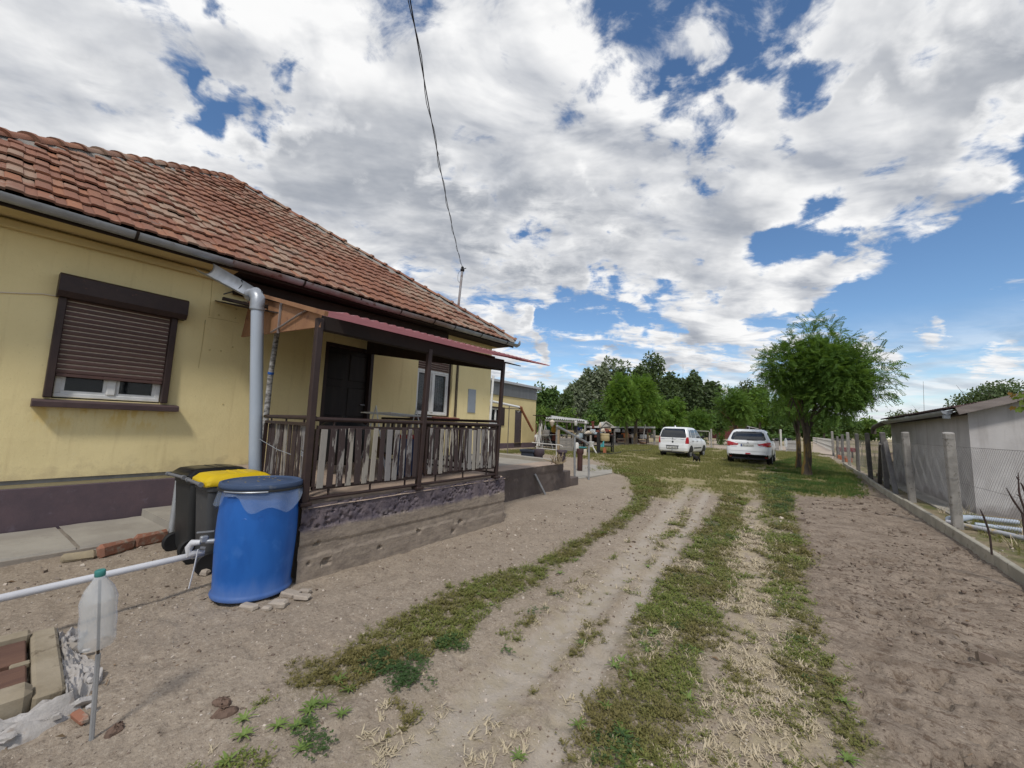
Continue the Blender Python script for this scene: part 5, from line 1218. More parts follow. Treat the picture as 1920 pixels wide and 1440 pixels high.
c = ma + mdir * (.075 + iw + .022); part(MB().bar(c + ml * .101 + Zu * .02, c + ml * .17 + Zu * .02, .035, .03, b=.006), 'spacer', M['framewood'], mh)
part(MB().bar(ma + mdir * .09 + ml * .6 - Zu * .12, mbq - mdir * .15 + ml * .6 - Zu * .12, 1.0, .02), 'shaft_bottom', M['dark'], mh)
M['limemortar'] = mat('smeared_lime_mortar', (.43, .405, .385), (.33, .305, .28), ns=7, bump=.5, bs=30, bdist=.02, c3=(.30, .25, .21), c3r=(.56, .70))
def lump(u, v):                                                 # mortar smeared along the frame
    L1 = Lm + .02
    s = u * (L1 + 1.1); n = fbm(np.array([s * 6 + 3]), np.array([v * 4.]), 4)[0] - .5; wd = .05 + .13 * fbm(np.array([s * 5.]), np.array([2.]), 4)[0] + .04 * (s > L1)
    if s < L1: base = ma + mdir * s; outd = -ml
    else: base = ma + mdir * L1 + ml * (s - L1); outd = mdir
    k = min(1, abs(s - L1) / .12); 
    if k < 1: dd_ = (-ml * (.5 + .5 * k * (1 if s < L1 else -1)) + mdir * (.5 - .5 * k * (1 if s < L1 else -1))); outd = dd_ / np.linalg.norm(dd_)
    n2 = fbm(np.array([s * 22 + 3]), np.array([v * 11.]), 3)[0] - .5; h = .055 * (1 - v ** 1.5) + .095 * n * (1 - v * .3) + .06 * n2 + .008
    p_ = base + outd * (v * wd); return (p_[0], p_[1], max(-.03, h - .06 * (v > .97)))
part(MB().grid(lump, 160, 24), 'mortar_edge', M['limemortar'], mh, smooth=60)
lm = MB(); rl = np.random.default_rng(12)
for k in range(34):
    s_ = rl.uniform(.015, .045); o_ = (mbq + ml * rl.uniform(-.1, 1.0) + mdir * rl.uniform(.02, .16)) if k < 22 else (ma + mdir * rl.uniform(.1, Lm) - ml * rl.uniform(.01, .12))
    q_ = MB().box((0, 0, 0), (s_ * 1.6, s_, s_ * .7), (rl.uniform(-.5, .5), rl.uniform(-.5, .5), rl.uniform(0, 3)), b=s_ * .22); lm.add([np.array(v) + rl.normal(0, s_ * .08, 3) + o_ * np.array([1, 1, 0]) + np.array([0, 0, .035]) for v in q_.v], q_.f)
part(lm, 'mortar_crumbs', M['limemortar'], mh, kind='stuff')
p_ = G(150, 1345, .02); place(rock((.09, .035, .03), 70), 'brick_shard', M['brick'], 'thin orange brick shard in the manhole mortar', 'brick', p_, (0, .1, .25))
p_ = G(130, 1218, .03); place(rock((.11, .07, .06), 71), 'rubble_stone', M['concrete'], 'grey broken block at the far corner of the manhole', 'stone', p_, (.2, .1, .8))
# trampled leaves and clods on the sand
M['clod'] = mat('dark_soil_clod', (.175, .115, .085), (.11, .074, .056), ns=14, bump=.7, bs=40)
for i, (px, py, s, lab) in enumerate([(415, 1325, .05, 'reddish brown clod beside the bright weeds at lower left'), (420, 1345, .06, 'flat brown clod nearest the bright weeds at lower left'), (215, 1372, .05, 'brown clod right of the bottle stake')]):
    p_ = G(px, py); rr_c = np.random.default_rng(80 + i); mbc = MB().lathe([(.02 * s, s * .46), (s * .4, s * .42), (s * .7, s * .30), (s * .85, s * .12), (s * .9, -.01)][::-1], (0, 0, 0), 22, sy=.6)
    mbc.v = [tuple(np.array(v) * (1 + .0) + rr_c.normal(0, s * .055, 3)) for v in mbc.v]; place(mbc, 'soil_clod', M['clod'], lab, 'clod', (p_[0], p_[1], gz1(p_[0], p_[1])), (0, 0, .4 + i))
# ------------------------------------------------------------------ trees
def lobed_points(n, center, radii, nlobes, seed, lob=.42, lowcut=-.75, fill=.25):
    """points on and just inside the surface of many overlapping lobes that make an uneven crown"""
    r = np.random.default_rng(seed); C = []
    while len(C) < nlobes:
        d = r.normal(0, 1, 3); d /= np.linalg.norm(d)
        if d[2] < lowcut: continue
        C.append(d * r.uniform(.25, .80))
    C = np.array(C); LR = r.uniform(.7, 1.25, nlobes) * lob
    k = r.integers(0, nlobes, n); d = r.normal(0, 1, (n, 3)); d /= np.linalg.norm(d, axis=1)[:, None]
    rad = LR[k] * np.where(r.random(n) < fill, r.random(n) ** .5, r.uniform(.82, 1.08, n))
    p = C[k] + d * rad[:, None]
    return np.array(center) + p * np.array(radii), d
def leaf_quads(P_, N_, size, seed, droop=.3, aspect=.55):
    r = np.random.default_rng(seed); n = len(P_)
    d = r.normal(0, 1, (n, 3)) + N_ * .6; d[:, 2] -= droop; d /= np.linalg.norm(d, axis=1)[:, None]
    nn = N_ * .8 + r.normal(0, .6, (n, 3)) + np.array([0, 0, .5]); s = np.cross(d, nn); s /= (np.linalg.norm(s, axis=1)[:, None] + 1e-9)
    L = size * r.uniform(.6, 1.4, n)[:, None]; up = np.cross(s, d)
    V = np.stack([P_, P_ + d * L * .5 + s * L * aspect / 2 + up * L * .06, P_ + d * L, P_ + d * L * .5 - s * L * aspect / 2 + up * L * .06], 1).reshape(-1, 3)
    return V
def trunk_mesh(base, top, r0, r1, targets, seed, bend=.1, n=9):
    r = np.random.default_rng(seed); base = np.array(base, float); top = np.array(top, float); mb = MB()
    pts = [base + (top - base) * t + np.array([r.normal(0, bend), r.normal(0, bend), 0]) * math.sin(math.pi * t) * .5 for t in np.linspace(0, 1, 7)]
    rad = [r0 * (1.35 if i == 0 else 1.08 if i == 1 else 1 - (1 - r1 / r0) * i / 6) for i in range(7)]
    mb.tube([pts[0] - np.array([0, 0, .15])] + pts, [rad[0] * 1.1] + rad, n)
    for T in targets:
        T = np.array(T); st = pts[r.integers(4, 7)]; L = np.linalg.norm(T - st)
        m = (st + T) / 2 + np.array([r.normal(0, .10), r.normal(0, .10), .12]) * L * .6
        m1 = st * .7 + m * .3 + np.array([0, 0, .05 * L]); rr = r1 * r.uniform(.35, .6)
        mb.tube([st, m1, m, T], [rr * 1.2, rr, rr * .7, rr * .2], 6)
        for _ in range(2):
            q = m * r.uniform(.2, .8) + T * .3; q = m + (T - m) * r.uniform(.1, .8); e = q + r.normal(0, .28, 3) * L * .7; mb.tube([q, (q + e) / 2 + np.array([0, 0, .03 * L]), e], [rr * .45, rr * .3, rr * .1], 5)
    return mb
M['bark'] = mat('furrowed_bark', (.115, .090, .068), (.062, .050, .040), ns=7, bump=.9, bs=24, bdist=.03, stretch=(1, 1, .25), c3=(.26, .17, .05), c3r=(.50, .62), c3s=3)
M['barkgrey'] = mat('grey_bark', (.17, .145, .12), (.10, .085, .07), ns=6, bump=.6, bs=20, stretch=(1, 1, .3))
M['barkpale'] = mat('pale_poplar_bark', (.36, .35, .31), (.20, .19, .17), ns=5, bump=.3, stretch=(1, 1, .5))
LF = dict(rob=leaf_mat('robinia_leaf', (.110, .205, .036), (.160, .265, .052), (.088, .170, .033), tr=.38),
          robb=leaf_mat('bright_robinia_leaf', (.140, .250, .036), (.195, .300, .048), (.105, .205, .032), tr=.38),
          pop=leaf_mat('dark_poplar_leaf', (.088, .130, .054), (.145, .185, .090), (.074, .110, .048), tr=.3),
          popl=leaf_mat('silvery_poplar_leaf', (.185, .215, .135), (.26, .285, .20), (.14, .17, .10), tr=.25),
          bush=leaf_mat('bright_bush_leaf', (.125, .205, .035), (.175, .26, .05), (.08, .15, .028), tr=.3),
          dark=leaf_mat('dark_tree_leaf', (.080, .145, .038), (.12, .19, .052), (.062, .115, .034), tr=.32),
          oliv=leaf_mat('olive_tree_leaf', (.10, .13, .05), (.145, .165, .07), (.08, .11, .042), tr=.3))

def pinnate(r):
    q = []; L = r.uniform(.17, .25); pos = []
    for i in range(8):
        t = i / 7; pos.append(np.array([L * t, 0,   .03 * t - .07 * t * t]))
    q.append([pos[0], pos[3] + np.array([0, .003, 0]), pos[7], pos[3] - np.array([0, .003, 0])])
    for i in range(1, 8):
        for s in (-1, 1):
            d = np.array([.25, s, -.25 + r.uniform(-.2, .2)]); q.append(quad_leaf(pos[i], d, (0, 0, 1), r.uniform(.042, .058), r.uniform(.022, .029)))
    q.append(quad_leaf(pos[7], (1, 0, -.4), (0, 0, 1), .05, .02))
    return np.array(q)
def pinnate_crown(P_, N_, seed, scale=1.0, outward=.8):
    r = np.random.default_rng(seed); T = [pinnate(r) for _ in range(7)]; out = []
    d = N_ * outward + r.normal(0, .5, P_.shape); d[:, 2] -= .12; d /= np.linalg.norm(d, axis=1)[:, None]
    up = np.array([0, 0, 1.]) + r.normal(0, .35, P_.shape); s = np.cross(up, d); s /= np.linalg.norm(s, axis=1)[:, None]; u = np.cross(d, s)
    k = r.integers(0, 7, len(P_)); sz = scale * r.uniform(.7, 1.25, len(P_))
    for i in range(7):
        ii = np.where(k == i)[0]; t = T[i].reshape(-1, 3)
        V = P_[ii][:, None, :] + sz[ii][:, None, None] * (t[None, :, 0, None] * d[ii][:, None, :] + t[None, :, 1, None] * s[ii][:, None, :] + t[None, :, 2, None] * u[ii][:, None, :])
        out.append(V.reshape(-1, 3))
    return np.concatenate(out)
def add_crown(V, m, parent, name='crown'):
    off = np.array(OFF[parent.name]); me = np_mesh(name, V - off, np.arange(len(V)).reshape(-1, 4), mats=[m])
    o = bpy.data.objects.new(name, me); link(o, parent); OFF[o.name] = OFF[parent.name]; return o

def robinia(name, label, base, ctr, radii, fork, r0, seed, m, nleaf, scale=1.0, group=None, nl=16, wisps=(), lob=.50):
    t = thing(name, label, 'tree', base, group)
    P_, N_ = lobed_points(nleaf, ctr, radii, nl, seed, lob=lob, fill=.30)
    for (d, L, n) in wisps:                                   # long shoots that stick out of the crown
        r = np.random.default_rng(seed + 77); d = np.array(d, float); d /= np.linalg.norm(d)
        q0 = np.array(ctr) + d * np.array(radii) * .7
        for _ in range(n):
            dd_ = d + r.normal(0, .35, 3); dd_ /= np.linalg.norm(dd_); st = q0 + r.normal(0, .35, 3) * np.array(radii) * .5
            tt = r.uniform(0, L, 13); pts = st + dd_ * tt[:, None] + np.array([0, 0, -.10]) * (tt[:, None] ** 2)
            P_ = np.vstack([P_, pts]); N_ = np.vstack([N_, np.tile(dd_, (13, 1))])
    add_crown(pinnate_crown(P_, N_, seed + 1, scale), m, t)
    r = np.random.default_rng(seed + 5); tg = [np.array(ctr) + (lambda d: d / np.linalg.norm(d))(r.normal(0, 1, 3) + np.array([0, 0, .3])) * np.array(radii) * r.uniform(.45, .8) for _ in range(11)]
    tb = trunk_mesh(base, fork, r0, r0 * .75, tg, seed + 6, .04, 12); part(tb, 'trunk', M['bark'], t, smooth=60)
    return t
def PWg(px, w): p = PW(px, 815, w); return np.array([p[0], p[1], gz1(p[0], p[1])])
def crown_at(px, py0, py1, hw, w):
    a = PW(px, (py0 + py1) / 2, w); s = w / FPX * .90
    return a, (hw * s, hw * s, (py1 - py0) / 2 * s / .90 * 1.0)

b1_ = G(1513, 893); w1_ = (b1_ - EYE) @ FW
c_, rd_ = crown_at(1530, 612, 808, 101, w1_)
robinia('robinia_tree', 'large round robinia beside the fence, yellow lichen on its trunk', b1_, c_, (rd_[0] * .88, rd_[1] * .88, rd_[2] * .88), PW(1514, 800, w1_), .128, 3, LF['rob'], 7600, 1.25, nl=24,
        wisps=(((.9, .25, .10), .7, 7), ((.75, .2, .45), .7, 7), ((.2, 0, 1), .45, 7), ((.9, .3, -.35), .6, 6)))
b2_ = G(1497, 879); w2_ = (b2_ - EYE) @ FW; c_, rd_ = crown_at(1486, 690, 804, 48, w2_)
robinia('robinia_tree', 'robinia half hidden behind the large round one', b2_, c_, rd_, PW(1497, 812, w2_), .10, 13, LF['rob'], 1500, 1.1)
ROW = 'ball shaped robinias behind the cars'
for (px, py, cx, t0, t1, hw, r0, lab, n, mm, sd) in [
    (1175, 836, 1166, 712, 794, 35, .26, 'leftmost ball robinia, standing near the cluttered table', 2600, 'robb', 21),
    (1192, 834, 1194, 700, 792, 38, .30, 'tallest bright ball robinia, second from the left', 3000, 'robb', 22),
    (1214, 831, 1222, 736, 802, 26, .24, 'smaller ball robinia leaning right toward the small white car', 1700, 'robb', 23)]:
    g = G(px, py); w = (g - EYE) @ FW; c_, rd_ = crown_at(cx, t0, t1 + 4, hw * .92, w)
    robinia('robinia_tree', lab, g, c_, rd_, PW(px, t1 - 6, w), r0 * .62, sd, LF[mm], int(n * 1.3), 2.3, ROW, nl=30, lob=.40)
for (px, cx, t0, t1, hw, w, lab, n, mm, sd) in [
    (1266, 1264, 748, 806, 24, 44, 'bright small robinia showing above the small white car', 1200, 'robb', 31),
    (1310, 1308, 764, 812, 28, 50, 'low dark green robinia right of the bright one', 1200, 'rob', 32),
    (1379, 1374, 726, 806, 38, 43, 'robinia behind the white crossover, with a slim pale stem', 2000, 'rob', 33)]:
    g = PWg(px, w); c_, rd_ = crown_at(cx, t0, t1, hw, w); robinia('robinia_tree', lab, g, c_, rd_, PW(px, t1 - 4, w), .17, sd, LF[mm], int(n * 1.2), 2.6, ROW, nl=26, lob=.40)

def leafy(name, label, px, py_top, py_bot, hw, w, n, size, m, barkm, seed, group=None, trunk_r=.2, nl=14, lob=.42, stem=True, cat='tree'):
    g = PWg(px, w); c_, rd_ = crown_at(px, py_top, py_bot, hw, w); t = thing(name, label, cat, g, group)
    P_, N_ = lobed_points(n, c_, np.array(rd_) * .88, nl, seed, lob, -.9, .45); keep = P_[:, 2] > .1; P_, N_ = P_[keep], N_[keep]
    add_crown(leaf_quads(P_, N_, size, seed + 1), LF[m], t)
    r = np.random.default_rng(seed + 5); tg = [c_ + r.normal(0, .42, 3) * np.array(rd_) for _ in range(9)]
    part(trunk_mesh(g, c_ + np.array([0, 0, rd_[2] * .3]), trunk_r, trunk_r * .4, tg, seed + 6, .2, 8), 'trunk' if stem else 'stem', M[barkm], t, smooth=60); return t
POP = 'poplars in the wood at the back'
for i, (px, top, hw, w, mm, lab) in enumerate([
    (1088, 690, 20, 70, 'popl', 'pale poplar at the left end of the back wood'), (1112, 676, 19, 72, 'popl', 'silvery poplar, second from the left in the back wood'),
    (1135, 670, 18, 74, 'popl', 'tall thin silvery poplar beside the dark ones'), (1163, 665, 19, 76, 'pop', 'dark poplar just right of the silvery ones'),
    (1195, 657, 20, 77, 'pop', 'tallest dark poplar, above the bright ball robinia'), (1226, 656, 21, 77, 'pop', 'tall dark poplar right of the tallest one'),
    (1252, 680, 17, 76, 'pop', 'dark poplar above the small white car'), (1276, 688, 15, 78, 'pop', 'narrow dark poplar with a pointed top'),
    (1302, 686, 17, 76, 'pop', 'dark poplar with sky gaps, second from the right'), (1330, 702, 18, 74, 'pop', 'dark poplar at the right end of the back wood')]):
    leafy('poplar_tree', lab, px, top, 818, hw * 1.75, w, 9500, .66, mm, 'barkpale', 40 + i, POP, .20, nl=34, lob=.34)
LT = 'trees beyond the yellow annex'
leafy('broadleaf_tree', 'dark green tree just beyond the yellow annex roof', 1024, 716, 812, 30, 56, 3800, .5, 'dark', 'barkgrey', 61, LT)
leafy('broadleaf_tree', 'mid green tree between the annex and the pale poplars', 1060, 722, 812, 26, 60, 3200, .5, 'pop', 'barkgrey', 62, LT)
leafy('broadleaf_tree', 'low dark tree under the silvery poplars', 1120, 752, 818, 34, 62, 3000, .5, 'dark', 'barkgrey', 63, LT)
leafy('broadleaf_tree', 'treetop peeping over the annex parapet', 958, 704, 800, 26, 60, 2600, .5, 'oliv', 'barkgrey', 66, LT)
BS = 'bright bushes behind the junk stall'
for i, (px, top, bot, hw, w, lab) in enumerate([(1022, 752, 832, 30, 39, 'bright green bush behind the dark end of the stall'), (1062, 758, 832, 30, 40, 'bright green bush above the white corrugated roof'), (1104, 772, 830, 24, 42, 'smaller bright bush right of the white roof'), (1140, 786, 826, 20, 55, 'low bush behind the far shelter'), (1190, 788, 826, 22, 56, 'leafy bush between the robinia trunks')]):
    leafy('leafy_bush', lab, px, top, bot, hw, w, 3000, .26, 'bush', 'barkgrey', 70 + i, BS, .06, stem=False, cat='bush')
RT_ = 'trees behind the white crossover'
for i, (px, top, bot, hw, w, n, s, mm, lab) in enumerate([(1398, 694, 806, 26, 62, 2600, .42, 'oliv', 'loose pale leaved tree with much sky showing through'), (1425, 700, 812, 30, 60, 3200, .42, 'robb', 'light green tree left of the large robinia'), (1462, 735, 815, 34, 58, 3200, .42, 'dark', 'dark tree behind the large robinia'), (1345, 764, 818, 20, 66, 1800, .45, 'dark', 'dark bush left of the red barn'), (1545, 766, 820, 26, 75, 2400, .5, 'dark', 'dark tree right of the large robinia trunk')]):
    leafy('broadleaf_tree', lab, px, top, bot, hw, w, n, s, mm, 'barkgrey', 80 + i, RT_)
RH = 'hedge trees beyond the wire fence'
for i, (px, top, bot, hw, w, mm, lab) in enumerate([(1590, 778, 818, 26, 80, 'dark', 'dark hedge tree over the white picket fence'), (1625, 782, 822, 22, 85, 'bush', 'light hedge tree over the far fence posts'), (1652, 790, 822, 22, 88, 'dark', 'hedge tree beside the far shed corner')]):
    leafy('hedge_tree', lab, px, top, bot, hw, w, 2400, .5, mm, 'barkgrey', 90 + i, RH)
leafy('broadleaf_tree', 'leafy tree behind the low roof of the grey shed', 1690, 755, 830, 42, 34, 1500, .20, 'oliv', 'barkgrey', 95, None, .10, nl=18, lob=.28)
leafy('broadleaf_tree', 'large tree rising behind the grey shed gable', 1862, 706, 800, 70, 38, 6500, .26, 'pop', 'barkgrey', 96, None, .2, nl=20)
leafy('hedge_tree', 'low clipped hedge along the track, right of the white crossover', 1462, 812, 826, 30, 52, 1600, .3, 'dark', 'barkgrey', 97, None, .05, stem=False, cat='hedge')
# the far wood that closes the horizon
Pf, Nf = [], []
r = np.random.default_rng(9)
for i in range(60):
    px = 930 + i * 12.5 + r.uniform(-5, 5); w = r.uniform(105, 125) if px < 1550 else r.uniform(150, 175); c_, rd_ = crown_at(px, r.uniform(772, 790) if px < 1550 else r.uniform(790, 800), 822, 14, w)
    a, b_ = lobed_points(900, c_, rd_, 6, 300 + i, .5, -1, .4); Pf.append(a); Nf.append(b_)
Pf, Nf = np.concatenate(Pf), np.concatenate(Nf); k = Pf[:, 2] > .1
V = leaf_quads(Pf[k], Nf[k], 1.5, 7); o = bpy.data.objects.new('far_wood', np_mesh('far_wood', V, np.arange(len(V)).reshape(-1, 4), mats=[LF['dark']])); link(o); meta(o, kind='stuff')

# ------------------------------------------------------------------ annex with louvred parapet
M['annexyellow'] = mat('pale_yellow_plaster', (.66, .545, .285), (.60, .49, .25), ns=1.2, bump=.2, coord='Position'); M['louvre'] = mat('grey_louvre_metal', (.34, .355, .375), (.28, .295, .31), ns=4, rough=.5, metal=.2, bump=.03); M['capgrey'] = mat('pale_grey_coping', (.42, .43, .45), (.36, .37, .39), bump=.1)
M['annexdoor'] = mat('dull_purple_brown_door', (.085, .065, .066), (.07, .054, .056), rough=.6, bump=.08)
XA = PX(1003, 838, -13.93)[0]; ann = thing('annex_building', 'pale yellow flat roofed annex with grey louvred parapet', 'building', (XA - 2, 18, 0))
AO = [(17.42, 18.82, 1.43, 2.38), (20.05, 20.90, .02, 2.37)]
mb = MB(); wall_grid(mb, XA, 10.5, 22.52, .30, lambda y: 3.15, [(o_[0], o_[1], max(o_[2], .30), o_[3]) for o_ in AO], .15); mb.add([(XA, 22.52, -.05), (XA - 7, 22.52, -.05), (XA - 7, 22.52, 3.9), (XA, 22.52, 3.9)], [(0, 1, 2, 3)]).add([(XA - .02, 10.5, 3.15), (XA - .02, 22.52, 3.15), (XA - 7, 22.52, 3.15), (XA - 7, 10.5, 3.15)], [(0, 1, 2, 3)])
part(mb, 'wall', M['annexyellow'], ann)
part(MB().box((XA - .02, 15.26, .13), (.10, 9.5, .36), b=.01).box((XA - .02, 21.72, .13), (.10, 1.62, .36), b=.01), 'plinth', M['plinth'], ann)
lou = MB().box((XA + .02, 16.51, .06), (.03, 12.0, .032)); lme = lou.mesh('louvre_slat', M['louvre'], off=(XA + .02, 16.51, .06))
for k in range(11): inst(lme, 'louvre_slat', ann, (XA + .035, 16.51, 3.19 + k * .066), (0, R(35), 0), (2.2, 1, 1))
part(MB().box((XA - .03, 16.51, 3.53), (.06, 12.0, .74)), 'louvre_backing', M['louvre'], ann)
part(MB().box((XA - 3, 16.7, 3.98), (6.4, 12.4, .16), b=.02), 'roof_coping', M['capgrey'], ann)
o = part(MB().box((XA - .10, 20.475, 1.19), (.06, .84, 2.34)), 'door', M['annexdoor'], ann); part(MB().tube([(XA - .04, 20.80, 1.15), (XA - .02, 20.80, 1.15), (XA - .02, 20.70, 1.15)], .012, 6), 'handle', M['zinc'], o)
w_ = window(ann, 'window', 17.44, 18.80, 1.45, 2.36, XA - .08, .05, None, 'annex window in a brown frame')
fr = MB()
for (yy0, yy1, zz0, zz1) in ((17.36, 18.88, 2.36, 2.45), (17.36, 18.88, 1.36, 1.44), (17.36, 17.44, 1.44, 2.36), (18.80, 18.88, 1.44, 2.36), (18.45, 18.80, 1.44, 2.36)): fr.box((XA + .01, (yy0 + yy1) / 2, (zz0 + zz1) / 2), (.08, yy1 - yy0, zz1 - zz0))
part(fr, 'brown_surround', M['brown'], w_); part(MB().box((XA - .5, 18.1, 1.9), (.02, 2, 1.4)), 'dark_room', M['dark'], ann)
# old flue on poles before the annex
XP = -10.4; q0, q1, q2 = PX(900, 748, XP), PX(976, 764, XP), PX(999, 808, XP)
fl = thing('old_flue_pipe', 'white and rusty flue pipe held on a thin pole before the annex', 'pipe', (XP, q1[1], 0))
part(MB().tube([q0, q1], .055, 12), 'white_section', M['white'], fl, smooth=50); M['rustpipe'] = mat('rusty_pipe', (.22, .085, .04), (.30, .13, .06), ns=6, bump=.2, c3=(.10, .05, .035))
part(MB().tube([q1 - (q1 - q0) * .04, q1 + (q1 - q0) * .02, q1 + (q2 - q1) * .10], .068, 12).tube([q1 + (q2 - q1) * .08, q2], .060, 12), 'rusty_section', M['rustpipe'], fl, smooth=50)
g = G(951, 855); part(MB().tube([g - np.array([0, 0, .1]), PX(955, 760, XP)], .020, 8), 'pole', M['barkgrey'], fl); part(MB().tube([PX(938, 765, XP), PX(975, 767, XP)], .018, 6), 'bracket', M['brown'], fl)
part(MB().tube([PX(967, 770, XP) + np.array([.05, .25 * k, -.06 * math.sin(math.pi * k)]) for k in np.linspace(0, 1, 8)], .008, 5), 'wire', M['wirewhite'], fl)

# ------------------------------------------------------------------ grey shed on the right
M['render'] = mat('grey_cement_render', (.42, .395, .385), (.345, .325, .32), ns=1.5, bump=.35, bs=34, c3=(.27, .25, .24), c3r=(.58, .74), coord='Position'); M['oldboard'] = mat('weathered_barge_board', (.25, .215, .20), (.17, .145, .135), ns=4, bump=.3, stretch=(.4, 3, 3)); M['darktile'] = mat('dark_red_brown_tile', (.095, .055, .05), (.065, .042, .04), ns=7, bump=.3, rnd=.25)
shed = thing('grey_shed', 'low grey cement rendered shed with barge board, behind the wire fence', 'shed', (5, 14.8, 0))
SX0, SX1, SY0, SY1, SZ, SR = 2.93, 7.6, 11.43, 18.4, 1.97, 2.86
sm = (SX0 + SX1) / 2; SG = SR; SR = SZ + .235 * (sm - SX0)
mrd = bpy.data.materials.new('stained_cement_render'); mrd.use_nodes = True; t = NT(mrd.node_tree); b = t.n['Principled BSDF']
pos = t.add('ShaderNodeNewGeometry').outputs['Position']; sp = t.add('ShaderNodeSeparateXYZ'); t.l.new(pos, sp.inputs[0])
cc_ = t.mix(t.step(t.noise(pos, 1.7, 6, .6), .32, .68), (.50, .48, .475), (.42, .40, .395)); cc_ = t.mix(t.step(t.noise(t.vmath('MULTIPLY', pos, (2, 2, .22)), 2.6, 5, .6), .52, .68, 0, .45), cc_, (.29, .265, .255))
damp = t.step(t.math('MULTIPLY_ADD', t.noise(pos, 1.3, 5, .6), 1.5, t.math('MULTIPLY', sp.outputs[2], -1.4)), .38, .72, 0, .72); cc_ = t.mix(damp, cc_, (.13, .11, .10))
t.l.new(cc_, b.inputs['Base Color']); b.inputs['Roughness'].default_value = .92; b.inputs['Specular IOR Level'].default_value = .15
bp = t.add('ShaderNodeBump'); bp.inputs['Strength'].default_value = .35; bp.inputs['Distance'].default_value = .01; t.l.new(t.noise(pos, 40, 6, .7), bp.inputs['Height']); t.l.new(bp.outputs[0], b.inputs['Normal'])
mb = MB(); mb.add([(SX0, SY0, -.1), (SX1, SY0, -.1), (SX1, SY0, SZ), (sm, SY0, SG - .1), (SX0, SY0, SZ)], [(0, 1, 2, 3, 4)]); mb.add([(SX0, SY1, -.1), (SX1, SY1, -.1), (SX1, SY1, SZ), (sm, SY1, SR), (SX0, SY1, SZ)], [(4, 3, 2, 1, 0)])
mb.add([(SX0, SY0, -.1), (SX0, SY0, SZ), (SX0, SY1, SZ), (SX0, SY1, -.1)], [(0, 1, 2, 3)]).add([(SX1, SY0, -.1), (SX1, SY0, SZ), (SX1, SY1, SZ), (SX1, SY1, -.1)], [(3, 2, 1, 0)]); part(mb, 'wall', mrd, shed)
sl_ = (SR - SZ) / (sm - SX0)
for s in (-1, 1):
    xe_ = SX0 - .22 if s < 0 else SX1 + .22; ze_ = SZ - .22 * sl_ + .05
    a, b_ = np.array([xe_, SY0 - .22, ze_]), np.array([sm, SY0 - .22, SR + .05]); rf = part(MB().prism([a, b_, b_ + np.array([0, 0, .03]), a + np.array([0, 0, .03])], (0, SY1 - SY0 + .5, 0)), 'roof_deck', M['darkwood'], shed)
    if s < 0:
        tl_ = MB().prism([(0, 0, .012), (.17, 0, .012), (.17, 0, .03), (.10, 0, .05), (.03, 0, .05), (0, 0, .03)], (0, .36, 0)); tl_.v = [(v[1], v[0], v[2] + .03 * (1 - v[1] / .36)) for v in tl_.v]; tme = tl_.mesh('shed_roof_tile', M['darktile'])
        dirv = (b_ - a); Lr = np.linalg.norm(dirv); dirv /= Lr; an = math.atan2(dirv[2], dirv[0])
        for rw in range(7):
            for cn in range(int((SY1 - SY0 + .45) / .178)):
                if rw * 41 + cn > 292: break
                inst(tme, 'shed_roof_tile', shed, a + dirv * (rw * .33) + np.array([0, .02 + cn * .178, .032]), (0, -an, 0))
part(MB().bar((SX0 - .20, SY0 - .26, SZ + .0), (sm, SY0 - .26, SG - .04), .035, .14), 'barge_board', M['oldboard'], shed); part(MB().bar((sm, SY0 - .262, SG - .038), (SX1 + .2, SY0 - .262, SZ + .0), .035, .14), 'barge_board', M['oldboard'], shed)
part(MB().bar((SX0 - .10, SY0 - .1, SZ - .04), (SX0 - .10, SY1 + .1, SZ - .06), .14, .05), 'eaves_plank', M['darkwood'], shed)
part(gutter(MB(), (SX0 - .28, SY0 - .02, SZ + .02), (SX0 - .28, 17.6, SZ - .02), r=.085), 'gutter', M['zinc'], shed, smooth=60)
part(MB().prism([(SX0 - .365, SY0 - .03, SZ + .02), (SX0 - .195, SY0 - .03, SZ + .02), (SX0 - .21, SY0 - .03, SZ - .03), (SX0 - .28, SY0 - .03, SZ - .068), (SX0 - .35, SY0 - .03, SZ - .03)], (0, .012, 0)).box((SX0 - .28, SY0 + .04, SZ - .10), (.10, .10, .09), b=.01), 'gutter_outlet', M['zinc'], shed)
part(MB().tube([(SX0 - .28, 17.5, SZ - .05), (SX0 - .30, 19.2, SZ - .16), (SX0 - .30, 19.5, SZ - .22), (SX0 - .30, 19.52, SZ - .42)], .075, 10), 'old_gutter_pipe', M['barkgrey'], shed, smooth=50)
o = single(MB().prism([(2.45, 9.9, -.05), (2.88, 11.2, -.05), (2.90, 18.4, -.05), (2.55, 18.4, -.05)], (0, 0, .075)), 'shed_path', M['paleconc'], None, None, kind='structure')

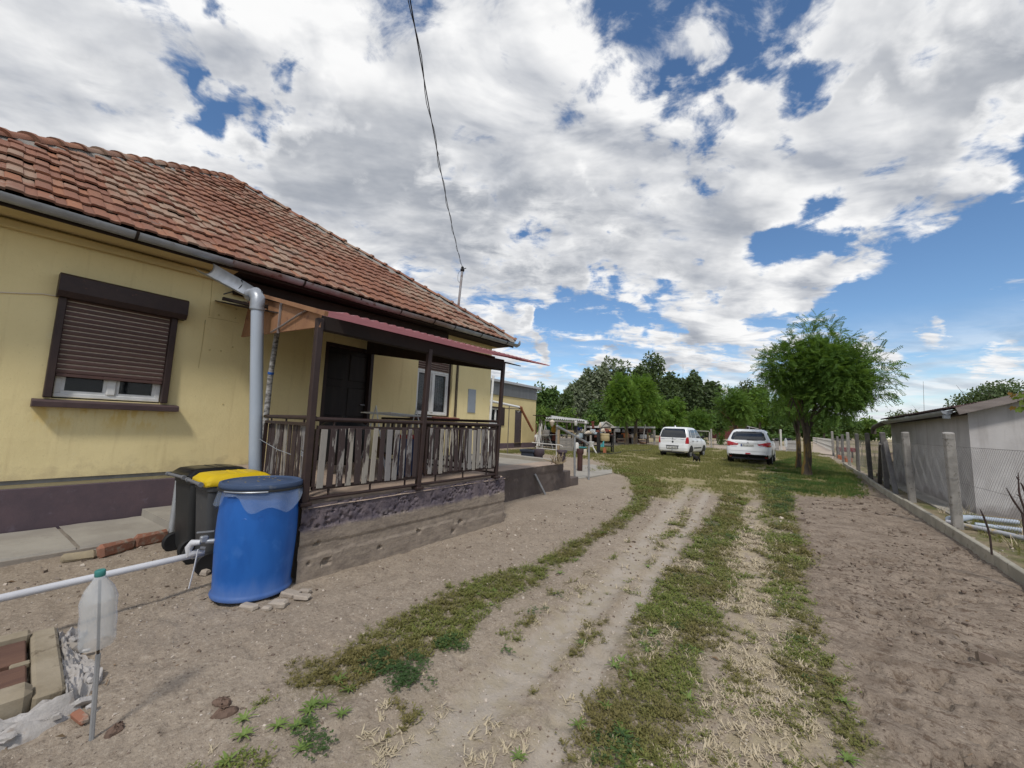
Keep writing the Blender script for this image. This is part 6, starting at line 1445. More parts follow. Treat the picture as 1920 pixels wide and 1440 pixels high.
# ------------------------------------------------------------------ wire fence with concrete posts on a kerb
M['postcon'] = mat('lichened_concrete_post', (.36, .34, .315), (.27, .255, .235), ns=6, bump=.5, bs=26, c3=(.16, .145, .125), c3r=(.56, .68)); M['postdark'] = mat('dark_damp_concrete_post', (.19, .18, .17), (.14, .13, .125), ns=6, bump=.4)
fence = thing('wire_fence', 'chain link fence on leaning concrete posts with a low concrete kerb', 'fence', (2.1, 14, 0))
FP = [((1796, 991), (1778, 811)), ((1711, 942), (1697, 810)), ((1663, 916), (1654, 811)), ((1632.6, 898), (1625, 812)), ((1610, 885), (1606, 813)), ((1593.5, 875), (1589, 811)), ((1580.6, 867), (1579, 815)), ((1571, 859), (1570, 818)), ((1563, 856), (1560, 809))]
fps = []
for i, (bq, tq) in enumerate(FP):
    a = G(*bq); w = (a - EYE) @ FW; tp_ = PW(*tq, w); tp_ = a + (tp_ - a) * 1.0; fps.append((a, tp_))
    ww = .115 if i < 8 else .13
    mb = MB().bar(a - (tp_ - a) * .08, tp_, ww, ww, b=.012, up=(0, 1, 0)); rr2 = np.random.default_rng(i); mb.v = [tuple(np.array(v) + rr2.normal(0, .004, 3)) for v in mb.v]
    part(mb, 'post', M['postcon'] if i in (0, 1, 5, 8) else M['postdark'], fence, label='nearest, leaning concrete post with lichened top' if i == 0 else None)
for (bq, tq) in (((1649, 906), (1652, 831)), ((1681, 926), (1659, 826))):
    a = G(*bq); w = (fps[2][0] - EYE) @ FW; tp_ = PW(*tq, w); part(MB().bar(a - np.array([0, 0, .08]), tp_, .10, .10, b=.01), 'brace', M['postdark'], fence)
kp = [G(x, y, .13) for x, y in [(2120, 1205), (1990, 1120), (1920, 1076), (1818, 1012), (1782, 990), (1707, 946), (1640, 907), (1612, 886), (1580, 868)]]
M['kerbtop'] = mat('kerb_concrete', (.42, .385, .31), (.31, .285, .23), ns=3, bump=.4, bs=30, c3=(.20, .18, .14), c3r=(.56, .70), coord='Position')
# planks of about 2.4 m along the kerb line
d_ = [0]; 
for i in range(len(kp) - 1): d_.append(d_[-1] + np.linalg.norm(kp[i + 1] - kp[i]))
def kpt(s):
    for i in range(len(kp) - 1):
        if s <= d_[i + 1]: return kp[i] + (kp[i + 1] - kp[i]) * ((s - d_[i]) / (d_[i + 1] - d_[i]))
    return kp[-1]
s = 0; i = 0
while s < d_[-1] - .3:
    e = min(d_[-1], s + 2.35); a, b_ = kpt(s + .012), kpt(e); sh = np.array([.035, 0, -.10 + .008 * (i % 3)])
    part(MB().bar(a + sh, b_ + sh + np.array([0, 0, .006]), .065, .20, b=.008), 'kerb_plank', M['kerbtop'], fence); s = e; i += 1
M['wire'] = mat('rusty_grey_wire', (.20, .195, .19), (.15, .14, .135), rough=.6, metal=.3, bump=0)
wm = MB()
def wire(a, b_, r=.0022):
    a = np.array(a); b_ = np.array(b_); d = b_ - a; s_ = np.cross(d, (1., .3, .2)); s_ /= np.linalg.norm(s_); u_ = np.cross(s_, d); u_ /= np.linalg.norm(u_)
    o_ = [s_ * r, -s_ * r * .5 + u_ * r * .87, -s_ * r * .5 - u_ * r * .87]
    wm.add([a + k for k in o_] + [b_ + k for k in o_], [(0, 1, 4, 3), (1, 2, 5, 4), (2, 0, 3, 5)])
fl_ = [kp[0] + np.array([.05, 0, 0]), *[f[0] * np.array([1, 1, 0]) for f in fps]]
fl_[0] = fps[0][0] + (kp[1] - fps[0][0]); fl_[0] = np.array([2.28, 4.2, 0.])
ZB, ZT = .30, 1.30
for i in range(len(fl_) - 1):
    a, b_ = fl_[i], fl_[i + 1]; L = np.linalg.norm(b_ - a); d = (b_ - a) / L; pitch = .062 if i == 0 else .068 if i < 3 else .13 if i < 5 else .2
    hgt = ZT - ZB; n = int((L + hgt) / pitch)
    for k in range(n):
        s0_ = k * pitch - hgt
        for sg in (0, 1):
            x0, x1 = s0_, s0_ + hgt; z0, z1 = (ZB, ZT) if sg == 0 else (ZT, ZB)
            if x0 < 0: z0 = z0 + (z1 - z0) * (-x0 / hgt); x0 = 0
            if x1 > L: z1 = z1 - (z1 - z0) * ((x1 - L) / (x1 - x0)); x1 = L
            if x1 - x0 < .02: continue
            p_, q_ = a + d * x0 + np.array([0, 0, z0]), a + d * x1 + np.array([0, 0, z1]); m_ = (p_ + q_) / 2 + np.array([.012 * math.sin(k * .7), 0, 0]); wire(p_, m_, .0013 if i < 3 else .0022); wire(m_, q_, .0013 if i < 3 else .0022)
    for z in (ZT, .74, ZB): wire(a + np.array([0, 0, z]), b_ + np.array([0, 0, z]), .0032 if z == ZT else .0024)
part(wm, 'wire_mesh', M['wire'], fence, kind='stuff')
for z in (.72, 1.29):
    for i in range(2):
        c = fps[i][0] + (fps[i][1] - fps[i][0]) * (z / 1.38); part(MB().tube([c + np.array([.075 * math.cos(a), .075 * math.sin(a), 0]) for a in np.linspace(0, 6.283, 11)], .003, 4), 'tie_wire', M['wire'], fence)
# pipes lying behind the fence, bare shrub, vine spray at the frame edge
M['lichpipe'] = mat('lichen_stained_pipe', (.46, .46, .49), (.40, .41, .44), ns=3, rough=.5, bump=.1, c3=(.50, .40, .22), c3r=(.55, .68))
PG = 'old downpipes lying behind the fence'
z_ = lambda p, h: np.array([p[0], p[1], h])
a, b_, c = z_(G(1781, 973, .08), .07), z_(G(1822, 969, .08), .07), z_(G(1909, 977, .08), .06); single(MB().tube([a, a + (b_ - a) * .6, b_, c], [.058, .056, .040, .038], 14).lathe([(.05, 0), (.049, .01)], a, 12, rot=(0, R(90), 0)), 'downpipe_length', M['pvc'], 'wide mouthed blue grey pipe lying nearest the shed', 'pipe', PG, smooth=50)
a, b_ = z_(G(1828, 983, .05), .045), z_(G(1990, 1003, .05), .045); single(MB().tube([a, b_], .036, 14), 'downpipe_length', M['pvc'], 'plain blue grey pipe lying between the other two', 'pipe', PG, smooth=50)
a, b_, c = z_(G(1776, 978, .05), .045), z_(G(1859, 995, .05), .045), z_(G(1990, 1024, .05), .045); single(MB().tube([a, b_, c], .037, 14), 'downpipe_length', M['lichpipe'], 'yellow stained pipe lying nearest the kerb', 'pipe', PG, smooth=50)
wS = 3.6; M['twig'] = mat('bare_dark_twig', (.075, .05, .045), (.05, .035, .032), bump=.2)
sb_ = PW(1922, 985, wS); sb_[2] = 0; tw = MB(); gq = lambda x, y, w=wS: PW(x, y, w)
for st in ([(1917, 963), (1900, 938), (1887, 915)], [(1921, 954), (1914, 935), (1911, 922), (1909, 886)], [(1925, 930), (1918, 912), (1914, 905)], [(1857, 1010), (1853, 992), (1845, 970), (1838, 955)], [(1912, 930), (1906, 927)], [(1910, 900), (1905, 893)]):
    pts = [gq(*p_) for p_ in st]; tw.tube(([sb_] if st[0][0] > 1915 else [gq(1860, 1040)] if st[0][0] < 1870 else []) + pts, [.008] * (len(pts) + (1 if st[0][0] > 1915 or st[0][0] < 1870 else 0) - 1) + [.003], 5)
single(tw, 'bare_shrub', M['twig'], 'bare dark twigs of a shrub in front of the shed wall', 'shrub')
wV = 2.2; vb = PW(1990, 800, wV); vs = thing('vine_shrub', 'vine spray with orange and green leaves at the right edge', 'vine', (vb[0], vb[1], 0))
part(MB().tube([(vb[0], vb[1], -.05), vb * np.array([1, 1, .6]), PW(1960, 745, wV), PW(1935, 752, wV), PW(1908, 752, wV)], [.014, .012, .008, .006, .003], 7), 'stem', M['twig'], vs, smooth=50)
M['lfgreen'] = leaf_mat('vine_leaf_green', (.15, .20, .035), (.20, .24, .05), (.12, .17, .03)); M['lforange'] = leaf_mat('vine_leaf_orange', (.42, .17, .06), (.36, .20, .07), (.30, .15, .05))
lf = MB(); an_ = [(0, 1.0), (28, .62), (52, .92), (80, .55), (112, .80), (150, .50), (180, .16), (210, .50), (248, .80), (280, .55), (308, .92), (332, .62)]
lf.v = [(0, 0, .12)] + [(q * math.sin(R(a)), q * math.cos(R(a)), -.10 * q * q) for a, q in an_]; lf.f = [(0, 1 + k, 1 + (k + 1) % 12) for k in range(12)]; lf.m = [0] * 12
meg, meo = lf.mesh('leaf', M['lfgreen']), lf.mesh('leaf', M['lforange'])
for k, (px, py, s, col) in enumerate([(1899, 741, .026, 1), (1907, 745, .032, 0), (1916, 740, .03, 0), (1913, 754, .036, 0), (1899, 764, .024, 1), (1908, 767, .028, 0), (1918, 765, .034, 0), (1923, 750, .04, 0), (1926, 775, .03, 0), (1894, 737, .016, 1), (1935, 762, .04, 0), (1945, 748, .04, 0)]):
    o = inst(meo if col else meg, 'leaf', vs, PW(px, py, wV + random.uniform(-.05, .05)), (random.uniform(-1.6, -.4), random.uniform(-.5, .5), random.uniform(0, 1.2)), (s * .9,) * 3)
# ------------------------------------------------------------------ cars
M['carwhite'] = mat('white_car_paint', (.78, .79, .80), (.76, .77, .78), rough=.22, bump=0, spec=.5); M['carglass'] = mat('tinted_car_glass', (.018, .021, .026), (.022, .025, .03), rough=.03, bump=0, spec=.8)
M['carblack'] = mat('black_car_plastic', (.018, .018, .02), rough=.5, bump=.03); M['tyre'] = mat('tyre_rubber', (.016, .016, .017), rough=.85, bump=.1); M['alloy'] = mat('alloy_wheel', (.50, .51, .53), rough=.35, metal=.6, bump=0)
M['lampred'] = mat('red_lamp_glass', (.42, .012, .02), (.36, .01, .016), rough=.12, bump=0, spec=.6); M['lampclear'] = mat('clear_lamp_glass', (.60, .50, .50), rough=.12, bump=0, spec=.6); M['lampamber'] = mat('amber_lamp_glass', (.55, .14, .02), rough=.15, bump=0)
M['platewhite'] = mat('number_plate', (.62, .62, .60), rough=.4, bump=0); M['plateblue'] = mat('plate_blue_band', (.02, .06, .30), rough=.4, bump=0); M['seam'] = mat('panel_seam', (.22, .225, .23), rough=.6, bump=0); M['chrome'] = mat('chrome', (.6, .6, .62), rough=.15, metal=.9, bump=0)
def text_mesh(s, size, name, m):
    cu = bpy.data.curves.new('t', 'FONT'); cu.body = s; cu.size = size; cu.align_x = 'CENTER'; cu.align_y = 'CENTER'; cu.extrude = .001
    o = bpy.data.objects.new('t', cu); COL.objects.link(o); dg = bpy.context.evaluated_depsgraph_get(); me = bpy.data.meshes.new_from_object(o.evaluated_get(dg)); bpy.data.objects.remove(o); bpy.data.curves.remove(cu)
    me.name = name; me.materials.clear(); me.materials.append(m); return me
def lin(tab, z, i):
    for a, b in zip(tab, tab[1:]):
        if z <= b[0]: t_ = 0 if b[0] == a[0] else max(0, (z - a[0]) / (b[0] - a[0])); return a[i] + (b[i] - a[i]) * t_
    return tab[-1][i]
def shell(tab, nz=28):
    """stack of rounded plan outlines: tab rows = z, half width, rear y, front y, corner radius"""
    mb = MB(); zs = sorted({*np.linspace(tab[0][0], tab[-1][0], nz), *[q[0] for q in tab]}); m = 0
    for z in zs:
        hw, yr, yf, r = (lin(tab, z, i) for i in (1, 2, 3, 4)); lp = []
        for cx, cy, a0 in ((hw - r, yf - r, 0), (-hw + r, yf - r, 90), (-hw + r, yr + r, 180), (hw - r, yr + r, 270)):
            for k in range(7): a = R(a0 + 15 * k); lp.append((cx + r * math.cos(a), cy + r * math.sin(a), z))
        mb.v += lp; m = len(lp)
    for i in range(len(zs) - 1):
        for k in range(m): mb.f.append((i * m + k, i * m + (k + 1) % m, (i + 1) * m + (k + 1) % m, (i + 1) * m + k)); mb.m.append(0)
    mb.f.append(tuple((len(zs) - 1) * m + k for k in range(m))); mb.m.append(0); mb.f.append(tuple(range(m - 1, -1, -1))); mb.m.append(0)
    return mb
def rear_patch(tab, pts, off=.006, n=8):
    """polygonal band on the tail: pts rows = z, x0, x1"""
    mb = MB(); zs = np.linspace(pts[0][0], pts[-1][0], n + 1)
    def y_at(x, z):
        hw, yr, r = lin(tab, z, 1), lin(tab, z, 2), lin(tab, z, 4); q = abs(x) - (hw - r)
        return yr if q <= 0 else yr + r - math.sqrt(max(0, r * r - min(q, r) ** 2))
    def f(u, v):
        z = pts[0][0] + (pts[-1][0] - pts[0][0]) * v; x = lin(pts, z, 1) + (lin(pts, z, 2) - lin(pts, z, 1)) * u
        return (x, y_at(x, z) - off, z)
    mb.grid(f, 16, n); return mb
def side_patch(tab, pts, sx, off=.006, n=8):
    mb = MB()
    def f(u, v):
        z = pts[0][0] + (pts[-1][0] - pts[0][0]) * v; y = lin(pts, z, 1) + (lin(pts, z, 2) - lin(pts, z, 1)) * u
        return (sx * (lin(tab, z, 1) + off), y, z)
    mb.grid(f, 8, n); return mb
def wheel(parent, x, y, r, w, sx, spokes):
    o = part(MB().lathe([(r * .62, -w / 2), (r * .93, -w / 2), (r, -w / 2 + .02), (r, w / 2 - .02), (r * .93, w / 2), (r * .62, w / 2)], (x, y, r), 28, rot=(0, R(90), 0)), 'wheel', M['tyre'], parent, smooth=40, local=True)
    rim = MB().lathe([(r * .64, -.01), (r * .66, .012), (r * .60, .012), (r * .58, -.02)], (x + sx * w / 2 * .94, y, r), 24, rot=(0, R(90) * sx, 0), cap=False)
    for k in range(spokes): a = k * 2 * math.pi / spokes; rim.bar((x + sx * w * .45, y, r), (x + sx * w * .47, y + r * .62 * math.cos(a), r + r * .62 * math.sin(a)), .045, .02)
    rim.lathe([(.05, 0), (.045, .02)], (x + sx * w * .47, y, r), 12, rot=(0, R(90) * sx, 0)); part(rim, 'rim', M['alloy'], o, smooth=40, local=True)
    part(MB().lathe([(r * .60, 0), (r * .60, .01)], (x + sx * w * .2, y, r), 20, rot=(0, R(90) * sx, 0)), 'brake_disc', M['carblack'], o, local=True)
def arch(tab, y, r, sx):
    mb = MB(); vs = []
    for k in range(15):
        a = math.pi * k / 14
        for q in (r, r + .045): vs.append((sx * (lin(tab, min(.9, .30 + q * math.sin(a)), 1) + .007), y + q * math.cos(a), max(.18, .30 + q * math.sin(a))))
    mb.add(vs, [(2 * k, 2 * k + 1, 2 * k + 3, 2 * k + 2) for k in range(14)])
    vs = [(sx * (lin(tab, .5, 1) + .006), y, .32)] + [(sx * (lin(tab, min(.9, .30 + r * math.sin(math.pi * k / 14)), 1) + .0065), y + r * math.cos(math.pi * k / 14), .30 + r * math.sin(math.pi * k / 14)) for k in range(15)]
    mb.add(vs, [(0, k, k + 1) for k in range(1, 15)]); return mb
def car(name, label, cat, loc, rz, spec):
    t = thing(name, label, cat, loc, 'white cars parked on the lawn', rz); tab = spec['tab']
    body = part(shell(tab), 'body', M['carwhite'], t, smooth=35, local=True)
    part(rear_patch(tab, spec['rw'], .006), 'rear_window', M['carglass'], t, smooth=60, local=True)
    for k, (z, x0, x1) in enumerate(spec['seams']): part(rear_patch(tab, [(z, x0, x1), (z + .008, x0, x1)], .004, 1), 'panel_seam', M['seam'], body, local=True)
    for sx in (-1, 1):
        for pts, nm in spec['sw']: part(side_patch(tab, pts, sx), nm, M['carglass'], t, smooth=60, local=True)
        for y in spec['wy']: part(arch(tab, y, spec['wr'] + .045, sx), 'wheel_arch', M['carblack'], body, local=True); wheel(t, sx * (spec['track']), y, spec['wr'], spec['ww'], sx, spec['spokes'])
        for (z0, z1, y0, y1, m_, nm) in spec['side']: part(side_patch(tab, [(z0, y0, y1), (z1, y0, y1)], sx, .012, 2), nm, M[m_], body, local=True)
        for y in spec['doors']: part(side_patch(tab, [(.42, y, y + .008), (spec['belt'], y, y + .008)], sx, .004, 4), 'door_seam', M['seam'], body, local=True)
        for y in spec['handles']: part(MB().box((sx * (lin(tab, spec['belt'] - .13, 1) + .02), y, spec['belt'] - .13), (.03, .17, .03), b=.008), 'door_handle', M['carblack' if spec['bh'] else 'carwhite'], body, local=True)
        mir = MB(); mir.lathe([(.02, -.07), (.085, -.05), (.10, 0), (.085, .05), (.03, .07)], (sx * (spec['mx']), spec['my'], spec['belt'] + .09), 12, sx=1.0, sy=.75, rot=(R(90), 0, 0)); mir.bar((sx * (spec['mx'] - .18), spec['my'] + .02, spec['belt'] + .02), (sx * spec['mx'], spec['my'], spec['belt'] + .06), .05, .035); part(mir, 'wing_mirror', M['carblack'], t, smooth=50, local=True)
        for (pts, m_) in spec['lamps']:
            q = [(z, sx * a, sx * b_) for z, a, b_ in pts]; part(rear_patch(tab, q, .012, 6), 'tail_lamp' if m_ == 'lampred' else 'lamp_lens', M[m_], t, smooth=60, local=True)
    for (z0, z1, x0, x1, m_, nm, off) in spec['rear']: part(rear_patch(tab, [(z0, x0, x1), (z1, x0, x1)], off, 3), nm, M[m_], t, local=True)
    # number plate
    px_, pz, tx = spec['plate']; yr = lin(tab, pz, 2) - .022; pl = part(MB().box((px_, yr, pz), (.52, .012, .11), b=.004), 'number_plate', M['platewhite'], t, local=True)
    if spec.get('blue', 1): part(MB().box((px_ - .235, yr - .004, pz), (.045, .012, .104)), 'blue_band', M['plateblue'], pl, local=True)
    me = text_mesh(tx, .095, 'plate_lettering', M['carblack']); o = bpy.data.objects.new('plate_lettering', me); link(o, pl); o.location = (px_ + .02, yr - .008, pz - .004); o.rotation_euler = (R(90), 0, 0); OFF[o.name] = Vector((0, 0, 0))
    part(MB().prism([(-lin(tab, .3, 1) + .14, .06, .24), (lin(tab, .3, 1) - .14, .06, .24), (lin(tab, .3, 1) - .14, .06, .32), (-lin(tab, .3, 1) + .14, .06, .32)], (0, lin(tab, .5, 3) - .3, 0)), 'underbody', M['carblack'], t, local=True)
    return t, tab, body
# small tall hatchback
W1 = [(.29, .72, .08, 3.40, .14), (.37, .775, .02, 3.48, .16), (.52, .795, .0, 3.50, .18), (.72, .80, .02, 3.48, .20), (.78, .80, .05, 3.42, .18), (.92, .795, .055, 3.20, .16), (1.00, .785, .07, 2.75, .15), (1.06, .775, .085, 2.60, .15), (1.30, .73, .17, 2.20, .14), (1.50, .675, .26, 1.86, .14), (1.575, .645, .32, 1.72, .16), (1.615, .58, .42, 1.58, .18), (1.63, .46, .56, 1.42, .2)]
wg = PW(1261, 858, 20.7); wl = np.array([wg[0], wg[1], gz1(wg[0], wg[1])])
spec = dict(tab=W1, rw=[(1.06, -.66, .66), (1.10, -.685, .685), (1.47, -.60, .60), (1.545, -.54, .54)], seams=[(.745, -.60, .60), (.99, -.64, .64)], sw=[([(1.09, .32, .62), (1.47, .46, .64)], 'quarter_window'), ([(1.07, .70, 1.42), (1.50, .70, 1.36)], 'side_window'), ([(1.07, 1.50, 2.42), (1.50, 1.44, 1.84)], 'side_window')],
            wy=(.56, 2.90), wr=.285, ww=.165, track=.685, spokes=7, side=[(.50, .56, .98, 2.35, 'carblack', 'side_moulding')], doors=(.66, 1.46, 2.44), handles=(.82, 1.60), belt=1.03, bh=True, mx=.90, my=2.28,
            lamps=[([(.76, .80, .645), (.98, .79, .665), (1.10, .765, .69)], 'lampred')], rear=[(.455, .62, -.33, .30, 'seam', 'plate_recess', .004), (.615, .645, -.34, .33, 'carblack', 'plate_light', .02), (.985, .995, -.66, .66, 'seam', 'tailgate_edge', .004)], plate=(-.02, .54, 'H AR 172'))
spec['plate'] = (-.02, .535, 'LT XB 172'); spec['blue'] = 0
tw_, tb_, bd_ = car('hatchback_car', 'small tall white hatchback with upright tail lamps, parked on the left', 'car', wl, R(-6), spec)
part(MB().tube([(.0, -.0, 1.02), (.05, .02, .99), (.16, .035, .985)], .008, 5).lathe([(.02, 0), (.02, .03)], (-.0, .04, 1.02), 8, rot=(R(90), 0, 0)), 'rear_wiper', M['carblack'], tw_, local=True)
part(MB().lathe([(.048, 0), (.048, .012)], (0, .05, .83), 16, rot=(R(90), 0, 0)), 'emblem', M['carblack'], tw_, smooth=40, local=True)
part(MB().lathe([(.035, 0), (.035, .06), (.03, .09)], (-.05, .62, 1.62), 10), 'roof_aerial_base', M['carwhite'], tw_, local=True)
part(MB().tube([(0, .10, .30), (0, -.06, .32), (0, -.08, .40)], .022, 8).lathe([(.012, -.03), (.032, 0), (.012, .03)], (0, -.08, .42), 10), 'tow_hook', M['galv'], tw_, smooth=50, local=True)
for x, w_s in ((-.52, .18), (.50, .20)): part(rear_patch(tb_, [(.955, x - w_s / 2, x + w_s / 2), (.968, x - w_s / 2, x + w_s / 2)], .008, 1), 'badge', M['chrome'], tw_, local=True)
# crossover
W2 = [(.30, .80, .12, 4.10, .16), (.40, .86, .06, 4.20, .2), (.46, .872, .0, 4.26, .24), (.66, .885, .02, 4.29, .26), (.80, .885, .05, 4.27, .26), (.95, .875, .08, 4.0, .24), (1.02, .865, .11, 3.4, .22), (1.09, .845, .15, 3.05, .2), (1.28, .765, .26, 2.70, .18), (1.46, .68, .40, 2.28, .18), (1.54, .63, .50, 2.05, .18), (1.585, .56, .66, 1.85, .2), (1.605, .44, .85, 1.7, .2)]
ag = PW(1403, 871, 17.45); al = np.array([ag[0], ag[1], gz1(ag[0], ag[1])])
spec2 = dict(tab=W2, rw=[(1.105, -.63, .63), (1.15, -.69, .69), (1.42, -.61, .61), (1.49, -.53, .53)], seams=[(.605, -.66, .66), (1.00, -.50, .50)], sw=[([(1.11, .58, .92), (1.43, .74, .94)], 'quarter_window'), ([(1.09, 1.0, 1.86), (1.46, 1.0, 1.80)], 'side_window'), ([(1.09, 1.94, 2.95), (1.46, 1.88, 2.28)], 'side_window')],
             wy=(.80, 3.46), wr=.335, ww=.215, track=.775, spokes=5, side=[(.36, .42, 1.2, 3.0, 'carblack', 'sill_cladding')], doors=(.98, 1.90, 2.98), handles=(1.12, 2.06), belt=1.06, bh=False, mx=1.00, my=2.72,
             lamps=[([(.825, .885, .72), (.865, .885, .42), (.92, .88, .34), (.985, .875, .58), (1.035, .86, .74)], 'lampred'), ([(.875, .58, .48), (.915, .57, .46)], 'lampclear'), ([(.85, .878, .78), (.90, .876, .78)], 'lampamber')], rear=[(.305, .47, -.86, .86, 'carblack', 'black_bumper', .012), (.945, .965, -.42, .42, 'seam', 'tailgate_grip', .01), (.478, .535, -.10, .10, 'lampred', 'fog_lamp', .012), (1.455, 1.50, -.30, .30, 'carblack', 'brake_light', .010), (.33, .37, -.74, -.64, 'lampred', 'reflector', .02), (.33, .37, .64, .74, 'lampred', 'reflector', .02)], plate=(-.02, .87, 'AI GP 257'))
ta_, tb2, bd2 = car('crossover_car', 'white crossover with slanted red tail lamps, parked on the right', 'car', al, R(-1), spec2)
part(MB().bar((-.05, .13, 1.125), (.36, .135, 1.12), .018, .02), 'rear_wiper', M['carblack'], ta_, local=True)
for s in (-1, 0, 1):
    a = R(90 + 120 * s); part(MB().prism([(.028 * math.cos(a) + q[0] * math.cos(a) - q[1] * math.sin(a), .075, .99 + .028 * math.sin(a) + q[0] * math.sin(a) + q[1] * math.cos(a)) for q in ((-.026, 0), (0, .016), (.026, 0), (0, -.016))], (0, .01, 0)), 'emblem', M['chrome'], ta_, local=True)
part(MB().tube([(0, .14, .32), (0, -.02, .33), (0, -.03, .38)], .022, 8), 'tow_hook', M['carblack'], ta_, local=True)
part(MB().tube([(0, .95, 1.60), (.02, .70, 1.75)], [.012, .006], 5), 'aerial', M['carwhite'], ta_, local=True)
for x in (-.56, .56): part(rear_patch(tb2, [(.80, x - .12, x + .12), (.815, x - .12, x + .12)], .008, 1), 'badge', M['chrome'], ta_, local=True)

# ------------------------------------------------------------------ small dog by the hatchback
dg = G(1307, 868); dg[2] = gz1(dg[0], dg[1]); dog = thing('dog', 'small black dog with white legs standing beside the hatchback rear wheel', 'dog', dg)
M['fur'] = mat('black_dog_fur', (.012, .011, .011), (.022, .019, .018), ns=20, bump=.5, bs=80, rough=.8); M['furwhite'] = mat('white_dog_fur', (.42, .40, .37), (.34, .32, .30), bump=.3, bs=80)
verts = [(0, 0, .23), (0, .10, .245), (0, .20, .24), (0, .26, .27), (0, .30, .33), (0, .335, .36), (0, .40, .345), (0, .44, .335), (0, -.10, .235), (0, -.15, .25), (0, -.21, .33), (-.01, -.23, .40),
         (.055, -.13, .18), (.06, -.11, .11), (.06, -.15, .06), (.06, -.12, .012), (-.055, -.13, .18), (-.06, -.10, .11), (-.06, -.14, .06), (-.06, -.11, .012),
         (.05, .20, .16), (.055, .20, .09), (.055, .205, .012), (-.05, .20, .16), (-.055, .19, .09), (-.055, .20, .012), (.035, .335, .40), (.045, .33, .435), (-.035, .335, .40), (-.045, .33, .435)]
edges = [(0, 1), (1, 2), (2, 3), (3, 4), (4, 5), (5, 6), (6, 7), (0, 8), (8, 9), (9, 10), (10, 11), (8, 12), (12, 13), (13, 14), (14, 15), (8, 16), (16, 17), (17, 18), (18, 19), (2, 20), (20, 21), (21, 22), (2, 23), (23, 24), (24, 25), (5, 26), (26, 27), (5, 28), (28, 29)]
rad = [.075, .08, .082, .06, .052, .056, .032, .022, .075, .04, .022, .014, .045, .025, .018, .02, .045, .025, .018, .02, .035, .02, .02, .035, .02, .02, .02, .008, .02, .008]
me = bpy.data.meshes.new('body'); me.from_pydata(verts, edges, []); me.materials.append(M['fur'])
ob = bpy.data.objects.new('body', me); link(ob, dog); sk = ob.modifiers.new('skin', 'SKIN'); sk.use_smooth_shade = True
if not me.skin_vertices: 
    bpy.context.view_layer.objects.active = ob
for i, sv in enumerate(me.skin_vertices[0].data): sv.radius = (rad[i], rad[i]); sv.use_root = i == 0
ss = ob.modifiers.new('sub', 'SUBSURF'); ss.levels = 1; ss.render_levels = 2
dog.rotation_euler = (0, 0, R(38))
for (x, y) in ((.06, -.13), (-.06, -.12), (.055, .203), (-.055, .197)): part(MB().tube([(x, y, .075), (x, y - .012, .05), (x, y + .01, .02), (x, y + .02, .004)], [.021, .022, .024, .022], 8), 'white_sock', M['furwhite'], dog, smooth=60, local=True)
part(MB().lathe([(.01, -.02), (.05, 0), (.06, .03), (.03, .06)], (0, .245, .215), 10), 'white_chest', M['furwhite'], dog, smooth=60, local=True)

# ------------------------------------------------------------------ gate, boards, white fence beyond the lawn
def gp(px, w, z=0.0): p = PW(px, 815, w); return np.array([p[0], p[1], z])
M['whitewash'] = mat('whitewashed_post', (.58, .56, .52), (.46, .44, .41), ns=5, bump=.2)
a = G(1334, 839); single(MB().box((a[0], a[1], .86), (.13, .13, 1.75), b=.015), 'gate_post', M['postcon'], 'grey concrete gate post right of the pale tube gate', 'post')
b_ = G(1294, 837); b_ = a + (b_ - a); dgt = (b_ - a); Lg = np.linalg.norm(dgt); dgt /= Lg
gt = thing('tube_gate', 'pale bent tube gate in front of a leafy plant', 'gate', (a + b_) / 2); Z1 = np.array([0, 0, 1.])
part(MB().tube([a + dgt * .15 + Z1 * .08, a + dgt * .15 + Z1 * 1.42, a + dgt * .22 + Z1 * 1.5, b_ + Z1 * 1.52, b_ + Z1 * .08, a + dgt * .15 + Z1 * .08], .028, 8), 'frame', M['whitewash'], gt, smooth=50)
for k in range(9): c = a + dgt * (.4 + k * (Lg - .5) / 9); part(MB().tube([c + Z1 * .08, c + Z1 * 1.5], .006, 4), 'wire', M['wire'], gt)
leafy('leafy_bush', 'pale green plant growing behind the tube gate', 1318, 812, 845, 12, 46, 700, .16, 'bush', 'barkgrey', 111, None, .03, stem=False, cat='bush')
leafy('leafy_bush', 'low bush with yellow green shoots left of the white crossover', 1352, 806, 842, 12, 44, 800, .15, 'bush', 'barkgrey', 112, None, .03, stem=False, cat='bush')
p_ = G(1465, 845); single(MB().box((p_[0], p_[1], .88), (.15, .15, 1.85), b=.015).lathe([(.10, 0), (.10, .05), (.02, .10)], (p_[0], p_[1], 1.80), 8), 'gate_post', M['whitewash'], 'whitewashed post standing by the grey board panel', 'post')
M['greyboard'] = mat('grey_weathered_board', (.34, .32, .30), (.25, .235, .22), ns=5, bump=.2, rnd=.12)
def board_fence(name, label, pA, pB, h, n, m, hb=None, rails=True):
    t = thing(name, label, 'fence', (pA + pB) / 2); d = pB - pA; L = np.linalg.norm(d); d /= L
    me = MB().box((0, 0, h / 2), (L / n * .9, .025, h)).mesh('board', m); rot = math.atan2(d[1], d[0])
    for k in range(n): inst(me, 'board', t, pA + d * L * (k + .5) / n + np.array([0, 0, random.uniform(-.02, .02)]), (0, 0, rot))
    if rails:
        for z in (h * .25, h * .8): part(MB().bar(pA + Z1 * z + np.array([-d[1], d[0], 0]) * -.03, pB + Z1 * z + np.array([-d[1], d[0], 0]) * -.03, .03, .07), 'rail', m, t)
    return t
board_fence('board_panel', 'grey board panel between the white crossover and the whitewashed post', G(1436, 844), G(1461, 845), 1.05, 9, M['greyboard'])
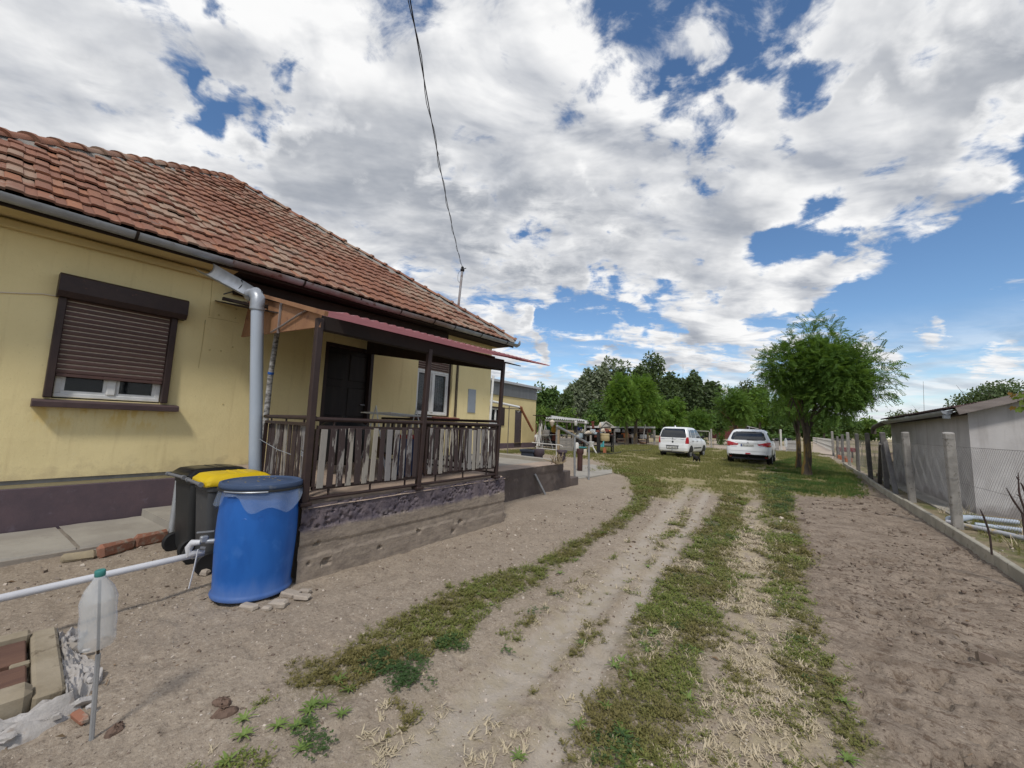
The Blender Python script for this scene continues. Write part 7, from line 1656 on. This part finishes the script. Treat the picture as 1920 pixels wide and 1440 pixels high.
board_fence('board_panel', 'pale boarded pen wall left of the large robinia trunk', G(1474, 846), G(1500, 848), .95, 8, M['whitewash'])
M['tarp'] = mat('black_tarpaulin', (.014, .014, .02), (.022, .021, .03), rough=.45, bump=.6, bs=9, bdist=.05)
c0, c1 = G(1472, 845) + Z1 * .95, G(1502, 847) + Z1 * .95
single(MB().grid(lambda u, v: c0 + (c1 - c0) * u + np.array([.1 - .9 * v, .6 * v, .08 + .16 * fbm(np.array([u * 5]), np.array([v * 5.]), 3)[0] - (.55 * max(0, .55 - u) if v < .06 else 0)]), 20, 10), 'tarpaulin', M['tarp'], 'black tarpaulin draped over the pale boarded pen', 'tarpaulin', smooth=60)
p_ = G(1474, 847); single(MB().tube([p_, p_ + Z1 * .72], .02, 6).lathe([(.11, .42), (.12, .50), (.12, .95), (.06, 1.08), (.03, 1.16)], p_, 12), 'bottle_on_post', M['petclear'], 'whitish plastic bottle upturned on a stake by the black tarpaulin', 'bottle', smooth=60)
M['sandpath'] = mat('sandy_track', (.44, .36, .285), (.37, .30, .235), ns=.4, bump=.2, coord='Position')
tr = MB(); pl = [gp(1342, 44.5), gp(1362, 44.5), gp(1378, 75), gp(1350, 75)]; tr.add([(q[0], q[1], .03) for q in [G(1339, 842), G(1364, 842), PWg(1368, 80), PWg(1338, 80)]], [(0, 1, 2, 3)]); o = single(tr, 'sandy_track', M['sandpath'], None, None, kind='structure')
tr = MB(); tr.add([(q[0], q[1], .03) for q in [G(1446, 843.5), G(1476, 845.5), PWg(1480, 50), PWg(1440, 50)]], [(0, 1, 2, 3)]); single(tr, 'sandy_yard', M['sandpath'], None, None, kind='structure')
tr = MB(); tr.add([(q[0], q[1], .034) for q in [G(1522, 853), G(1562, 862), G(1567, 851), PWg(1542, 90), PWg(1524, 90)]], [(0, 1, 2, 3, 4)]); single(tr, 'fence_path', M['sandpath'], None, None, kind='structure')
# white picket fence receding past the wire fence
wf = thing('picket_fence', 'white picket fence receding along the sandy path', 'fence', PWg(1545, 60)); A1, B1 = PWg(1561, 37), PWg(1524, 100); d = B1 - A1; L = np.linalg.norm(d); d /= L
pme = MB().box((0, 0, .6), (.12, .10, 1.2), b=.01).mesh('picket_post', M['whitewash'])
for k in range(46): inst(pme, 'picket_post', wf, A1 + d * (L * (k / 45) ** 1.35))
for z in (.45, 1.0): part(MB().bar(A1 + Z1 * z, B1 + Z1 * z, .05, .09), 'rail', M['whitewash'], wf)
part(MB().bar(G(1521, 851), G(1566, 856), .10, .22), 'kerb_log', M['framewood'], wf)
# red barn
M['barnred'] = mat('red_barn_boards', (.13, .032, .032), (.10, .026, .028), ns=3, bump=.2, stretch=(6, 6, .5)); M['barnbrick'] = mat('pinkish_brick_wall', (.30, .12, .09), (.24, .10, .08), ns=6, bump=.2); M['paleroof'] = mat('pale_fibre_roof', (.42, .41, .40), (.34, .335, .33), ns=3, bump=.2)
wB_ = 95; bn_ = thing('red_barn', 'dark red barn with pale roof edge among the back trees', 'barn', gp(1385, wB_))
q = [gp(1347, wB_), gp(1400, wB_), gp(1425, wB_)]; dirb = (q[1] - q[0]) / np.linalg.norm(q[1] - q[0]); back = np.array([-dirb[1], dirb[0], 0])
part(MB().prism([q[0], q[1], q[1] + Z1 * 3.3, q[0] + dirb * 2.6 + Z1 * 2.9, q[0] + Z1 * 1.9], back * 5), 'wall', M['barnred'], bn_); part(MB().bar(q[0] + Z1 * 1.9 - back * .2 - dirb * .2, q[0] + dirb * 3.0 + Z1 * 2.9 - back * .2, .15, .10), 'lean_to_edge', M['darkwood'], bn_)
part(MB().prism([q[1] + dirb * .01, q[2], q[2] + Z1 * 2.5, q[1] + dirb * .01 + Z1 * 3.2], back * 4), 'dark_bay', M['dark'], bn_); part(MB().prism([q[1] - dirb * .6 + Z1 * 3.36, q[2] + dirb * .4 + Z1 * 2.52, q[2] + dirb * .4 + Z1 * 2.68, q[1] - dirb * .6 + Z1 * 3.52], back * 5 - 0), 'roof_sheet', M['paleroof'], bn_)
# things in the field behind the fence
M['redcloth'] = mat('dull_red_plastic', (.20, .025, .03), bump=.1); M['orangebrick'] = mat('orange_hollow_brick', (.42, .15, .075), (.34, .12, .065), bump=.2)
p_ = G(1586, 858); tb_f = thing('red_trough', 'dull red trough on short legs behind the far fence posts', 'trough', p_); part(MB().box(p_ + Z1 * .55, (1.0, .5, .30), b=.04), 'trough_body', M['redcloth'], tb_f)
for sx_ in (-.35, .35): part(MB().box(p_ + np.array([sx_, 0, .2]), (.06, .4, .42)), 'leg', M['brown'], tb_f)
for i, (px, py, lab) in enumerate([(1573, 860, 'orange brick nearest the white picket fence'), (1587, 866, 'orange brick right of the others on the kerb line'), (1577, 862, 'middle orange brick on the kerb line')]): p_ = G(px, py); single(MB().box(p_ + np.array([.1, 0, .12]), (.30, .45, .24), b=.01), 'hollow_brick', M['orangebrick'], lab, 'brick', 'orange bricks along the far kerb')
M['logbrown'] = mat('old_log', (.16, .10, .075), (.10, .065, .05), bump=.4); M['logcut'] = mat('cut_log_end', (.52, .42, .32), (.44, .35, .26), bump=.1)
for i, (px, py, r_, L, lab) in enumerate([(1676, 876, .16, .9, 'brown log topmost on the small pile by the shed'), (1679, 884, .15, .7, 'brown log with pale cut end, middle of the pile by the shed'), (1677, 893, .13, .9, 'brown log lowest on the pile by the shed')]):
    p_ = G(px, 893); p_[2] = .12 + .30 * (2 - i); lg = thing('log', lab, 'log', p_ - Z1 * r_, 'logs piled by the shed corner'); part(MB().tube([p_ + np.array([0, -L / 2, 0]), p_ + np.array([.1, L / 2, 0])], r_, 12), 'trunk', M['logbrown'], lg, smooth=50); part(MB().lathe([(r_ * .92, 0), (r_ * .9, .012)], p_ + np.array([0, -L / 2, 0]), 12, rot=(R(90), 0, 0)), 'cut_end', M['logcut'], lg)
p_ = G(1676, 900); single(MB().bar(p_ + np.array([-.35, .5, .10]), p_ + np.array([1.0, -.2, .10]), .12, .10), 'timber_beam', M['logbrown'], 'long dark timber lying on the field by the shed corner', 'timber')
leafy('field_shrub', 'thin bare bush in the field above the fence posts', 1612, 806, 840, 14, 60, 500, .25, 'oliv', 'barkgrey', 113, None, .04, stem=False, cat='bush')
fw_ = PW(1733, 785, 17); single(MB().tube([(fw_[0], fw_[1], 1.5), (fw_[0], fw_[1], 2.2), PW(1731, 715, 17)], [.012, .009, .005], 6), 'aerial_rod', M['wire'], 'thin bent aerial rod rising behind the shed roof', 'aerial')
# ------------------------------------------------------------------ the junk stall, table and far shelter
M['roofwhite'] = mat('white_corrugated_sheet', (.56, .55, .53), (.46, .45, .43), ns=3, bump=.1, coord='Position'); M['woodtan'] = mat('tan_timber', (.38, .29, .19), (.29, .22, .145), ns=5, bump=.2, stretch=(3, 3, .4)); M['woodgrey'] = mat('grey_timber', (.27, .25, .23), (.20, .185, .17), ns=5, bump=.25, rnd=.15)
M['rustred'] = mat('dark_red_rust', (.16, .05, .035), (.11, .04, .03), bump=.2); M['mustard'] = mat('mustard_plastic', (.42, .24, .03), rough=.5, bump=0); M['whitejunk'] = mat('dirty_white_plastic', (.62, .61, .58), (.52, .51, .48), rough=.45, bump=.05); M['turq'] = mat('turquoise_plastic', (.10, .42, .46), rough=.45, bump=0); M['cream'] = mat('cream_box', (.60, .52, .42), bump=.1); M['beigedrum'] = mat('beige_drum', (.46, .37, .20), (.38, .30, .17), bump=.1, rough=.5); M['blackiron'] = mat('black_iron', (.020, .020, .022), (.03, .028, .027), rough=.6, bump=.1); M['bluecloth'] = mat('dark_blue_cloth', (.025, .035, .12), (.018, .025, .085), bump=.5, bs=14); M['paleblu'] = mat('pale_blue_sheet', (.40, .47, .52), (.33, .40, .45), bump=.1); M['greencloth'] = mat('green_net', (.05, .16, .09), bump=.3)
WS = 24.0
def q(px, py, w=WS): return PW(px, py, w)
def gq(px, w=WS): p = PW(px, 815, w); return np.array([p[0], p[1], gz1(p[0], p[1])])
stl = thing('junk_stall', 'open lean-to stall with white corrugated roof and wooden front', 'stall', gq(1050))
# posts, roof
for px, w, py in ((1012, 25, 786), (1044, 23.6, 786), (1062, 26, 789), (1072, 26.4, 790), (1098, 24, 790)):
    g = gq(px, w); t_ = PW(px, py, w); part(MB().bar(g - Z1 * .1, np.array([g[0], g[1], t_[2]]), .09), 'post', M['woodgrey'] if px not in (1044,) else M['galv'], stl)
r0, r1 = PW(1022, 784, 23.2), PW(1104, 790, 23.4); r2, r3 = PW(1035, 779.5, 27.0), PW(1090, 786.5, 27.0)
part(MB().grid(lambda u, v: (r0 + (r1 - r0) * u) * (1 - v) + (r2 + (r3 - r2) * u) * v + Z1 * (.03 * math.sin(u * 130)), 130, 3), 'roof_sheet', M['roofwhite'], stl, smooth=60)
a, b_ = PW(1004, 779, 24.6), PW(1030, 781, 24.2); part(MB().bar(a, b_, .9, .05), 'dark_roof_end', M['darkwood'], stl)
part(MB().bar(r0 - Z1 * .12, r1 - Z1 * .10, .06, .10), 'roof_beam', M['woodgrey'], stl)
a, b_ = q(1051, 0), q(1075, 0); ga, gb_ = gq(1050, 22.5), gq(1075, 22.5); d = gb_ - ga; L = np.linalg.norm(d); d /= L; ht = PW(1060, 821, 22.5)[2]
me = MB().box((0, 0, 0), (L, .03, ht / 5 - .015)).mesh('front_board', M['woodgrey'])
for k in range(5): inst(me, 'front_board', stl, (ga + gb_) / 2 + Z1 * (ht * (k + .5) / 5), (0, 0, math.atan2(d[1], d[0])))
part(MB().box(gq(1047.5, 22.45) + Z1 * .62, (.11, .09, 1.26)), 'front_post', M['woodtan'], stl)
part(MB().bar(PW(1060, 807, 23), PW(1076, 809, 23), .06, .09), 'shelf_edge', M['woodtan'], stl); part(MB().bar(PW(1075.5, 809, 22.8), PW(1075.5, 822, 22.8), .06), 'shelf_post', M['woodtan'], stl)
part(MB().bar(PW(1008, 822, 25.6), PW(1045, 826, 25.6), .6, .05), 'shelf', M['rustred'], stl)
part(MB().prism([gq(1004, 27.5), gq(1046, 27.5), gq(1046, 27.5) + Z1 * .75, gq(1004, 27.5) + Z1 * .75], np.array([0, .05, 0])), 'dark_back', M['blackiron'], stl)
PL = 'pole leaning in the junk stall'
for i, (x0, y0, x1, y1, m_, lab) in enumerate([(1003, 822, 1006, 795, 'rustred', 'short rusty pole at the wall end of the stall'), (1006.5, 834, 1012, 793, 'woodgrey', 'grey pole leaning at the left of the stall'), (1008, 830, 1013, 800, 'whitejunk', 'white pole leaning leftmost in the stall'), (1011, 830, 1016, 789, 'whitejunk', 'taller white pole second in the stall'), (1014, 836, 1018, 790, 'woodgrey', 'grey pole in the middle of the leaning ones'), (1017, 836, 1023, 790, 'whitejunk', 'white pole leaning beside the stepladder'), (1016, 838, 1023.5, 800, 'woodtan', 'tan stick crossing behind the stepladder')]):
    g = gq(x0, 23.2); part_top = PW(x1, y1, 24.4); g = PW(x0, y0, 23.3); g[2] = max(0, g[2] - .2); single(MB().tube([g, part_top], .028, 7), 'leaning_pole', M[m_], lab, 'pole', PL)
ld_ = thing('stepladder', 'grey metal stepladder opened inside the junk stall', 'ladder', gq(1030, 23.2))
A = PW(1022, 797, 23.3)
for pb in (PW(1016, 836, 23.0), PW(1024.5, 829, 23.9), PW(1038, 838, 23.0)): pb[2] = 0; part(MB().bar(pb, A + (PW(1025, 800, 23.4) - A) * .3, .05, .03), 'rail', M['galv'], ld_)
for k in range(4): t_ = .2 + .2 * k; part(MB().bar(PW(1038, 838, 23.0) * (1 - t_) + A * t_, PW(1031, 836, 23.2) * (1 - t_) + A * t_, .06, .03), 'rung', M['galv'], ld_)
def lathe_t(name, prof, px, py, w, m, lab, cat, group=None, rot=None):
    return single(MB().lathe(prof, PW(px, py, w), 14, rot=rot), name, M[m], lab, cat, group, smooth=50)
JN = 'odds and ends in the junk stall'
lathe_t('hanging_lamp', [(.03, 0), (.10, .10), (.17, .30), (.10, .36), (.03, .42)], 1035, 800, 23.0, 'cream', 'pale lampshade hanging under the white corrugated roof', 'lamp', JN)
lathe_t('gas_bottle', [(.10, 0), (.14, .05), (.14, .40), (.06, .48)], 1038, 811, 24.0, 'mustard', 'mustard yellow canister on the stall shelf', 'canister', JN)
lathe_t('white_canister', [(.09, 0), (.11, .03), (.11, .40), (.06, .45)], 1005, 829, 23.6, 'whitejunk', 'white canister by the annex corner', 'canister', JN)
lathe_t('grey_basket', [(.20, 0), (.24, .20), (.25, .38)], 1023, 818, 23.0, 'woodgrey', 'grey cloth basket hanging on the stepladder', 'basket', JN)
single(MB().box(PW(1032, 815, 24.3), (.35, .3, .36), (.1, .2, .4), b=.03), 'black_case', M['blackiron'], 'black case tilted on the stall shelf', 'case', JN)
single(MB().box(PW(1040, 819, 24.2), (.22, .3, .5), b=.03), 'red_box', M['rustred'], 'dull red box under the mustard canister', 'box', JN)
single(MB().grid(lambda u, v: PW(1025 + 6 * u, 800 + 10 * v, 24.5) + np.array([0, .05 * math.sin(9 * u), 0]), 8, 4), 'green_net', M['greencloth'], 'scrap of green net hung at the back of the stall', 'net', JN)
for i in range(3): lathe_t('plastic_bowl', [(.10, 0), (.17, .05), (.19, .09)], 1048.5 + i * 4, 818, 22.6, 'whitejunk' if i != 1 else 'bluecloth', ['leftmost bowl on the stall front', 'dark blue bowl in the middle of the stall front', 'rightmost bowl on the stall front'][i], 'bowl', 'bowls along the stall front')
lathe_t('white_bottle', [(.07, 0), (.085, .02), (.085, .24), (.04, .27)], 1079.5, 798, 22.2, 'whitejunk', 'white jar on top of the stall corner post', 'jar', JN)
single(MB().box(PW(1079.5, 805, 22.4), (.16, .16, .34)), 'post_box', M['blackiron'], 'dark box under the white jar', 'box', JN)
cl0 = PW(1083, 799, 23.2); single(MB().grid(lambda u, v: cl0 + (PW(1093, 800, 23.2) - cl0) * u + np.array([0, -.05 + .1 * math.sin(u * 9 + v * 4), -.22 * v - .05 * math.sin(3.14 * u)]), 14, 6), 'blue_cloth', M['bluecloth'], 'dark blue cloth hung over the stall rail', 'cloth', JN, smooth=60)
single(MB().tube([gq(1096, 23.4), PW(1097, 794, 23.4)], .03, 8).lathe([(.02, -.08), (.10, -.04), (.11, .02), (.05, .10)], PW(1098, 793, 23.4), 12), 'round_sign', M['whitejunk'], 'white round disc on a thin post right of the stall', 'disc', smooth=50)
g = gq(1086, 23.4); sv = thing('shelf_rack', 'grey wooden rack of tools right of the stall boards', 'rack', g)
for k in range(6): part(MB().bar(gq(1080 + 2.6 * k, 23.4), PW(1081 + 2.6 * k, 800 + (k % 3) * 4, 23.5), .05), 'upright', M['woodgrey'], sv)
for y in (812, 822, 832): part(MB().bar(PW(1080, y, 23.3), PW(1097, y, 23.3), .18, .04), 'shelf', M['woodgrey'], sv)
for i, (px, py, m_, sz, lab) in enumerate([(1084, 819, 'whitejunk', .12, 'white pot on the middle rack shelf'), (1089, 818, 'paleblu', .15, 'pale blue can on the middle rack shelf'), (1094, 828, 'rustred', .13, 'red can on the low rack shelf'), (1086, 829, 'blackiron', .16, 'black pot on the low rack shelf'), (1091, 808, 'cream', .11, 'cream pot on the top rack shelf')]): lathe_t('tin_can', [(sz * .8, 0), (sz, .02), (sz, sz * 1.7), (sz * .7, sz * 1.8)], px, py + 3, 23.2, m_, lab, 'pot', 'pots on the tool rack')
# cluttered table
WT = 22.6; tbl = thing('work_table', 'black iron work table crowded with scrap beside the handrail', 'table', gq(1125, WT))
zt = PW(1122, 815, WT)[2]; c = gq(1122, WT) + Z1 * zt; part(MB().box(c, (1.75, .8, .06), (0, 0, .5), b=.01), 'tabletop', M['blackiron'], tbl); part(MB().box(c * np.array([1, 1, 0]) + Z1 * .40, (1.6, .7, .05), (0, 0, .5)), 'lower_shelf', M['blackiron'], tbl)
for sx_, sy_ in ((-.8, -.35), (.8, -.35), (-.8, .35), (.8, .35)): p_ = c + np.array([sx_ * math.cos(.5) - sy_ * math.sin(.5), sx_ * math.sin(.5) + sy_ * math.cos(.5), 0]); part(MB().bar((p_[0], p_[1], 0), (p_[0], p_[1], zt - .03), .06), 'leg', M['blackiron'], tbl)
p_ = gq(1122.5, 21.9); single(MB().bar(p_, p_ + Z1 * 1.15, .16, .16, b=.01), 'iron_post', M['blackiron'], 'thick black iron post standing before the work table', 'post')
lathe_t('beige_drum', [(.26, 0), (.28, .03), (.28, .26), (.27, .30), (.28, .32), (.28, .40), (.25, .43)], 1133.5, 827, 22.0, 'beigedrum', 'beige drum on the right end of the work table', 'drum')
lathe_t('flue_stub', [(.07, 0), (.07, .30), (.10, .32), (.10, .40)], 1112.5, 803, 22.4, 'rustred', 'rusty stove flue rising above the work table', 'flue', rot=(0, R(-8), 0))
single(MB().lathe([(.02, -.16), (.10, -.10), (.14, 0), (.10, .12), (.02, .20)], PW(1125.5, 798, 22.4), 14, sx=.5), 'pale_dish', M['cream'], 'pale oval dish propped above the work table', 'dish', smooth=50)
single(MB().tube([PW(1125.5, 803, 22.4), PW(1124.5, 814, 22.4)], .02, 6), 'dish_stick', M['blackiron'], 'short dark stick carrying the pale dish', 'stick')
SCR = 'scrap heaped on the work table'
r = np.random.default_rng(31)
labs = ['crumpled pale sheet at the left end of the table heap', 'tan crumpled paper low in the table heap', 'white funnel shape in the middle of the table heap', 'pale green strip hanging off the table heap', 'rusty lump by the iron post', 'pinkish bundle behind the iron post', 'dark rust lump on the right of the table', 'orange stick across the table heap', 'small cream lump above the beige drum', 'grey lump left of the rusty flue']
for i, (px, py, m_, s_) in enumerate([(1102, 812, 'cream', .20), (1106, 812, 'woodtan', .18), (1110, 810, 'whitejunk', .20), (1117, 813, 'paleblu', .16), (1121, 809, 'rustred', .14), (1130, 807, 'cream', .17), (1137, 808, 'rustred', .18), (1143, 808, 'orange', .10), (1134, 810, 'whitejunk', .10), (1100, 815, 'woodgrey', .2)]):
    mb = MB().box((0, 0, 0), (s_ * 1.5, s_, s_ * .9), tuple(r.uniform(-.6, .6, 3)), b=s_ * .2); mb.v = [tuple(np.array(v) + r.normal(0, s_ * .12, 3) + PW(px, py, 22.5)) for v in mb.v]; single(mb, 'scrap_piece', M[m_], labs[i], 'scrap', SCR)
lathe_t('white_bucket', [(.13, 0), (.16, .26), (.17, .28), (.13, .30)], 1109, 838, 21.8, 'whitejunk', 'white bucket under the left end of the work table', 'bucket')
single(MB().grid(lambda u, v: PW(1126 + 7 * u, 834 + 4 * v - 8 * u * (1 - v), 21.7) + np.array([0, .06 * math.sin(u * 6), 0]), 8, 6), 'turquoise_sheet', M['turq'], 'turquoise plastic sheet hanging under the work table', 'sheet', smooth=60)
single(MB().box(gq(1134, 21.8) + Z1 * .17, (.14, .14, .32), b=.01), 'hollow_brick', M['orangebrick'], 'orange brick standing under the right end of the work table', 'brick')
lathe_t('turquoise_basin', [(.20, 0), (.30, .06), (.32, .08)], 1090, 841, 20.6, 'turq', 'turquoise basin beside the handrail post', 'basin')
single(MB().box(gq(1093, 19.6) + Z1 * .16, (.40, .3, .32), (0, 0, .4), b=.02), 'cream_box', M['cream'], 'cream box on the ground between the handrail posts', 'box')
lathe_t('white_cylinder', [(.09, 0), (.10, .02), (.10, .36), (.05, .44)], 1081.5, 846, 19.6, 'whitejunk', 'white bottle shaped cylinder beside the tall clay pipe', 'cylinder')
single(MB().bar(gq(1120, 20.9), PW(1110, 835, 21.2), .05, .05), 'prop_stick', M['whitejunk'], 'pale stick propping the left of the work table', 'stick')
# white tube rail and black hose
wr = thing('tube_rail', 'low white tube rail with a hooked end before the junk stall', 'rail', G(1020, 846)); wR = 18.2
part(MB().tube([PW(997, 829.5, wR), PW(1020, 832, wR), PW(1050, 834.5, wR), PW(1054, 836, wR), PW(1055, 838, wR)], .022, 8), 'top_tube', M['whitewash'], wr, smooth=60)
part(MB().tube([PW(1006.5, 840, wR), PW(1043, 843.5, wR)], .02, 8), 'lower_tube', M['whitewash'], wr)
for px in (1006.5, 1043.5): a = PW(px, 832 if px < 1020 else 834, wR); part(MB().tube([(a[0], a[1], -.1), a], .022, 8), 'leg', M['whitewash'], wr)
hs = [G(x, y, .03) for x, y in [(1093, 846.5), (1112, 848.5), (1128, 850.5), (1146, 851), (1158, 849.5), (1168, 846.5), (1180, 845.5), (1196, 845), (1210, 844.5), (1217, 843.5), (1222, 841.5)]]
single(MB().tube(hs, .045, 8), 'garden_hose', M['carblack'], 'dark hose curving over the lawn from the work table', 'hose', smooth=60)
single(MB().tube([PX(1003, 816, -11.0), PX(1040, 815, -11.5), PX(1074, 816, -12)], .010, 5), 'washing_line', M['wirewhite'], 'thin pale line strung in front of the stall', 'line')
# far open shelter with shelves of wood and scrap
WF = 38.0; sh = thing('open_shelter', 'long open shelter with flat pale roof behind the robinia trunks', 'shelter', gq(1165, WF))
a, b_ = PW(1106, 800.5, WF), PW(1228, 801.5, WF); d = (b_ - a) / np.linalg.norm(b_ - a); bk = np.array([-d[1], d[0], 0]); L = np.linalg.norm(b_ - a)
part(MB().bar((a + b_) / 2 + bk * 1.2 - d * L / 2, (a + b_) / 2 + bk * 1.2 + d * L / 2, 2.6, .16), 'roof_slab', M['roofwhite'], sh)
for px in (1108, 1153, 1186, 1227): g = gq(px, WF); part(MB().bar(g - Z1 * .1, g + Z1 * (a[2] - .08), .16, .16), 'post', M['postcon'], sh)
part(MB().prism([gq(1106, WF) + bk * 2.3, gq(1228, WF) + bk * 2.3, gq(1228, WF) + bk * 2.3 + Z1 * 1.7, gq(1106, WF) + bk * 2.3 + Z1 * 1.7], bk * .05), 'back_wall', M['darkwood'], sh)
for z in (.75, 1.15): part(MB().bar(gq(1112, WF) + Z1 * z + bk * .5, gq(1226, WF) + Z1 * z + bk * .5, .6, .05), 'shelf', M['woodgrey'], sh)
part(MB().prism([PW(1127, 801, WF - .3), PW(1146, 799, WF - .3), PW(1136, 791, WF - .3)], bk * 2.0), 'small_gable_roof', M['roofwhite'], sh); part(MB().bar(PW(1124, 800, WF - .4), PW(1136, 790, WF - .4), .07), 'gable_edge', M['whitewash'], sh); part(MB().bar(PW(1136, 790, WF - .4), PW(1150, 799, WF - .4), .07), 'gable_edge', M['whitewash'], sh)
FS = 'things stored in the far open shelter'
fl_lab = iter(['pale screen', 'rusty drum', 'blue grey sheet', 'dark crate', 'tan plank bundle', 'red brown box', 'white can', 'dark wheel bundle', 'grey sack', 'orange tub', 'pale sack', 'black box', 'brown stump', 'pale jug', 'rust red motor', 'grey can'])
wher = ['at the left end of the far shelter', 'left of the white gable in the far shelter', 'under the white gable of the far shelter', 'right of the white gable in the far shelter', 'left of the leftmost ball robinia trunk', 'between the two ball robinia trunks', 'just right of the tall robinia trunk', 'at the right end of the far shelter']
spots = [(1112, 808), (1119, 817), (1127, 809), (1133, 819), (1140, 808), (1147, 816), (1158, 807), (1163, 818), (1169, 808), (1172, 818), (1183, 817), (1187, 809), (1203, 807), (1206, 819), (1218, 808), (1224, 818)]
mats_ = ['paleblu', 'rustred', 'paleblu', 'blackiron', 'woodtan', 'rustred', 'whitejunk', 'blackiron', 'woodgrey', 'orange', 'cream', 'blackiron', 'logbrown', 'whitejunk', 'rustred', 'woodgrey']
for i, (px, py) in enumerate(spots):
    nm = next(fl_lab); s_ = r.uniform(.25, .42); base = PW(px, py + 3, WF - .2); k = i % 3
    mb = MB().box(base + Z1 * s_ * .5, (s_ * 1.6, s_, s_ * 1.1), (0, 0, r.uniform(-.6, .6)), b=.04) if k < 2 else MB().lathe([(s_ * .4, 0), (s_ * .5, .03), (s_ * .5, s_), (s_ * .3, s_ * 1.1)], base, 12)
    single(mb, nm.replace(' ', '_'), M[mats_[i]], nm + ' ' + wher[i // 2], nm.split()[-1], FS, smooth=40)
for i, (x0, x1, y0, lab) in enumerate([(1156, 1178, 829, 'pile of old timber at the foot of the leftmost ball robinia'), (1196, 1212, 830, 'low heap of scrap between the right robinia trunks')]):
    tg_ = thing('timber_pile', lab, 'timber pile', gq((x0 + x1) / 2, 36))
    for k in range(7): part(MB().bar(gq(x0 + r.uniform(0, 3), 36 + r.uniform(-.6, .6)) + Z1 * (.10 + .07 * k), gq(x1 - r.uniform(0, 3), 36 + r.uniform(-.6, .6)) + Z1 * (.10 + .07 * k), r.uniform(.08, .16), r.uniform(.05, .1)), 'timber', M[('woodgrey', 'logbrown', 'woodtan', 'rustred')[k % 4]], tg_)
a = PW(1206, 823, 36.5); a[2] = 0.3; single(MB().tube([gq(1204, 36.5), PW(1210, 796, 36.5)], .05, 8), 'white_stake', M['whitewash'], 'white stake leaning between the right robinia trunks', 'stake')
